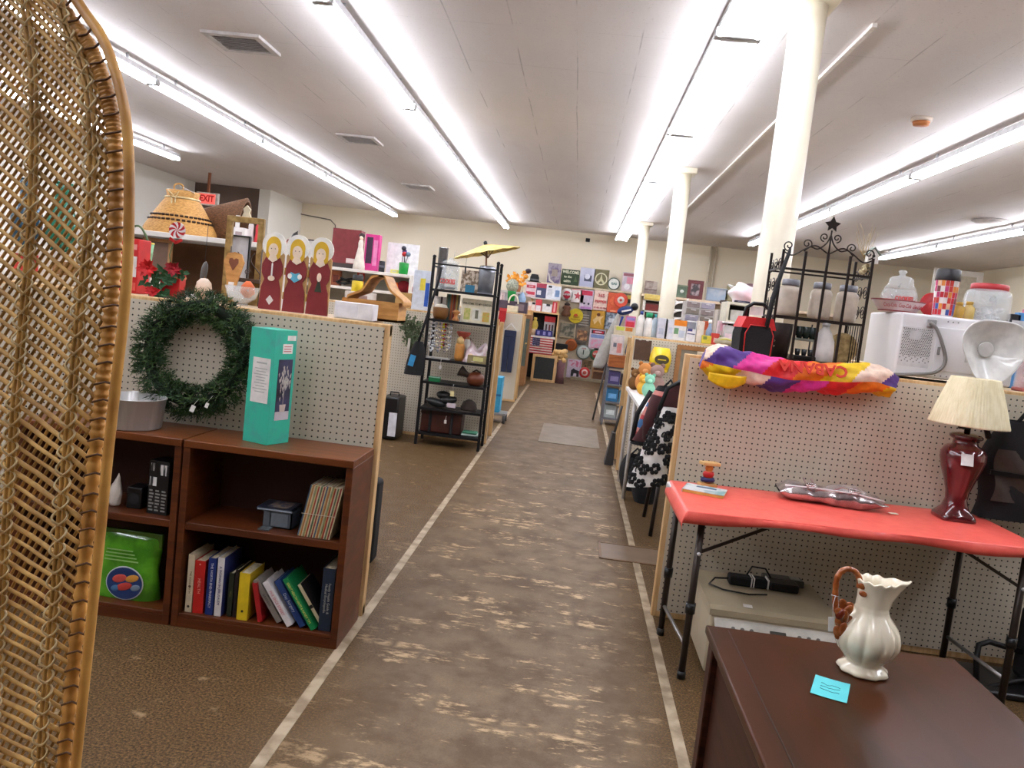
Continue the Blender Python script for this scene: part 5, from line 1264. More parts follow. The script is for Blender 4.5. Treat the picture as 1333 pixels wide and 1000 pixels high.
frame('framed_card', 'white card in a dark curly frame behind the right choir figure', 399, 312, 414, 346, Y8, (50, 42, 40), .012, zu, (228, 222, 216))
vessel('copper_pot', 'copper coloured bundle between the left and middle choir figures', 'pot', 369, 314, 379, 334, Y8 + .15, [(.7, 0), (1, .3), (.9, .7), (.5, 1), (0, 1)], C(150, 84, 60, .4), zu, caps=(('lid', [(.5, .98), (.2, 1.1), (0, 1.1)], C(120, 60, 50)),))
carton('orange_clock', 'small orange mantel box on the lower white shelf', 'box', 431, 352, 443, 372, Y8, (176, 98, 62), .06, zl, panels=((.2, .2, .8, .7, (120, 50, 30)),))
t = T('cable_heap', 'heap of black cables on the lower white shelf', 'cables', (XP(450, 8.45, zl), 8.45, zl + .012))
for k in range(3): MB().tube([(.09 * math.cos(i * .5 + k) + .02 * k, -.02 + .04 * math.sin(i * .9 + k), .012 + .022 * k + .02 * math.sin(i * .7) ** 2) for i in range(14)], .009, 6).build('cable', BLACKP, t)
t, w, h = vessel('yellow_flask', 'yellow flask with a black lid left of the curved wooden carrier', 'flask', 458, 358, 473, 382, 7.95, [(.85, 0), (1, .06), (1, .62), (.9, .68), (0, .68)], C(226, 196, 40, .4), 1.31, caps=(('lid', [(.92, .66), (.95, .7), (.95, .97), (.8, 1), (0, 1)], C(36, 34, 34)),))
carton('flask_stand', 'white carton under the yellow flask', 'carton', 448, 380, 486, 410, 7.88, (206, 198, 190), .14, 1.211, panels=((.1, .2, .8, .7, (150, 120, 110)),))
carton('red_booklet', 'red booklet standing behind the yellow flask', 'booklet', 464, 352, 474, 376, Y8, (190, 50, 40), .02, zl, panels=((.3, .4, .8, .8, (230, 220, 214)),), body='booklet')
# white poster, green tub etc.
PY = 8.72
carton('white_poster', 'blank white poster board standing on the long shelf', 'poster', 503, 317, 545, 372, PY, (240, 240, 240), .012, zu, body='board', b=0, rough=.6)
t, w, h = vessel('green_tub', 'clear green tub holding coloured balls in front of the white poster', 'tub', 519, 342, 532, 362, 8.45, [(.85, 0), (.9, .05), (1, .95), (.95, 1), (.85, .1), (0, .1)], mat('clear_green', (30, 150, 60), .2), zu)
rnd = random.Random(3)
for k, (c_, lb) in enumerate((((200, 40, 40), 'red'), ((60, 60, 130), 'navy'), ((40, 44, 60), 'black'), ((96, 120, 140), 'grey-blue'))):
    a = k * 1.6; b_ = T('ball_on_stick', lb + ' ball on a stick standing in the green tub', 'ball', t.location + Vector((.03 * math.cos(a), .03 * math.sin(a), .03)), group='balls in the green tub')
    hh = .18 + .03 * (k % 3); ex_ = .05 * (k - 1.5); MB().tube([(0, 0, -.02), (ex_ * .5, 0, hh)], .004, 5).build('stick', C(60, 60, 60), b_); MB().ball((ex_ * .5, 0, hh), .026).build('ball', C(*c_, .3), b_)
carton('yellow_bag', 'small yellow packet left of the green tub', 'packet', 508, 351, 518, 364, 8.45, (226, 220, 110), .05, zu, panels=((.2, .3, .8, .7, (206, 206, 160)),))
carton('blue_white_box', 'blue and white box at the right end of the long white shelf', 'box', 537, 352, 560, 392, 7.9, (210, 216, 226), .14, 1.211, panels=((.72, .1, .95, .7, (40, 90, 180)), (.4, .5, .7, .8, (230, 210, 70))))
t = T('orange_cloth', 'crumpled orange and dark red cloth on the lower shelf', 'cloth', (XP(522, 8.36, 1.4), 8.5, 1.361))
for c_, x, r in (((240, 110, 30), -.10, .07), ((130, 24, 34), .0, .085), ((170, 30, 44), .07, .06)): MB().ball((x, 0, r * .75), r, .06, r * .75, n=12, m=8).build('fold', C(*c_, .9), t)
carton('cardboard_tray', 'row of brown cardboard files below the orange cloth', 'box', 514, 382, 556, 404, 7.95, mat('kraft_card', (186, 146, 88), .8, scale=10), .25, zt - .0, panels=((.2, .05, .24, .95, (130, 96, 50)), (.5, .05, .54, .95, (130, 96, 50)), (.75, .05, .79, .95, (130, 96, 50))))
# ---- divider behind the black rack, and the rack
divider(-3.2, -.735, 7.75, 'pegboard divider directly behind the tall black rack', PEG, 1.21, 'r', .5)
RK = mat('black_rack_metal', (22, 20, 22), .45, .3); YF7, YB7 = 7.3, 7.62
rx0, rx1 = -1.335, -.755; zs7 = [.115, .345, .585, .795, 1.155, 1.425]; ztop = 1.70
t = T('folding_rack', 'tall black metal folding rack crowded with knick-knacks left of the aisle', 'rack', ((rx0 + rx1) / 2, YF7, 0)); w = (rx1 - rx0) / 2; dd = YB7 - YF7
for sx in (-1, 1):
    for y in (0, dd): MB().bar((sx * w, y, 0), (sx * w, y, ztop), .026, .02).build('post', RK, t); MB().ball((sx * w, y, ztop + .012), .017).build('finial', RK, t)
    MB().bar((sx * w, 0, ztop - .07), (sx * w, dd, ztop - .07), .012).build('side_bar', RK, t)
for z in zs7:
    s_ = MB().bx(-w, w, 0, dd, z - .008, z, .001).build('shelf', RK, t)
    q = MB(); q.bar((-w, -.005, z - .008), (w, -.005, z - .008), .018, .022); q.bar((-w, dd, z - .01), (w, dd, z - .01), .012); sepbuild(q, 'shelf_rail', RK, t)
q = MB(); q.bar((-w, 0, ztop - .05), (w, 0, ztop - .05), .014); q.bar((0, 0, ztop - .11), (0, 0, ztop - .05), .012); q.build('top_bar', RK, t)
def rk(px, z, y=.1): return XP(px, YF7 + y, z + .05)
Yr = 7.42
t, w_, h_ = vessel('cookie_canister', 'tall glass cookie jar with red lettering, top left of the black rack', 'jar', 573, 336, 598, 377, Yr, [(.85, 0), (1, .04), (1, .72), (.8, .8), (.76, .84), (.7, .84), (.74, .78), (.93, .7), (.93, .05), (0, .04)], GLASS, zs7[5] + .001, caps=(('lid', [(.85, .83), (.85, .87), (.6, .92), (.2, .94), (.25, 1), (0, 1)], GLASS),))
txt('COOKIES', h_ * .2, REDP, t, (0, -w_ / 2 - .002, h_ * .26), wmax=w_ * .8, bold=.002); MB().lathe([(w_ * .3, 0.01), (w_ * .4, .03), (w_ * .4, h_ * .1), (0, h_ * .1)], 16).build('contents', C(70, 60, 60), t)
carton('blue_flowerpot', 'floral picture panel in a blue holder, centre top of the black rack', 'planter', 600, 352, 623, 380, Yr, mat('floral_print', (206, 190, 170), .6, col2=(120, 100, 80), scale=28, thr=(.45, .55)), .05, zs7[5] + .001, panels=((.28, .0, .82, .35, (50, 120, 150)),))
vessel('silver_vase', 'wide grey mirrored vase, top right of the black rack', 'vase', 622, 346, 644, 384, Yr, [(.8, 0), (.9, .02), (1, .9), (.9, .98), (.6, 1), (0, 1)], mat('grey_mirror', (150, 154, 162), .25, .6), zs7[5] + .001, caps=(('base_ring', [(.9, 0), (.92, .05), (.85, .06)], C(120, 120, 126)),), n=28)
carton('mirror_tile', 'small upright mirror standing behind the glass cookie jar', 'mirror', 569, 322, 581, 352, 7.58, mat('mirror_glass', (190, 194, 196), .1, .9), .02, zs7[5] + .001, panels=((0, 0, .12, 1, (110, 104, 100)), (.88, 0, 1, 1, (110, 104, 100))), body='mirror', panel='frame_strip')
# parasol
px_ = P(632, 320, Y=7.66)
t = T('paper_parasol', 'open pale yellow paper parasol above the black rack', 'parasol', (px_.x, 7.66, 0))
ax = Vector((-.28, -.04, 1)).normalized(); R3 = ax.to_track_quat('Z', 'Y').to_matrix().to_4x4()
zc = px_.z + .015; rp = .315
q = MB(); NP = 28; v0 = None
q.bm.verts.ensure_lookup_table()
M3 = Matrix.Translation((0, 0, zc)) @ R3
def pp(r, k): a = 2 * PI * k / NP; return M3 @ Vector((r * math.cos(a) * (1 if k % 2 == 0 else .985), r * math.sin(a) * (1 if k % 2 == 0 else .985), -.21 * r - .12 * r * r + (0 if k % 2 == 0 else -.006)))
for k in range(NP):
    for j in range(4):
        ra, rb = rp * j / 4 + .002, rp * (j + 1) / 4 + .002; q.quad(pp(ra, k), pp(rb, k), pp(rb, k + 1), pp(ra, k + 1))
so = q.build('canopy', mat('yellow_paper', (238, 214, 140), .7, col2=(226, 196, 112), scale=12), t, fixn=False); m_ = so.modifiers.new('t', 'SOLIDIFY'); m_.thickness = .002
q = MB()
for k in range(0, NP, 2): q.tube([M3 @ Vector((0, 0, -.03)), pp(rp * .55, k) + Vector((0, 0, -.006)), pp(rp, k) + Vector((0, 0, -.003))], .0028, 4)
q.build('ribs', C(160, 130, 70), t)
q = MB()
for k in range(0, NP, 2): q.tube([M3 @ Vector((0, 0, -.13)), pp(rp * .35, k) + Vector((0, 0, -.006))], .0028, 4)
q.build('struts', C(120, 84, 50), t)
e_ = M3 @ Vector((0, 0, -.05)); MB().tube([M3 @ Vector((0, 0, .02)), e_, Vector((.05, -.02, zs7[5] + .01))], .008, 8).build('handle', C(150, 100, 60), t)
MB().lathe([(.018, -.015), (.018, .02), (.008, .03), (0, .03)], 14).build('top_knob', BLACKP, t, loc=(0, 0, zc), rot=R3.to_euler())
q = MB()
for x in (-.28, -.16): q.tube([(x, 0, zc - .1), (x - .01, 0, zs7[5] + .2)], .0014, 4)
q.build('threads', C(150, 140, 120), t)
# shelf 2
z = zs7[4] + .001
t, w_, h_ = vessel('brown_bowl', 'brown wooden bowl at the left of the second rack shelf', 'bowl', 563, 400, 584, 414, Yr, [(.7, 0), (.95, .3), (1, .9), (.95, 1), (.85, .9), (0, .2)], mat('bowl_wood', (136, 90, 42), .5, scale=20), z, caps=(('pale_contents', [(.9, .85), (.7, 1.2), (0, 1.3)], C(226, 216, 196)),))
carton('striped_box', 'tall multi-striped woven box on the second rack shelf', 'box', 580, 383, 597, 408, 7.5, (120, 116, 96), .06, z, panels=((.12, 0, .28, 1, (70, 110, 100)), (.38, 0, .52, 1, (190, 96, 50)), (.58, 0, .72, 1, (150, 60, 40)), (.78, 0, .9, 1, (206, 170, 90))))
vessel('candle_holder', 'small turned wooden candle holder on the second rack shelf', 'candle holder', 588, 405, 599, 415, 7.36, [(.8, 0), (.9, .1), (.4, .4), (.4, .6), (1, .9), (.9, 1), (0, .95)], C(176, 116, 60), z, caps=(('cup', [(.5, .95), (.5, 1.1), (0, 1.1)], C(206, 150, 90)),))
carton('garden_plaque', 'painted garden plaque lettered WELCOME on the second rack shelf', 'plaque', 600, 390, 641, 421, 7.4, (226, 216, 186), .02, z, panels=((.1, .12, .3, .6, mat('painted_leaves', (170, 176, 90), .6, col2=(206, 190, 120), scale=40)), (.36, .12, .64, .62, (226, 222, 206)), (.46, .2, .56, .55, (110, 110, 90)), (.7, .1, .92, .5, mat('painted_fruit', (214, 150, 70), .6, col2=(190, 180, 90), scale=40)), (0, 0, .02, 1, (240, 236, 220)), (.98, 0, 1, 1, (240, 236, 220))), text=(('WELCOME TO MY GARDEN', .5, .8, .12, (90, 90, 70)),), body='plaque')
carton('leaning_picture', 'dark and white picture frames leaning at the back left of the second rack shelf', 'picture', 564, 386, 580, 404, 7.58, (196, 186, 176), .02, z, panels=((.55, 0, .7, 1, (60, 44, 40)), (.1, .1, .4, .9, (226, 220, 210))), body='frame')
# shelf 3 : jewellery, jars, bags
z = zs7[3] + .001
rnd = random.Random(12)
JS = T('jewellery_stand', 'low white wire stand hung with strings of beads on the black rack', 'jewellery stand', (rk(574, 1.0), 7.38, z))
MB().bx(-.11, .11, -.04, .04, 0, .012).build('base', C(190, 186, 180), JS)
for x in (-.1, .1): MB().bar((x, 0, .01), (x, 0, .325), .008).build('upright', C(170, 166, 160, .3, metal=.8), JS)
MB().bar((-.11, 0, .325), (.11, 0, .325), .008).build('cross_bar', C(170, 166, 160, .3, metal=.8), JS)
for k in range(12):
    nk = ['pearl', 'clear', 'white', 'silver', 'ivory', 'grey', 'pale pink', 'yellow', 'red', 'smoky', 'cream', 'crystal'][k]
    cc = [(230, 226, 220), (206, 210, 214), (236, 236, 236), (180, 180, 186), (226, 214, 190), (150, 150, 156), (226, 196, 190), (206, 190, 40), (140, 30, 44), (120, 110, 110), (214, 204, 180), (200, 204, 214)][k]
    o_ = T('necklace', nk + ' bead necklace hanging on the white wire stand', 'necklace', (JS.location.x - .09 + k * .0165, 7.372, z), group='bead necklaces on the wire stand')
    L_n = .2 + .06 * ((k * 7) % 4) / 3; q = MB()
    for i in range(16):
        a = i / 16 * 2 * PI; q.ball((.009 * math.sin(a) + rnd.uniform(-.003, .003), -.004 * math.cos(a), .325 - L_n / 2 + L_n / 2 * math.cos(a)), .008 + rnd.uniform(-.002, .003), n=7, m=5)
    q.build('beads', C(*cc, .2), o_)
vessel('tan_jar', 'tan pottery jar with a pale lid right of the bead necklaces', 'jar', 592, 438, 605, 462, 7.42, [(.8, 0), (1, .15), (1, .6), (.8, .72), (0, .72)], C(190, 130, 60, .4), z, caps=(('lid', [(.82, .7), (.7, .9), (.2, 1), (0, 1)], C(216, 180, 120)),))
vessel('white_jar', 'small white jar with tan spots beside the tan jar', 'jar', 603, 440, 612, 462, 7.5, [(.8, 0), (1, .1), (1, .8), (.7, .95), (0, 1)], C(206, 200, 190, .4), z, caps=(('lid', [(.72, .93), (.5, 1.03), (0, 1.05)], C(176, 130, 90)),))
c, w_, h_ = place(606, 446, 634, 470, 7.4, z); t = T('plastic_bag', 'crumpled clear bag of pink and white cloths on the third rack shelf', 'bag', c)
MB().surf(lambda u, v: (w_ / 2 * (1 - .25 * v) * math.cos(u * 2 * PI) * (1 + .12 * math.sin(u * 30 + v * 9)) + .04 * (v - .5), .06 * math.sin(u * 2 * PI) * (1 + .2 * math.sin(v * 14)), h_ * v * (.85 + .2 * math.sin(u * 14))), 26, 8, True).build('body', mat('crumpled_film', (226, 214, 216), .25, col2=(206, 180, 186), scale=20, coat=.5), t)
MB().bx(-w_ * .3, w_ * .1, -.065, -.05, .03, h_ * .45, .01).build('folded_cloth', C(226, 190, 160), t)
vessel('red_dish', 'coral red dish lying at the back of the third rack shelf', 'dish', 594, 432, 613, 440, 7.55, [(.5, 0), (1, .8), (.95, 1), (.4, .3), (0, .3)], C(206, 96, 76), z + .2, caps=(('foot', [(.5, -.6), (.5, 0), (0, 0)], C(180, 76, 60)),))
carton('dish_block', 'brown carton below the coral dish on the black rack', 'carton', 596, 440, 612, 474, 7.56, (110, 74, 50), .04, z, panels=((.2, .2, .8, .6, (150, 110, 80)),))
carton('clear_box', 'shallow clear tan box at the right front of the third rack shelf', 'box', 608, 463, 634, 477, 7.33, mat('clear_tan', (170, 156, 110), .2, alpha=.75), .05, z, panels=((.3, .3, .8, .8, (196, 190, 120)),))
# shelf 4, 5
z = zs7[2] + .001
carton('green_box', 'small green box at the left end of the fourth rack shelf', 'box', 545, 489, 560, 500, 7.33, (24, 120, 66), .06, z + .0, panels=((.0, .8, 1, 1, (150, 190, 170)),))
bpy.data.objects['green_box'].location.x += .09
t, w_, h_ = vessel('brown_teapot', 'round brown kettle with a dark funnel on the fourth rack shelf', 'kettle', 607, 484, 631, 507, Yr, [(.6, 0), (.9, .2), (1, .5), (.85, .8), (.4, .96), (.1, 1), (0, 1)], mat('brown_leather', (110, 56, 32), .4, scale=12), z, n=24)
MB().lathe([(.02, 0), (.03, .05), (.05, .10), (.055, .11), (.045, .10), (.0, .03)], 18, (-w_ * .3, -.02, h_ * .62), axis=(-.9, -.2, .45)).build('spout_funnel', C(58, 44, 34, .5), t); MB().tube([(-w_ * .2, 0, h_ * .95), (0, 0, h_ * 1.12), (w_ * .25, 0, h_ * .95)], .008, 6).build('handle', C(60, 44, 34), t)
z = zs7[1] + .001
c, w_, h_ = place(603, 524, 618, 539, 7.42, z); t = T('baseball_hat', 'dark brown baseball cap on the fifth rack shelf', 'cap', c)
MB().lathe([(.075, 0), (.078, .03), (.06, .08), (.02, .105), (0, .107)], 20, sy=1.1).build('crown', C(56, 46, 40, .9), t); MB().prism([(-.07, -.05), (.06, -.05), (.02, -.13), (-.05, -.14), (-.10, -.10)], 0, .006, 'xy').build('brim', C(50, 42, 38, .9), t)
t = T('boots', 'black gloves and boots heaped on the fifth rack shelf', 'boots', (rk(577, .4), 7.42, z))
for k, (x, l, a) in enumerate(((-.06, .17, .2), (.05, .14, -.15), (.0, .12, .1))):
    MB().ball((x, -.03 + .02 * k, .045 + .035 * k), l * .6, .05, .04, n=14, m=8, rot=(0, a, .2)).build('boot', mat('black_leather', (34, 36, 36), .4, coat=.2), t)
MB().bx(.05, .13, -.09, -.06, .02, .06, .004).build('pale_cuff', C(206, 190, 196), t)
z = zs7[0] + .001
t = T('leather_trunk', 'dark brown leather trunk on the lowest shelf of the black rack', 'trunk', (rk(578, .2), 7.36, z))
MB().bx(-.21, .17, 0, .22, 0, .20, .012).build('body', mat('oxblood_leather', (66, 28, 20), .4, col2=(48, 20, 14), scale=8), t); MB().bx(-.215, .175, -.006, .225, .165, .205, .01).build('lid', C(56, 26, 20, .4), t)
for x in (-.12, .08): MB().bx(x - .012, x + .012, -.012, 0, .0, .2, .003).build('strap', BLACKF, t)
c, w_, h_ = place(600, 562, 624, 573, 7.4, z); t = T('folded_towel', 'folded green and white towel at the right of the lowest rack shelf', 'towel', c)
MB().bx(-w_ / 2, w_ / 2, -.03, .09, 0, h_ * .6, .012).build('towel', C(180, 200, 190, .9), t); MB().bx(-w_ / 2 + .01, w_ / 2 - .02, -.034, .085, h_ * .55, h_, .012).build('green_fold', C(70, 130, 100, .9), t)
for k, (px, y_, c_, lb) in enumerate(((580, 547, (226, 222, 216), 'small white price tag on the dark trunk'), (589, 509, (222, 206, 150), 'yellow paper price tag tied to the fourth rack shelf'), (573, 476, (226, 222, 216), 'small white price tag on the third rack shelf'))):
    p = P(px, y_, Y=7.281); o_ = T('price_tag', lb, 'price tag', (p.x, 7.281, p.z)); hs = .05 if k == 1 else .032
    MB().bx(-hs * .36, hs * .36, -.0015, .0015, -hs, 0, .0005).build('tag', C(*c_), o_); MB().tube([(0, 0, -.004), (.004, 0, .06 if k else .04)], .0014, 4).build('string', PAPER, o_)
# things hanging left of the rack
t = T('hanging_bag', 'black nylon bag with a blue tag hanging left of the black rack', 'bag', (XP(541, 7.2, .9), 7.2, .64))
MB().surf(lambda u, v: ((.085 * (1 - .6 * v ** 3)) * math.cos(u * 2 * PI) * (1 + .08 * math.sin(u * 20)) + .03 * v, .05 * math.sin(u * 2 * PI), .30 * v), 20, 8, True).build('body', BLACKF, t)
MB().box((-.01, -.055, .13), (.05, .004, .10), (0, .2, 0)).build('blue_tag', C(50, 140, 190), t)
MB().tube([(.02, 0, .28), (.08, 0, .55), (.14, .02, .85), (.15, .06, .98)], .012, 6).build('strap', BLACKF, t); MB().bx(-.07, -.05, -.02, .0, .2, .32).build('pale_lining', C(200, 190, 180), t)
t = T('dried_herbs', 'bunch of dusty green dried stems hanging on the divider behind the rack', 'dried plant', (XP(537, 7.68, 1.0), 7.69, 1.13))
q = MB(); rnd = random.Random(4)
for k in range(90):
    a = rnd.uniform(-.42, .42); l = rnd.uniform(.12, .34); e = Vector((math.sin(a) * l * .9, rnd.uniform(-.07, .0), -.34 + math.cos(a) * l)); q.tube([(0, -.01, -.34), e * .6 + Vector((0, 0, -.13)), e], .0022, 4)
    for j in range(4): p = e + Vector((rnd.uniform(-.03, .03), rnd.uniform(-.02, .0), rnd.uniform(-.03, .02))); leafy(q, p, (rnd.uniform(-1, 1), -.3, rnd.uniform(-1, 1)), .03, .010)
q.build('stems', C(92, 104, 74, .9), t, fixn=False); MB().ball((0, -.01, -.335), .014).build('tie', C(190, 170, 140), t)
t = T('hard_suitcase', 'black upright case with a white panel standing on the floor by the divider', 'case', (XP(515, 7.5, .2), 7.3, 0))
MB().bx(-.10, .06, 0, .32, .01, .40, .015).build('body', BLACKP, t); MB().bx(-.02, .055, -.004, .004, .04, .26, .002).build('white_panel', C(216, 216, 220), t); MB().tube([(-.06, .16, .4), (-.06, .16, .43), (.02, .16, .43), (.02, .16, .4)], .008, 6).build('handle', BLACKP, t)
t = T('camera_bag', 'flat black bag leaning behind the bookcase end of the near divider', 'bag', (0, 0, 0))
MB().bx(-.06, .02, 0, .12, .0, .42, .02).build('body', BLACKF, t); MB().tube([(-.02, .02, .41), (-.02, .04, .46), (-.02, .08, .46), (-.02, .10, .41)], .008, 6).build('handle', BLACKF, t)
t.location.x = XP(497, 3.97, .25) - .02; t.location.y = 3.85
# ---- divider 3 and its things
divider(-2.4, -.75, 11.6, 'plain pegboard divider with hanging jeans beyond the black rack', PEG, 1.27, 'r', .4)
c, w_, h_ = place(655, 430, 668, 485, 11.5); t = T('jeans', 'dark blue jeans hanging from a white hanger on the third divider', 'jeans', (c.x, 11.53, c.z))
for s in (-1, 1): MB().prism([(s * .005, 0), (s * .075, .0), (s * .085, .5), (s * .0, .55)] if s > 0 else [(-.075, .0), (-.005, 0), (0, .55), (-.085, .5)], -.025, .03).build('leg', mat('dark_denim', (34, 42, 66), .9, scale=40), t)
MB().bx(-.085, .085, -.028, .032, .5, h_, .01).build('waist', mat('dark_denim', (34, 42, 66)), t)
MB().tube([(-.09, 0, h_ - .01), (0, 0, h_ + .1), (.09, 0, h_ - .01)], .008, 6).build('hanger', C(226, 224, 220), t)
t = carton('tote_bag', 'cream tote bag with a round white handle on top of the third divider', 'bag', 660, 398, 674, 411, 11.75, (214, 202, 170), .12, 1.271, panels=((.1, .1, .9, .2, (190, 176, 140)),), body='bag')
MB().tube([(-.07 * math.cos(a * PI / 12), .05, .13 + .12 * math.sin(a * PI / 12)) for a in range(13)], .012, 8).build('handle', C(226, 216, 190), t)
c, w_, h_ = place(648, 402, 659, 424, 11.5); t = T('red_stocking', 'red cloth stocking hanging at the edge of the third divider', 'stocking', (c.x, 11.52, c.z)); MB().prism([(-.05, 0), (.03, .0), (.05, .1), (.05, h_), (-.04, h_), (-.05, .1)], -.03, .03).build('body', C(176, 34, 36, .9), t); MB().bx(-.045, .055, -.035, .035, h_ - .03, h_ + .01).build('cuff', C(200, 70, 66, .9), t)
YG_ = 11.9; z = 1.271
vessel('green_flowerpot', 'bright green pot with pale dried flowers on the third divider', 'flower pot', 660, 379, 671, 394, YG_, [(.7, 0), (1, .9), (1.05, 1), (.9, 1), (0, .85)], C(20, 146, 62), z + .115, caps=(('dried_flowers', [(.9, .95), (1.5, 1.3), (1.3, 1.7), (.6, 1.9), (0, 1.95)], mat('pale_flowers', (180, 180, 160), .9, col2=(120, 126, 110), scale=60, bump=1)),))
carton('dark_case', 'long dark purple case lying on the third divider under the green pot', 'case', 648, 392, 686, 402, 11.85, (74, 60, 72), .25, z, panels=((.6, .2, .9, .8, (120, 104, 110)),), body='case')
carton('blue_bin', 'bright blue stacking bins on the floor behind the black rack divider', 'bin', 641, 491, 652, 518, 9.3, (60, 160, 200), .25, .12, panels=((.0, .46, 1, .52, (30, 100, 150)),), body='bin')
t = T('wire_cart', 'small wire trolley under the blue bins', 'trolley', (XP(646, 9.4, .1), 9.42, 0))
MB().bx(-.12, .12, -.15, .15, .09, .115, .004).build('shelf', C(160, 160, 160, .4, metal=.6), t)
for x in (-.1, .1):
    for y in (-.13, .13): MB().cyl((x, y, .0), (x, y, .09), .018, n=10).build('caster', C(80, 80, 80), t)
# ================================================================== far end : sign wall
YS = 17.25
BEIGEP = mat('beige_partition', (186, 170, 146), .7, col2=(174, 158, 134), scale=4)
t = T('sign_partition', 'beige partition wall at the far end covered with tin signs', 'partition', (1.2, YS, 0))
MB().bx(-2.35, 3.2, .02, .08, 0, 1.93).build('panel', BEIGEP, t); MB().bx(-2.35, 3.2, -.03, .12, 1.905, 1.945, .004).build('ledge', C(206, 190, 160), t); MB().bx(-1.2, 1.0, -.30, .02, .0, .05).build('base_shelf', C(150, 136, 112), t)
def art(base, c2, sc=18, thr=(.45, .55)): return mat('print_%d_%d_%d_%d' % (*base, sc), base, .35, col2=c2, scale=sc, thr=thr)
def tin(label, px0, py0, px1, py1, m, zb=None, parts=(), text=(), Y=YS, cat='sign', name='tin_sign', shape=None, lift=0):
    c, w, h = place(px0, py0, px1, py1, Y, zb); c.y -= .02 + lift; t = T(name, label, cat, c, group='tin signs on the far wall' if name == 'tin_sign' else None)
    m = m if not isinstance(m, tuple) else C(*m)
    if shape == 'round':
        R = (w + h) / 4; c.z += h / 2; t.location = c
        MB().lathe([(0, -.006), (R * .97, -.006), (R, 0), (R * .97, .004), (0, .004)], 36, axis=(0, -1, 0)).build('plate', m, t)
        for k, (nm, r0, r1, pc) in enumerate(parts): MB().lathe([(r0 * R, .004 + .002 * k), (r1 * R, .0055 + .002 * k), (r1 * R * .99, .0065 + .002 * k)] if r0 > 0 else [(r1 * R, .004 + .002 * k), (r1 * R * .98, .0065 + .002 * k), (0, .0065 + .002 * k)], 36, axis=(0, -1, 0)).build(nm, pc if not isinstance(pc, tuple) else C(*pc), t)
        for (s_, u, v, sz, tc) in text: txt(s_, R * sz, C(*tc), t, (u * R, -.016, v * R), wmax=R * 1.5, bold=.003)
    else:
        MB().bx(-w / 2, w / 2, -.004, .006, 0, h, .002).build('plate', m, t)
        for k, (nm, pts, pc) in enumerate(parts):
            if len(pts) == 4 and not isinstance(pts[0], tuple): pts = [(pts[0], pts[1]), (pts[2], pts[1]), (pts[2], pts[3]), (pts[0], pts[3])]
            elif len(pts) == 3 and not isinstance(pts[0], tuple): u, v, r = pts; pts = [(u + r * math.cos(k_ * PI / 10), v + r * w / h * math.sin(k_ * PI / 10)) for k_ in range(20)]
            MB().prism([(-w / 2 + w * u, h * v) for u, v in pts], -.0055 - .0015 * k, -.003).build(nm, pc if not isinstance(pc, tuple) else C(*pc), t)
        for (s_, u, v, sz, tc) in text: txt(s_, h * sz, C(*tc), t, (-w / 2 + w * u, -.018, h * v), wmax=w * .92, bold=.003)
    return t
zl_ = 1.946
tin('dark purple sign, first on the partition ledge', 713, 343, 730, 367, art((92, 78, 110), (150, 140, 150), 6), zl_, [('pale_curve', [(.05, .5), (.12, .5), (.25, .2), (.6, .02), (.5, .0), (.15, .1)], (206, 200, 190)), ('figure', (.3, .35, .75, .7), (150, 136, 126))])
tin('green WELCOME sign on the partition ledge', 731, 351, 754, 370, (44, 62, 36), zl_, [('pine_tree', [(.7, .25), (.9, .25), (.8, .6)], (80, 100, 60))], [('WELCOME', .5, .82, .26, (226, 224, 196)), ('to the', .36, .52, .2, (206, 206, 176)), ('cabin', .34, .24, .22, (206, 206, 176))])
tin('pale blue-grey picture sign beside the WELCOME sign', 755, 349, 774, 373, art((170, 172, 196), (190, 190, 206), 3), zl_, [('dark_motif', (.3, .3, .8, .62), (70, 74, 96)), ('light_motif', (.5, .55, .18), (214, 214, 226))])
tin('olive sign with a pale ring, centre of the ledge', 773, 351, 792, 376, (106, 98, 66), zl_, [('ring', (.5, .5, .42), (214, 208, 176)), ('inner_disc', (.5, .5, .34), (106, 98, 66)), ('emblem', [(.5, .8), (.58, .5), (.8, .3), (.7, .22), (.5, .4), (.3, .22), (.2, .3), (.42, .5)], (206, 200, 160))])
tin('round green-rimmed white sign on the ledge', 791, 361.5, 807, 377.5, (60, 80, 70), zl_, [('face', 0, .8, (206, 214, 206)), ('rim_line', .78, .84, (226, 226, 216))], [('GAS', 0, 0, .5, (60, 110, 100))], shape='round')
tin('tall pink and grey sign left of the farthest column', 810, 355, 829, 380, art((206, 186, 190), (180, 170, 176), 8), zl_, [('header', (.05, .8, .95, .95), (150, 90, 100)), ('print_block', (.3, .4, .92, .75), (214, 140, 156)), ('pale_figure', (.35, .25, .2), (230, 226, 226))])
tin('brown photograph between the two far columns', 839, 366, 855, 384, art((150, 130, 120), (190, 176, 166), 5), zl_, [('horizon', (.0, .3, 1, .36), (100, 80, 74))])
tin('round red and white sign at the left of the second row', 730, 376, 746, 392, (226, 218, 214), None, [('red_band', 0, .62, (186, 40, 60))], [('DINER', 0, .05, .42, (236, 220, 220)), ('EAT', 0, -.75, .3, (60, 60, 60))], shape='round')
tin('white sign with a red star in the second row', 744, 377, 760, 394, (230, 218, 214), None, [('star', [(.5 + r * math.sin(k * PI / 5), .5 + r * math.cos(k * PI / 5)) for k, r in enumerate((.34, .14) * 5)], (196, 70, 84)), ('edge_dots', (.0, .94, 1, 1), (216, 120, 130))])
tin('red-headed sign with two dark eyes in the second row', 755, 378, 772, 405, (206, 190, 206), None, [('header', (.1, .74, .9, .96), (196, 50, 80)), ('left_eye', (.35, .35, .08), (50, 40, 60)), ('right_eye', (.68, .35, .08), (50, 40, 60)), ('pink_band', (.1, .1, .9, .2), (186, 130, 190))])
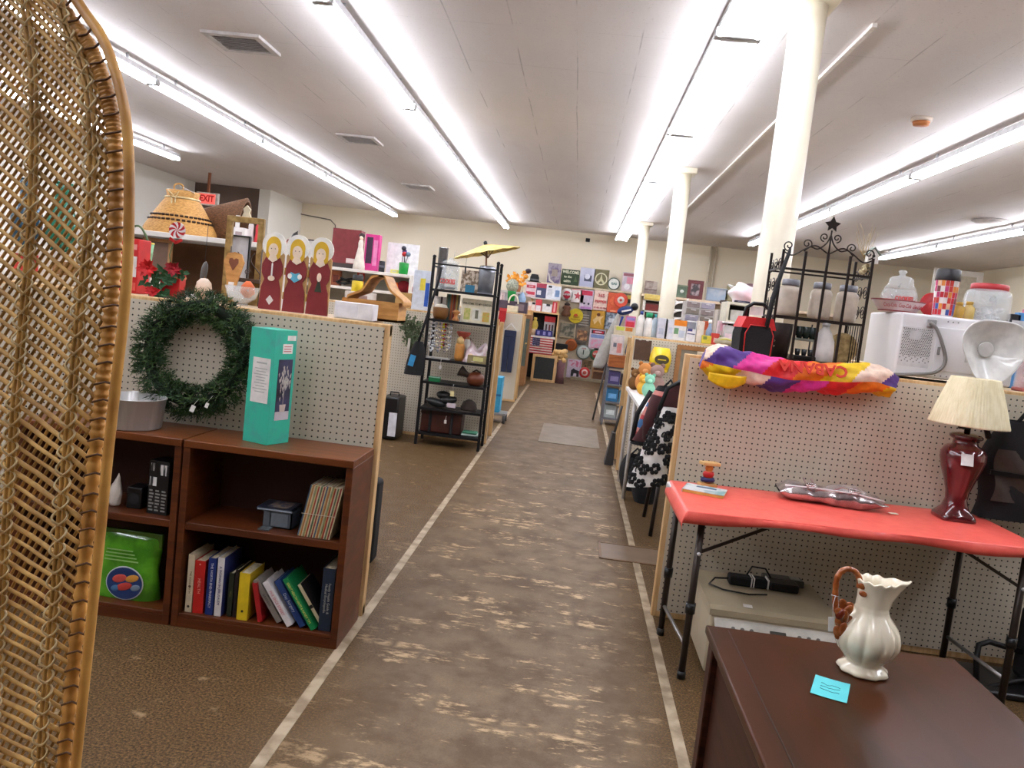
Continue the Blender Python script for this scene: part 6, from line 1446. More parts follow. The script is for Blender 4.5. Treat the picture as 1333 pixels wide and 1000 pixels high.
tin('pale pink sign lettered in red in the second row', 773, 379, 791, 405, (236, 206, 190), None, [], [('365', .5, .75, .22, (190, 90, 90)), ('PEPPER', .5, .45, .18, (200, 80, 80)), ('made on site', .5, .16, .12, (190, 100, 100))])
tin('plain orange sign in the second row', 790, 382, 808, 408, (214, 88, 50), None, [('orange_disc', (.5, .6, .3), (226, 104, 60)), ('bottom_text', (.3, .08, .7, .14), (236, 160, 120))])
tin('orange scalloped flower sign overlapping the orange sign', 799, 382, 817, 400, (224, 100, 70), None, [('scallops', .6, .98, (226, 84, 60)), ('white_centre', 0, .5, (230, 216, 206)), ('red_bow', 0, .2, (190, 70, 60))], shape='round', lift=.025)
tin('small yellow and black sign at the right of the second row', 816, 385, 827, 395, (206, 176, 80), None, [('black_band', (0, 0, 1, .5), (50, 44, 40))])
tin('bright yellow round sign with a red bird in the third row', 740, 402, 759, 421, (236, 216, 40), None, [('rim', .92, .98, (214, 190, 30)), ('bird_disc', 0, .3, (206, 80, 40))], [('FRESH', .1, -.15, .3, (180, 140, 20)), ('PRODUCE', 0, -.5, .28, (180, 140, 20))], shape='round', lift=.03)
tin('tall dark sign of pale lines below the yellow round sign', 750, 403, 768, 449, art((86, 80, 72), (120, 106, 90), 7), None, [('line_%d' % k and 'printed_line', (.15, .82 - k * .07, .85, .85 - k * .07), (160, 156, 146)) for k in range(5)] + [('tan_figures', (.15, .12, .85, .4), art((190, 140, 96), (110, 80, 60), 12))])
tin('gold sign with a dancing figure in the third row', 769, 404, 788, 428, (196, 146, 44), None, [('figure', [(.3, .2), (.5, .45), (.75, .2), (.68, .5), (.85, .7), (.55, .65), (.45, .9), (.35, .6), (.15, .45)], (226, 190, 130)), ('dark_hair', (.5, .75, .12), (110, 60, 20))])
tin('grey and white newsprint sign in the third row', 787, 407, 804, 429, art((150, 160, 170), (90, 100, 110), 16), None, [('white_badge', (.3, .4, .75, .65), (206, 210, 214))])
tin('white CAUTION style sign with red header and pink text', 767, 429, 787, 456, (222, 206, 216), None, [('header', (.1, .78, .95, .95), (60, 30, 40)), ('red_oval', (.2, .81, .88, .92), (206, 40, 60)), ('blue_band', (.08, .58, .95, .74), (130, 150, 200)), ('pink_lines', (.1, .1, .9, .52), art((226, 150, 176), (206, 180, 196), 14))], [('CAUTION', .53, .865, .07, (240, 220, 224))])
tin('wire-framed wall sign with plants, left of the tall dark sign', 729, 420, 749, 440, art((150, 140, 120), (90, 90, 76), 10), None, [('frame_top', (0, .94, 1, 1), (196, 176, 140)), ('frame_right', (.94, 0, 1, 1), (196, 176, 140)), ('frame_bottom', (0, 0, 1, .06), (196, 176, 140))])
tin('round orange pumpkin plaque on the far wall', 737, 440, 750, 458, (186, 96, 34), None, [('dark_grooves', 0, .3, (130, 60, 24)), ('outer_ring', .6, .7, (150, 76, 28))], shape='round')
tin('round white wall clock with a dark bottle picture', 750, 449, 769, 468, (120, 130, 124), None, [('face', 0, .84, (196, 204, 196))], [('I', .0, -.05, .9, (40, 60, 50)), ('OLIVE', 0, .5, .22, (180, 120, 120))], shape='round')
tin('round green and red bottle-cap sign below the CAUTION sign', 768, 453, 784, 470, (60, 100, 70), None, [('red_band', 0, .6, (190, 70, 64))], [('COLA', 0, .05, .36, (226, 206, 200))], shape='round')
tin('pink sign with a black dog near the floor', 738, 468, 757, 492, (206, 190, 206), None, [('pink_lines', (.1, .6, .9, .94), art((206, 110, 140), (214, 190, 206), 14)), ('dog', [(.3, .05), (.3, .4), (.45, .52), (.6, .45), (.85, .4), (.85, .05), (.7, .05), (.68, .25), (.5, .25), (.45, .05)], (44, 40, 46))])
tin('round red prohibition sign near the floor', 754, 478, 768, 492, (190, 44, 44), None, [('white_cross', 0, .6, (222, 200, 190)), ('red_disc', 0, .35, (196, 80, 70))], shape='round', lift=.03)
tin('brown crate panel right of the red prohibition sign', 771, 473, 790, 494, art((96, 62, 42), (70, 44, 30), 5), None, [('rail', (0, .45, 1, .55), (160, 120, 80)), ('left_stile', (0, 0, .08, 1), (160, 120, 80))], cat='crate', name='crate_panel')
tin('tan figurine panel beside the red prohibition sign', 757, 469, 770, 480, art((120, 96, 66), (80, 66, 44), 8), None, [('knob', (.4, .3, .1), (60, 44, 30))], cat='panel', name='wall_panel')
t, w_, h_ = vessel('carved_bird', 'dark carved rooster on the far wall above the yellow sign', 'carving', 731, 396, 744, 412, YS - .12, [(.8, 0), (1, .2), (.6, .5), (.9, .7), (.5, .9), (0, 1)], C(110, 70, 46), None, caps=(('crest', [(.5, .85), (.6, 1), (.2, 1.15), (0, 1.15)], C(50, 36, 30)),))
# shelf plank with a black hat
c, w_, h_ = place(690, 364, 731, 372, 16.6); t = T('wall_shelf', 'long thin pine plank shelf with boxes beneath near the tin signs', 'shelf', (c.x, 16.6, c.z)); MB().bx(-w_ / 2, w_ / 2, 0, .6, 0, .05).build('plank', C(226, 206, 176), t)
for s in (-1, 1): MB().bx(s * (w_ / 2 - .04), s * (w_ / 2 - .08), .5, .56, -c.z, 0).build('support', PINE, t)
zpl = c.z + .051
c, w_, h_ = place(689, 357, 703, 367, 16.7, zpl); t = T('black_hat', 'black brimmed hat on the long pine plank', 'hat', c)
MB().lathe([(w_ * .62, 0), (w_ * .62, .012), (w_ * .42, .02), (w_ * .42, h_ * .6), (w_ * .3, h_), (0, h_ * 1.0)], 24).build('hat', BLACKF, t); MB().lathe([(w_ * .43, .022), (w_ * .43, .05), (w_ * .42, .06)], 24).build('band', C(90, 90, 90), t)
# shelf unit with boxes
YT = 15.9; zt_top = P(690, 404, Y=YT).z
xa_, xb_ = XP(686, YT, 1), XP(724, YT, 1)
t = shelf_unit('pine_shelf_unit', 'tan pine shelf unit stacked with white boxes in front of the sign wall', xa_, xb_, YT, [zt_top], .45, PINE, C(44, 44, 48))
z2 = P(700, 437, Y=YT).z; w = (xb_ - xa_) / 2
MB().bx(-w, w, 0, .45, z2 - .04, z2).build('shelf', C(226, 220, 210), t)
zz = zt_top + .001
for k, (a, b_, c_, d_, col, pn, tx, lb) in enumerate((
    (684, 367, 698, 391, (226, 200, 204), ((.1, .6, .9, .8, (196, 60, 80)), (.1, .15, .9, .35, (196, 60, 80))), (('EARS', .5, .7, .14, (240, 220, 220)),), 'white box with two red bands stacked on the pine shelf unit'),
    (698, 369, 711, 393, (70, 76, 106), ((0, .7, 1, 1, (170, 60, 80)), (.1, .2, .5, .5, (216, 214, 220))), (), 'blue and red star-spangled box on the pine shelf unit'),
    (711, 371, 721, 397, (226, 228, 232), ((.2, .25, .8, .75, (206, 210, 216)), (.25, .8, .7, .95, (40, 40, 44))), (), 'white boxed figure, third of the upper boxes'),
    (721, 373, 730, 400, (216, 222, 230), ((.2, .2, .8, .7, (120, 150, 190)),), (), 'white box with a blue window, right end of the upper boxes'))):
    carton('goods_box', lb, 'box', a, b_, c_, d_, YT + .12, col, .16, zz + .262, 'boxes on the pine shelf unit', pn, tx)
MB().bx(-w, w, 0.1, .42, zz + .24, zz + .26).build('upper_shelf', C(226, 220, 210), t).location = (0, 0, 0)
for s in (-1, 1): MB().bx(s * w, s * (w - .03), .3, .42, zz - .001, zz + .245).build('upper_support', PINE, t)
for k, (a, c_, y0, col, pn, lb) in enumerate(((687, 692, 392, (226, 190, 170), ((.1, .5, .9, .9, (236, 226, 220)),), 'pale pink bottle box under the upper boxes'), (692, 697, 393, (230, 216, 206), ((.1, .7, .9, .95, (40, 40, 44)),), 'white bottle box with a black top under the upper boxes'),
    (697, 705, 390, (206, 60, 70), ((.1, .0, .9, .5, (222, 216, 220)),), 'red and white gift box under the upper boxes'), (706, 718, 396, (226, 226, 226), ((.4, .75, .8, 1, (60, 60, 64)),), 'white square box under the upper boxes'), (719, 725, 393, (196, 50, 60), ((.3, .1, .7, .9, (226, 160, 160)),), 'slim red box at the right end under the upper boxes'))):
    carton('gift_box', lb, 'box', a, y0, c_, 408, YT + .06, col, .12, zz, 'small boxes on the pine shelf unit', pn)
carton('razor_pack', 'red and clear blister pack inside the pine shelf unit', 'packet', 708, 412, 722, 430, YT + .15, (190, 186, 186), .08, z2 + .001, None, ((0, .72, 1, 1, (196, 40, 46)), (.15, .1, .3, .6, (70, 60, 60)), (.45, .1, .6, .6, (120, 60, 60)), (.72, .1, .87, .6, (70, 60, 60))))
carton('blue_box_row', 'row of dark blue boxes inside the pine shelf unit', 'boxes', 697, 430, 719, 436, YT + .02, (50, 50, 120), .1, z2 + .001, None, ((.1, .2, .25, .8, (150, 150, 210)), (.45, .2, .6, .8, (150, 150, 210)), (.75, .2, .9, .8, (150, 150, 210))))
t, w_, h_ = vessel('yellow_figurine', 'small yellow-shirted figurine at the left inside the pine shelf unit', 'figurine', 691, 413, 701, 436, YT + .1, [(.7, 0), (.8, .1), (.6, .3), (.9, .55), (.6, .78), (.3, .84), (.5, .9), (.4, 1), (0, 1)], C(206, 180, 80), z2 + .001, caps=(('pale_base', [(.85, 0), (.85, .35), (0, .35)], C(226, 196, 160)),))
# american flag
c, w_, h_ = place(684, 440, 719, 461, YT - .05); t = T('flag_sign', 'wooden American flag plaque hung below the pine shelf', 'flag', (c.x, YT - .03, c.z))
MB().bx(-w_ / 2, w_ / 2, -.0, .02, 0, h_).build('board', C(230, 216, 206), t)
q = MB()
for k in range(7): q.bx(-w_ / 2, w_ / 2, -.004, .001, h_ * (k * 2) / 13, h_ * (k * 2 + 1) / 13)
q.build('red_stripe', C(190, 60, 66), t)
MB().bx(-w_ / 2 + w_ * .24, -w_ / 2 + w_ * .52, -.008, .001, h_ * .48, h_).build('blue_field', C(50, 46, 90), t)
q = MB()
for i in range(5):
    for j in range(4): q.lathe([(.009, 0), (0, .002)], 5, (-w_ / 2 + w_ * (.27 + i * .055), -.008, h_ * (.54 + j * .12)), axis=(0, -1, 0))
q.build('stars', C(200, 196, 210), t)
# chalkboard + flanking
t, w_, h_ = frame('chalkboard', 'black chalkboard in a pine frame standing on the floor at the end of the aisle', 692, 462, 724, 496, 15.5, PINE, .05, 0.002, (44, 48, 48), 'chalkboard', .03)
t = T('wooden_cabinet', 'tan and grey glazed cabinet end just past the third divider', 'cabinet', (XP(679, 14.2, .6), 14.2, 0))
MB().bx(-.15, .10, 0, .6, 0, 1.25, .005).build('carcass', C(150, 104, 62), t); MB().bx(-.13, .08, -.012, 0, .35, 1.18).build('door', C(96, 102, 92, .2), t); MB().cyl((.06, -.03, .75), (.06, -.01, .75), .015, n=10).build('knob', C(206, 170, 90), t)
t = T('tan_cabinet', 'tall tan box cabinet behind the third divider', 'cabinet', (XP(681, 15.2, .9), 15.2, 0)); MB().bx(-.13, .12, 0, .5, 0, 1.33, .005).build('carcass', mat('tan_ply', (196, 150, 92), .6, scale=4), t); MB().bx(-.11, .10, -.01, 0, .7, 1.28).build('door', C(206, 164, 104), t)
c, w_, h_ = place(724, 462, 737, 486, 15.6); t = T('dried_bouquet', 'tan and mauve bundle standing right of the chalkboard', 'bundle', (c.x, 15.65, 0)); q = MB(); rnd = random.Random(3)
for k in range(24): q.ball((rnd.uniform(-.16, .06), rnd.uniform(-.06, .06), rnd.uniform(.42, .62)), .06, .05, .05, n=8, m=5)
q.build('dried_heads', C(216, 176, 116, .9), t); MB().lathe([(.09, 0), (.07, .2), (.09, .45), (0, .45)], 14).build('mauve_stem', C(120, 84, 88, .8), t)
t = T('grey_planter', 'dark bag and grey metal pot hanging right of the flag plaque', 'bag', (XP(730, 16.1, .6), 16.2, P(730, 462, Y=16.2).z)); MB().bx(-.13, .13, 0, .12, 0, .22, .03).build('bag', BLACKF, t); MB().lathe([(.14, -.05), (.17, -.02), (.14, -.0)], 18).build('pale_brim', C(190, 176, 150), t)
# flowers and pots behind the third divider
t, w_, h_ = vessel('orange_flowers', 'orange silk flowers in a terracotta pot far beyond the black rack', 'flowers', 668, 368, 680, 380, 13.2, [(.6, 0), (.8, .8), (.7, 1), (0, .9)], C(180, 110, 70), None)
q = MB(); rnd = random.Random(5)
for k in range(34):
    p = (rnd.uniform(-.16, .13), rnd.uniform(-.08, .08), h_ + rnd.uniform(0, .17)); a = rnd.uniform(0, 6.3); leafy(q, p, (math.cos(a), -.5, math.sin(a)), .08, .03)
q.build('petals', C(236, 156, 40), t, fixn=False); MB().ball((.14, 0, h_ + .2), .05, .04, .04).build('dark_bloom', C(50, 36, 50), t)
t = T('plant_shelf', 'grey shelf unit holding the orange flowers behind the third divider', 'shelf unit', (XP(672, 13.2, 1.2), 13.1, 0)); zf = P(674, 380, Y=13.2).z
MB().bx(-.3, .0, 0, .4, 0, zf - .002).build('carcass', C(170, 160, 160), t); MB().bx(-.32, .12, -.02, .42, zf - .03, zf - .001).build('top', C(200, 190, 184), t)
vessel('blue_bird', 'pale blue ceramic bird beside the green pot', 'ornament', 674, 379, 685, 391, 11.98, [(.3, 0), (.9, .3), (1, .5), (.5, .8), (0, 1)], C(150, 176, 206), 1.386, caps=(('beak', [(.2, .9), (.1, 1.1), (0, 1.1)], C(206, 190, 176)),))
vessel('pink_vase', 'pale pink vase at the left of the green pot', 'vase', 650, 381, 657, 394, 12.0, [(.6, 0), (1, .4), (.6, .8), (.7, 1), (0, 1)], C(220, 190, 186), 1.271, caps=(('rim', [(.7, .98), (.75, 1.02), (.6, 1.03)], C(226, 206, 200)),))
# ================================================================== far right of the aisle
# leaning pale roll, blue cloth, grey media rack
p0, p1 = P(778, 479, Y=10.6), P(806, 408, Y=10.75)
t = T('ironing_board', 'pale grey padded ironing board leaning at the end of the right booths', 'ironing board', (p0.x, 10.6, 0))
dz_ = p1.z; dx_ = p1.x - p0.x; zlo = p0.z
MB().surf(lambda u, v: ((dx_ * v) + (u - .5) * .17 * (1 - .65 * v ** 2) * min(1, .75 + 3 * v), -.0 - .02 * math.sin(u * PI), zlo + (dz_ - zlo) * v), 10, 16).build('cover', mat('grey_cover', (176, 174, 166), .8, scale=20), t)
s_ = [o_ for o_ in kids(t) if o_.name.startswith('cover')][0]; m_ = s_.modifiers.new('t', 'SOLIDIFY'); m_.thickness = .03
MB().tube([(.02, .06, 0), (.10, .08, zlo), (dx_ * .7, .07, dz_ * .9)], .014, 6).build('leg', C(120, 120, 120, .4, metal=.7), t)
t = T('blue_garment', 'royal blue garment hanging behind the ironing board', 'garment', (XP(793, 10.9, 1.1), 10.9, P(791, 446, Y=10.9).z)); MB().prism([(-.07, 0), (.06, 0), (.16, .36), (.06, .38)], 0, .05).build('body', C(34, 56, 130, .8), t); MB().tube([(.06, .02, .37), (.12, .02, .42), (.16, .02, .36)], .008, 5).build('hanger', C(180, 180, 180), t)
YG_ = 10.3; gx0, gx1 = XP(789, YG_, .5), XP(824, YG_, .5)
GR = mat('grey_rack_metal', (130, 132, 140), .4, .5)
t = T('media_rack', 'grey metal rack of boxed goods at the end of the right booths', 'rack', ((gx0 + gx1) / 2, YG_, 0)); w = (gx1 - gx0) / 2; gzt = P(800, 478, Y=YG_).z
for x in (-w, w):
    for y in (0, .34): MB().bar((x, y, .0), (x, y, gzt), .028).build('post', GR, t)
gz = [.09, .30, .52, gzt]
for z in gz: MB().bx(-w, w, 0, .34, z - .02, z, .002).build('shelf', GR, t)
for k, (z, cols_, lbs) in enumerate(((gz[0], ((176, 186, 186), (206, 206, 200)), ('clear packaged ornament on the lowest grey rack shelf', 'white packaged ornament on the lowest grey rack shelf')), (gz[1], ((60, 130, 180), (96, 150, 176)), ('blue picture box on the second grey rack shelf', 'pale blue box right on the second grey rack shelf')), (gz[2], ((90, 80, 130), (60, 50, 60)), ('purple lettered box on the third grey rack shelf', 'dark boxed set on the third grey rack shelf')))):
    for j in range(2):
        b_ = T('media_box', lbs[j], 'box', (t.location.x - w / 2 + j * w * .95 + .01, YG_ + .05, z + .001), group='boxes on the grey metal rack'); MB().bx(-w * .44, w * .42, 0, .2, 0, .16 - .02 * j, .003).build('box', C(*cols_[j]), b_); MB().bx(-w * .3, w * .3, -.002, 0, .04, .10).build('front_label', C(*(min(255, v + 70) for v in cols_[j])), b_)
t = T('wooden_tray', 'orange-brown wooden drawer on top of the grey metal rack', 'drawer', (XP(808, YG_, gzt + .07), YG_ - .03, gzt + .001)); MB().bx(-w * .86, w * .9, 0, .3, 0, .15, .004).build('drawer', mat('orange_wood', (166, 96, 48), .4, col2=(140, 76, 36), scale=6, stretch=(1, 1, 5)), t); MB().bx(-w * .9, w * .94, -.012, 0, -.0, .155, .003).build('front_panel', mat('orange_wood', (166, 96, 48)), t)
carton('doll_blister', 'clear blister pack with a pink figure above the wooden drawer', 'packet', 795, 436, 812, 461, YG_ - .02, (206, 196, 192), .06, gzt + .152, None, ((.1, .1, .9, .9, (216, 200, 196)), (.5, .12, .85, .6, (206, 130, 120)), (.2, .4, .45, .6, (110, 110, 120))))
vessel('blue_bundle', 'dark blue plastic bundle at the right above the wooden drawer', 'bundle', 814, 440, 827, 464, YG_ + .05, [(.6, 0), (1, .2), (.8, .6), (.5, .85), (.2, 1), (0, 1)], C(36, 66, 110), gzt + .152, caps=(('tie', [(.3, .92), (.35, .96), (.2, 1.05)], C(90, 150, 190)),))
carton('tan_box', 'tan carton behind the blister pack', 'carton', 798, 425, 824, 462, YG_ + .2, (206, 190, 160), .12, gzt + .157, None, ((.1, .85, .5, .98, (196, 200, 80)), (.55, .85, .9, .98, (214, 130, 50))))
carton('pink_pack', 'pink and red card pack on top of the tan carton', 'packet', 814, 412, 827, 430, YG_ + .22, (206, 110, 150), .06, None, None, ((.1, .2, .9, .6, (206, 50, 66)), (.1, .7, .9, .9, (150, 130, 190))))
t = T('soccer_toy', 'blue and white soft toy with a black head above the pink pack', 'toy', (XP(818, YG_ + .25, 1.45), YG_ + .25, P(818, 411, Y=YG_ + .25).z)); MB().ball((-.04, 0, .06), .11, .06, .055, rot=(0, -.3, 0)).build('body', C(34, 50, 100, .8), t); MB().ball((.07, 0, .12), .05).build('head', BLACKP, t); MB().box((-.03, -.055, .06), (.12, .01, .02), (0, -.3, 0)).build('white_stripe', PAPER, t)
t = T('dustpan', 'dark grey dustpan standing against the second right divider', 'dustpan', (.455, 7.45, 0)); MB().prism([(-.05, 0), (.03, 0), (.03, .1), (.02, .30), (-.01, .30), (-.035, .12)], 0, .18).build('pan', C(60, 58, 58), t); MB().cyl((.01, .09, .29), (.05, .09, .55), .012, n=8).build('handle', C(80, 78, 76), t)
# ---- second right divider and what stands on it
divider(.50, 3.6, 7.25, 'second pegboard divider on the right with the yellow cap', mat('x') if 0 else PEG, 1.21, 'l', .55)
Y2 = 7.42; z = 1.212
JW = mat('white_hdpe', (232, 228, 222), .4)
vessel('detergent_jug', 'white jug with a blue cap, leftmost on the second divider', 'jug', 829, 405, 839, 436, Y2, JUG, JW, z, 'bottles on the second divider', caps=(('blue_cap', CAPJ, C(50, 70, 140)),)); vessel('detergent_jug', 'white jug with a green cap on the second divider', 'jug', 839, 407, 849, 437, Y2 - .03, JUG, JW, z, 'bottles on the second divider', caps=(('green_cap', [(.8, .8), (.9, .86), (.9, .98), (.6, 1), (0, 1)], C(20, 140, 90)),))
vessel('detergent_jug', 'pale grey-blue jug with teal cap behind the green-capped jug', 'jug', 848, 409, 856, 438, Y2 + .1, JUG, C(176, 190, 200, .4), z, 'bottles on the second divider', caps=(('teal_cap', CAPJ, C(50, 140, 140)),))
for a, b_, y0, col, pn, lb in ((856, 866, 414, (206, 206, 216), ((.2, .2, .8, .5, (180, 184, 200)),), 'pale lilac box left of the black oval dish'), (869, 877, 416, (214, 214, 222), ((.2, .3, .8, .6, (190, 194, 210)),), 'pale lilac box right of the black oval dish'), (877, 893, 417, (224, 222, 220), ((0, .72, 1, 1, (226, 130, 30)), (.05, .3, .4, .6, (110, 150, 110)), (.45, .15, .9, .5, (190, 196, 210))), 'white and orange product box on the second divider'),
    (894, 906, 418, (226, 224, 226), ((0, .62, .9, .95, (130, 130, 140)), (.1, .5, .6, .62, (60, 60, 120)), (.1, .35, .9, .4, (90, 90, 120))), 'white box with grey lid print on the second divider'), (907, 916, 418, (226, 214, 202), ((.1, .6, .3, .8, (206, 190, 176)),), 'tall plain cream carton on the second divider')):
    carton('product_box', lb, 'box', a, y0, b_, 444, Y2, col, .1, z, 'boxes on the second divider', pn)
t = T('oval_dish', 'black oval dish standing on edge between two lilac boxes', 'dish', (XP(867, Y2, 1.3), Y2 + .03, z)); MB().lathe([(0, -.006), (.018, -.006), (.022, 0), (.018, .006), (0, .006)], 20, (0, 0, .092), axis=(0, -1, 0), sx=1.0, sy=4.2).build('dish', BLACKP, t); MB().bx(-.012, .012, -.01, .01, 0, .01).build('foot', BLACKP, t)
vessel('spray_bottle', 'blue-grey spray bottle with a white nozzle on the second divider', 'bottle', 919, 416, 927, 446, Y2, BOTTLE, C(130, 150, 176, .3), z, 'bottles on the second divider', caps=(('white_nozzle', [(.5, .84), (.6, .9), (.5, 1), (0, 1)], PAPER),))
carton('orange_carton', 'small orange carton behind the spray bottle', 'carton', 914, 418, 922, 432, Y2 + .1, (206, 90, 50), .06, z + .0, None, ((.2, .2, .8, .6, (226, 160, 110)),))
carton('yellow_pack', 'yellow-green packet below the spray bottle', 'packet', 914, 437, 926, 449, Y2 - .08, (206, 190, 60), .05, z, None, ((.1, .5, .5, .9, (120, 130, 60)),)); carton('red_pack', 'red packet right of the yellow packet on the second divider', 'packet', 926, 434, 936, 450, Y2 - .08, (196, 60, 50), .05, z, None, ((.3, .2, .7, .6, (226, 180, 170)),))
t = T('cloth_pouch', 'grey-green crumpled cloth pouch behind the colourful bundle', 'pouch', (XP(944, Y2 - .1, 1.25), Y2 - .08, z)); MB().lathe([(.03, 0), (.085, .015), (.09, .04), (.05, .07), (0, .075)], 18, sy=.7, fn=lambda q, a, r, zz_: Vector((q.x * (1 + .08 * math.sin(5 * a)), q.y, q.z))).build('pouch', C(176, 166, 140, .9), t); MB().tube([(-.05, -.04, .05), (0, -.06, .06), (.05, -.04, .05)], .006, 5).build('drawstring', C(206, 196, 70), t)
t = carton('clear_tub', 'large clear storage tub on the second divider by the lunch bag', 'tub', 942, 424, 962, 456, Y2 + .02, mat('clear_tub', (214, 210, 206), .2, alpha=.8), .2, z, None, ((.1, .1, .9, .3, (176, 196, 160)), (.1, .35, .5, .6, (226, 200, 206))), body='tub'); MB().bx(-.08, .08, -.008, .21, .2, .215, .004).build('lid', C(226, 222, 220), t)
carton('gift_bag', 'pale pink and green bag left of the clear tub', 'bag', 934, 418, 946, 446, Y2 + .12, (214, 190, 194), .08, z, None, ((.1, .1, .8, .4, (120, 150, 90)), (.2, .6, .8, .9, (226, 160, 180))), body='bag')
carton('white_drawer_box', 'small white drawer box behind the clear tub', 'box', 951, 404, 968, 426, 8.25, (216, 214, 208), .2, 1.456, None, ((.05, .52, .48, .95, (206, 204, 198)), (.52, .52, .95, .95, (206, 204, 198)), (.05, .05, .95, .48, (206, 204, 198))))
# tall dark shelf right behind, drawers, wire shelf
t = T('black_shelf', 'dark open shelf unit with pale frame behind the lunch bag', 'shelf unit', (XP(962, 8.2, 1.4), 8.2, 0)); zt2 = P(950, 396, Y=8.2).z
for x in (-.14, .35): MB().bx(x, x + .025, 0, .35, 0, zt2).build('side_panel', C(206, 200, 180), t)
MB().bx(-.14, .375, 0, .35, zt2, zt2 + .025).build('top', C(210, 204, 184), t); MB().bx(-.115, .35, .33, .35, 0, zt2).build('back_panel', C(30, 28, 28), t); MB().bx(-.115, .35, 0, .33, 1.43, 1.455).build('shelf', C(210, 204, 184), t)
c, w_, h_ = place(950, 378, 984, 398, 8.41, zt2 + .026); t = T('stuffed_bag', 'big white and pink plastic bag on the dark shelf unit', 'bag', c)
MB().surf(lambda u, v: (w_ / 2 * math.cos(u * 2 * PI) * math.sin((.15 + .75 * v) * PI) ** .4 + .02 * math.sin(9 * v), .14 * math.sin(u * 2 * PI) * math.sin((.1 + .85 * v) * PI) ** .6, h_ * 1.45 * v * (1 + .1 * math.sin(4 * PI * u))), 30, 12, True).build('bag', mat('white_pink_film', (236, 226, 228), .3, col2=(226, 186, 192), scale=4, coat=.3), t); MB().tube([(-.1, -.02, h_ * 1.05), (-.16, -.02, h_ * 1.25), (-.06, 0, h_ * 1.15)], .012, 5).build('handle', PAPER, t)
carton('navy_box', 'flat dark navy box under the white and pink bag', 'box', 957, 395, 976, 403, 8.2, (50, 48, 70), .06, zt2 + .026, None, ((.2, .3, .7, .7, (110, 110, 130)),))
Y9 = 9.3; c, w_, h_ = place(892, 394, 929, 428, Y9); t = T('drawer_tower', 'clear plastic drawer tower of two columns beyond the second divider', 'drawers', (c.x, Y9, 0)); zb_ = c.z
MB().bx(-w_ / 2, w_ / 2, .012, .3, 0, zb_ + h_).build('carcass', C(196, 190, 186), t)
for i in range(2):
    for j in range(4):
        u0 = -w_ / 2 + .01 + i * w_ / 2; d_ = MB().bx(u0, u0 + w_ / 2 - .02, 0, .02, zb_ + h_ * (j / 4) + .006, zb_ + h_ * ((j + 1) / 4) - .008, .003).build('drawer', mat('clear_drawer_%d' % ((i + j) % 3), ((150, 136, 134), (166, 160, 176), (140, 130, 120))[(i + j) % 3], .2, coat=.5), t)
        MB().bx(u0 + w_ * .15, u0 + w_ * .33, -.012, 0, zb_ + h_ * (j / 4 + .16), zb_ + h_ * (j / 4 + .19)).build('handle', C(216, 212, 210), d_)
Ya = 11.5; c, w_, h_ = place(875, 393, 893, 424, Ya); t = T('wire_rack', 'white wire shelf rack with white hangers beyond the second divider', 'rack', (c.x, Ya, 0))
for x in (-w_ / 2, w_ / 2): MB().bar((x, 0, 0), (x, 0, c.z + h_), .022).build('post', PAPER, t)
for k in range(4): MB().bx(-w_ / 2, w_ / 2, 0, .3, c.z + h_ * (k / 3) - .02, c.z + h_ * (k / 3)).build('shelf', C(226, 222, 216), t)
MB().bx(-w_ / 2, w_ / 2, .3, .32, 0, c.z + h_).build('back_panel', C(70, 62, 54), t)
for k in range(3):
    o_ = T('white_hanger', ['topmost', 'middle', 'lowest'][k] + ' white plastic hanger on the white wire rack', 'hanger', (c.x - .02, Ya - .05, c.z + h_ * (.16 + k * .32) if False else c.z + h_ * (.86 - k * .33)), group='hangers on the wire rack'); MB().tube([(-.13, 0, -.06), (-.02, 0, .02), (.12, 0, .05)], .014, 6).build('bar', PAPER, o_); MB().tube([(.12, 0, .05), (.10, .0, .08), (.12, .03, .09)], .008, 5).build('hook', PAPER, o_)
Yb = 13.0; c, w_, h_ = place(838, 388, 862, 420, Yb); t = T('bottle_shelf', 'white shelf of dark and red goods between the columns', 'shelf unit', (c.x + .1, Yb, 0)); w = w_ / 2 + .1
MB().bx(-w, w, .3, .32, 0, c.z + h_).build('back_panel', C(150, 140, 126), t)
for k in range(3): MB().bx(-w, w, 0, .3, c.z + h_ * (k / 2.2) - .02, c.z + h_ * (k / 2.2)).build('shelf', C(230, 224, 212), t)
for x in (-w, w - .02): MB().bx(x, x + .02, 0, .3, 0, c.z + h_).build('side_panel', C(226, 220, 206), t)
for k, (x, col, lb) in enumerate(((-.12, (130, 50, 44), 'dark red toolbox on the white shelf between the columns'), (.1, (60, 54, 52), 'dark grey tin on the white shelf between the columns'))):
    b_ = T('tin_box', lb, 'tin', (c.x + .1 + x, Yb + .05, c.z + h_ / 2.2 + .001)); MB().bx(-.1, .1, 0, .2, 0, .12, .006).build('body', C(*col), b_); MB().bx(-.102, .102, -.002, .202, .1, .125, .004).build('lid', C(*(v // 2 + 40 for v in col)), b_)
tin('yellow fringed scarf draped on the white shelf between the columns', 839, 384, 864, 391, (226, 200, 110), None, [('fringe', (0, 0, 1, .3), (206, 176, 80))], Y=Yb - .02, cat='scarf', name='scarf')
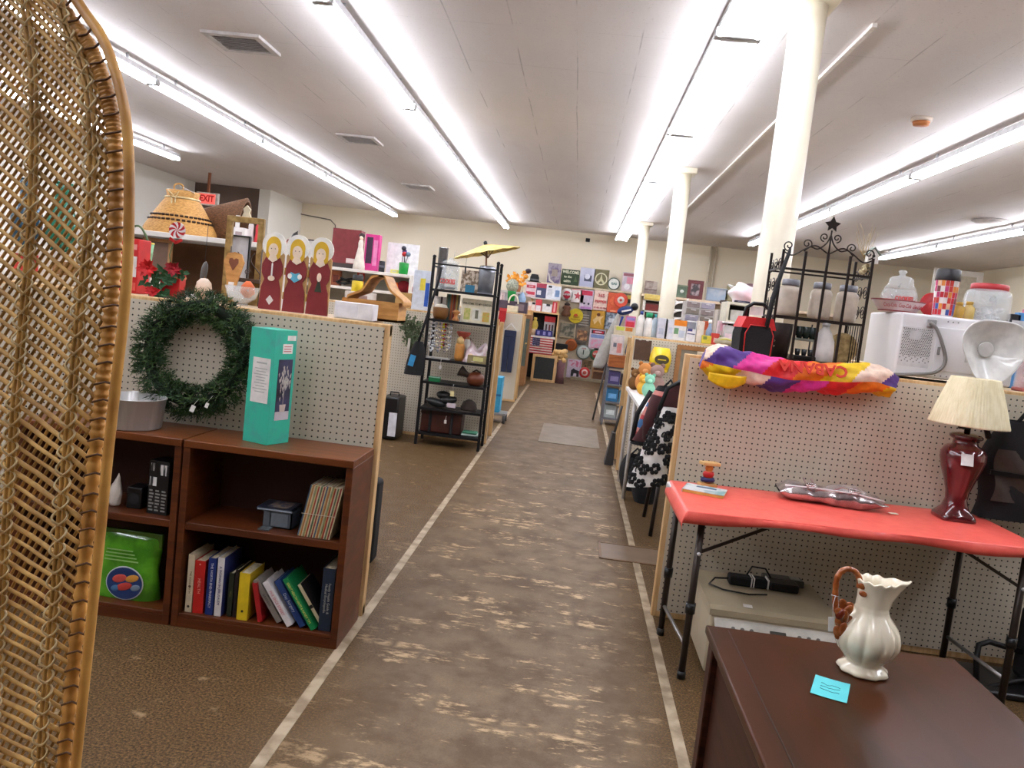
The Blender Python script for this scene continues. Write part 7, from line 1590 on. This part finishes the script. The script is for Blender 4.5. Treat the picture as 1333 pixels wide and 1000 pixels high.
# pictures on the far right wall ledge
YQ = 14.5
t = T('picture_ledge', 'long pale ledge with paintings in front of the back wall, right of the columns', 'ledge', (XP(940, YQ, 1.8), YQ, 0)); zq = P(900, 389, Y=YQ).z
MB().bx(-1.4, 2.2, 0, .3, zq - .04, zq).build('ledge', C(226, 200, 170), t); MB().bx(-1.4, 2.2, .28, .32, 0, zq - .04).build('panel', BEIGEP, t)
def pic(label, a, y0, b_, y1, m, col, bw=.04, parts=()):
    t, w_, h_ = frame('painting', label, a, y0, b_, y1, YQ + .03, col, bw, zq + .001, m, 'painting', .03); t['group'] = 'pictures on the far ledge'
    for nm, (u, v, r), pc in parts: MB().ball((-w_ / 2 + w_ * u, .012, h_ * v), w_ * r, .006, w_ * r * .8).build(nm, C(*pc), t)
    return t
pic('green painting with a white bird, left on the far ledge', 879, 371, 895, 390, (104, 122, 100), (120, 130, 104), .03, (('white_bird', (.55, .5, .16), (216, 216, 206)),))
pic('dark red framed collage on the far ledge', 895, 365, 915, 391, art((70, 64, 66), (170, 150, 150), 9), (110, 56, 58), .06)
pic('unframed blue-grey seascape on the far ledge', 920, 375, 946, 394, art((150, 164, 180), (176, 180, 184), 4), (140, 150, 160), .02)
pic('olive framed painting of pale flowers on the far ledge', 946, 372, 986, 398, art((150, 140, 110), (196, 186, 160), 4), (130, 120, 84), .05, (('pale_bloom', (.15, .6, .1), (220, 206, 170)), ('white_bloom', (.85, .6, .08), (206, 210, 216))))
t, w_, h_ = vessel('dark_flower_pot', 'dark dried flowers in a pot in front of the flower painting', 'flowers', 937, 391, 946, 404, 9.0, [(.6, 0), (.8, .4), (.5, .6), (0, .6)], C(120, 110, 96), None, caps=(('dark_blooms', [(.5, .55), (1.2, .75), (1, .95), (0, 1)], C(60, 44, 40)),))
t = T('pot_shelf', 'grey post shelf under the dark dried flowers', 'shelf', (XP(941, 9.0, 1.3), 9.0, 0)); MB().bx(-.1, .1, -.08, .1, 0, P(941, 404, Y=9.0).z - .001, .004).build('body', C(186, 176, 164), t); MB().bx(-.11, .11, -.09, -.08, .9, 1.2).build('pink_panel', C(190, 150, 170), t)
# white framed panel at the far right
t, w_, h_ = frame('white_framed_panel', 'tall white-framed panel against the back wall, far right', 1203, 350, 1262, 470, 15.6, SHW, .10, .002, (196, 186, 166), 'panel', .05)
# ---- hung things on the second divider front
carton('brown_mat', 'small dark brown square mat hung on the second right divider', 'mat', 826, 443, 847, 469, 7.241, (84, 58, 40), .008, None, None, ((.2, .97, .35, 1.0, (210, 200, 190)), (.65, .97, .8, 1.0, (210, 200, 190))), body='mat', b=0)
c, w_, h_ = place(846, 453, 874, 485, 7.2); t = T('yellow_hat', 'yellow cap in a plastic bag hung on the second right divider', 'cap', (c.x, 7.246, c.z))
MB().surf(lambda u, v: (w_ / 2 * (math.cos(u * PI)) * (.72 + .28 * math.sin(v * PI)), -.012 - .085 * math.sin(u * PI) * math.sin((.1 + .85 * v) * PI), h_ * v), 22, 14).build('crown', mat('yellow_cap_cloth', (236, 206, 34), .4, col2=(226, 190, 30), scale=16, coat=.4), t)
MB().lathe([(.03, 0), (.05, .004), (.052, .008)], 24, (.005, -.092, h_ * .52), axis=(0, -1, .1), sx=1.2, sy=.8).build('emblem', C(60, 50, 20), t); MB().bx(-.03, .04, -.104, -.099, h_ * .5, h_ * .54).build('emblem_bar', C(226, 196, 40), t); MB().box((.0, -.075, h_ * .24), (.06, .002, .03)).build('price_label', PAPER, t)
MB().prism([(-.08, -.02), (.08, -.02), (.06, -.10), (-.06, -.10)], .01, .02, 'xy').build('brim', C(226, 196, 30), t)
frame('wood_picture', 'brown wooden picture frame partly hidden by the near right divider', 878, 452, 926, 520, 7.2, (160, 110, 62), .04, None, (130, 120, 100))
# white folding shelf with toys
c = P(842, 512, Y=6.4); zsh = .79
t = T('toy_table', 'white folding shelf table of soft toys in the second right booth', 'table', (P(820, 510, Z=.79).x + .25, 4.85, 0)); MB().bx(-.25, .55, 0, 2.0, zsh - .03, zsh, .004).build('table_top', C(230, 226, 222), t)
for x in (-.22, .5):
    for y in (1.25, 1.9): MB().cyl((x, y, 0), (x, y, zsh - .03), .014, n=8).build('leg', C(190, 186, 182), t)
def toy(label, x, y, col, s):
    s *= .78
    t = T('soft_toy', label, 'toy', (x, y, zsh + .001), group='soft toys on the white table')
    MB().ball((0, 0, .07 * s), .065 * s, .06 * s, .075 * s).build('body', C(*col, .95), t); hd = MB().ball((0, -.01, .17 * s), .05 * s, .048 * s, .048 * s).build('head', C(*col, .95), t)
    for k in (-1, 1): MB().ball((k * .035 * s, 0, .21 * s), .018 * s).build('ear', C(*(max(0, v - 30) for v in col), .95), t)
    MB().ball((0, -.05 * s, .16 * s), .022 * s, .02 * s, .018 * s).build('muzzle', C(*(min(255, v + 30) for v in col), .95), t)
toy('dark brown soft toy at the left of the white toy table', XP(827, 6.5, .85), 6.6, (120, 84, 44), 1.0); toy('orange-brown soft toy in the middle of the white toy table', XP(838, 6.45, .85), 6.5, (206, 136, 72), 1.35); toy('yellow soft toy at the front of the white toy table', XP(836, 6.3, .85), 6.25, (226, 170, 60), .9); toy('grey and pink soft toy at the right of the white toy table', XP(852, 6.35, .85), 6.3, (150, 120, 110), 1.4); toy('mint green soft toy at the front edge of the white toy table', XP(844, 6.1, .85), 6.08, (140, 200, 170), 1.0)
# chair with hanging bags
t = T('metal_stool', 'black metal stool under the hanging bags in the second right booth', 'stool', (XP(846, 5.5, .1) + .19, 5.15, 0)); MB().bx(-.2, .2, 0, .4, .40, .43, .01).build('seat', BLACKP, t); 
for sx in (-1, 1):
    for y, y2 in ((.02, -.04), (.38, .46)): MB().tube([(sx * .19, y, .42), (sx * .21, y2, 0)], .013, 8).build('leg', C(48, 40, 38, .4, metal=.5), t)
t = T('floral_bag', 'black and white floral tote hanging beside the edge of the near right divider', 'bag', (XP(849, 4.36, .6), 4.36, 0))
def flb(u, v): a = u * 2 * PI; k = .105 - .055 * v; return (k * math.cos(a) + .085 * v ** 1.4 - .015, .055 * math.sin(a) * (1 - .4 * v), .47 + .43 * v + .02 * math.cos(a) * (1 - v))
FW = C(230, 226, 222, .8); FB = C(22, 22, 24, .8)
MB().surf(flb, 30, 16, True).build('body', FW, t)
q = MB(); rnd = random.Random(8)
def onb(u, v, r=1.02): p = flb(u, v); return Vector((p[0], p[1] * 1.03 - .003, p[2]))
for k in range(25):
    u0, v0, R_ = .5 + (k % 5) / 10 + rnd.uniform(-.02, .02) , .08 + (k // 5) * .19 + rnd.uniform(-.08, .08), .030
    for j in range(6):
        a = j * PI / 3; cu_, cv_ = u0 + .034 * math.cos(a), v0 + .05 * math.sin(a)
        c_ = onb(cu_, max(.02, min(.98, cv_))); q.ball(c_, .012, .004, .013, n=8, m=5)
for k in range(12):
    u0, v0 = .5 + rnd.random() * .5, rnd.random() * .8 + .1; q.tube([onb(u0 + .03 * math.cos(i * .6) * (1 - i / 12), max(.02, min(.97, v0 + .05 * math.sin(i * .6) * (1 - i / 12)))) for i in range(9)], .004, 4)
q.build('printed_flowers', FB, t)
MB().tube([(.0, 0, .88), (.03, 0, 1.0), (.10, .08, 1.04), (.13, .1, .95)], .012, 6).build('handle', FB, t)
t = T('striped_backpack', 'red, blue and black striped backpack hanging above the floral tote', 'backpack', (XP(863, 4.62, .9), 4.62, -.07))
sb = lambda u, v: (.115 * (1 - .3 * v ** 3) * math.copysign(abs(math.cos(u * 2 * PI)) ** .6, math.cos(u * 2 * PI)) - .04 + .08 * v, -.01 + .07 * math.sin(u * 2 * PI), .72 + .34 * v)
q = MB(); q.surf(sb, 28, 14, True)
for f in q.bm.faces: zc_ = f.calc_center_median().z; f.material_index = 0 if zc_ > 1.035 or zc_ < .76 else (1 if int((zc_ - .72) / .035) % 3 == 0 else 2 if int((zc_ - .72) / .035) % 3 == 1 else 3)
q.build('body', [BLACKF, C(50, 100, 150, .7), C(180, 40, 44, .7), C(206, 130, 120, .7)], t); MB().tube([(-.08, -.06, 1.03), (-.14, -.08, .9), (-.15, -.06, .74)], .014, 6).build('strap', BLACKF, t); MB().tube([(-.01, 0, 1.05), (.03, .02, 1.10), (.06, .0, 1.05)], .008, 5).build('top_loop', BLACKF, t)
t = T('maroon_jacket', 'maroon jacket draped in front of the striped backpack', 'jacket', (XP(864, 4.46, .8), 4.47, .03)); MB().surf(lambda u, v: ((.11 - .02 * v) * math.cos(u * 2 * PI) * (1 + .1 * math.sin(u * 25)) - .045 + .15 * v, .05 * math.sin(u * 2 * PI), .66 + .33 * v), 26, 10, True).build('body', mat('maroon_cloth', (70, 34, 36), .9, bump=.3, scale=30), t); MB().tube([(-.06, -.05, .92), (-.09, -.07, .78), (-.08, -.05, .68)], .03, 8).build('sleeve', mat('maroon_cloth', (70, 34, 36)), t)
for k, (x, y, sx_, sz_, lb) in enumerate(((XP(826, 6.5, .15), 6.5, .12, .27, 'large black duffel bag on the floor left of the floral tote'), (XP(842, 6.1, .2), 6.1, .11, .34, 'small black handbag slumped behind the floral tote'))):
    t = T('black_bag', lb, 'bag', (x, y, .002)); MB().surf(lambda u, v: (sx_ * math.copysign(abs(math.cos(u * 2 * PI)) ** .6, math.cos(u * 2 * PI)) * math.sin((.15 + .7 * v) * PI) ** .5, .1 * math.sin(u * 2 * PI), sz_ * v + (0 if k else 0)), 24, 8, True).build('body', BLACKF, t); MB().tube([(-sx_ * .6, 0, sz_ * .9), (0, -.03, sz_ * 1.25), (sx_ * .6, 0, sz_ * .9)], .01, 6).build('handle', BLACKP, t)
# exit sign far left
p = P(270, 259, Y=14.0); t = T('exit_sign', 'red lettered EXIT sign hung from the ceiling at the left', 'exit sign', (p.x, 14.0, p.z))
MB().bx(-.20, .20, -.02, .05, -.11, .11, .01).build('housing', C(214, 206, 196), t); MB().bx(-.15, .15, -.026, -.02, -.085, .085).build('face', mat('exit_red_face', (240, 100, 90), .4, emit=.6), t); txt('EXIT', .15, C(200, 30, 30), t, (0, -.028, -.0), wmax=.26, bold=.006)
MB().bx(-.02, .02, .0, .04, .11, Z_C - p.z).build('stem', C(150, 90, 60), t)
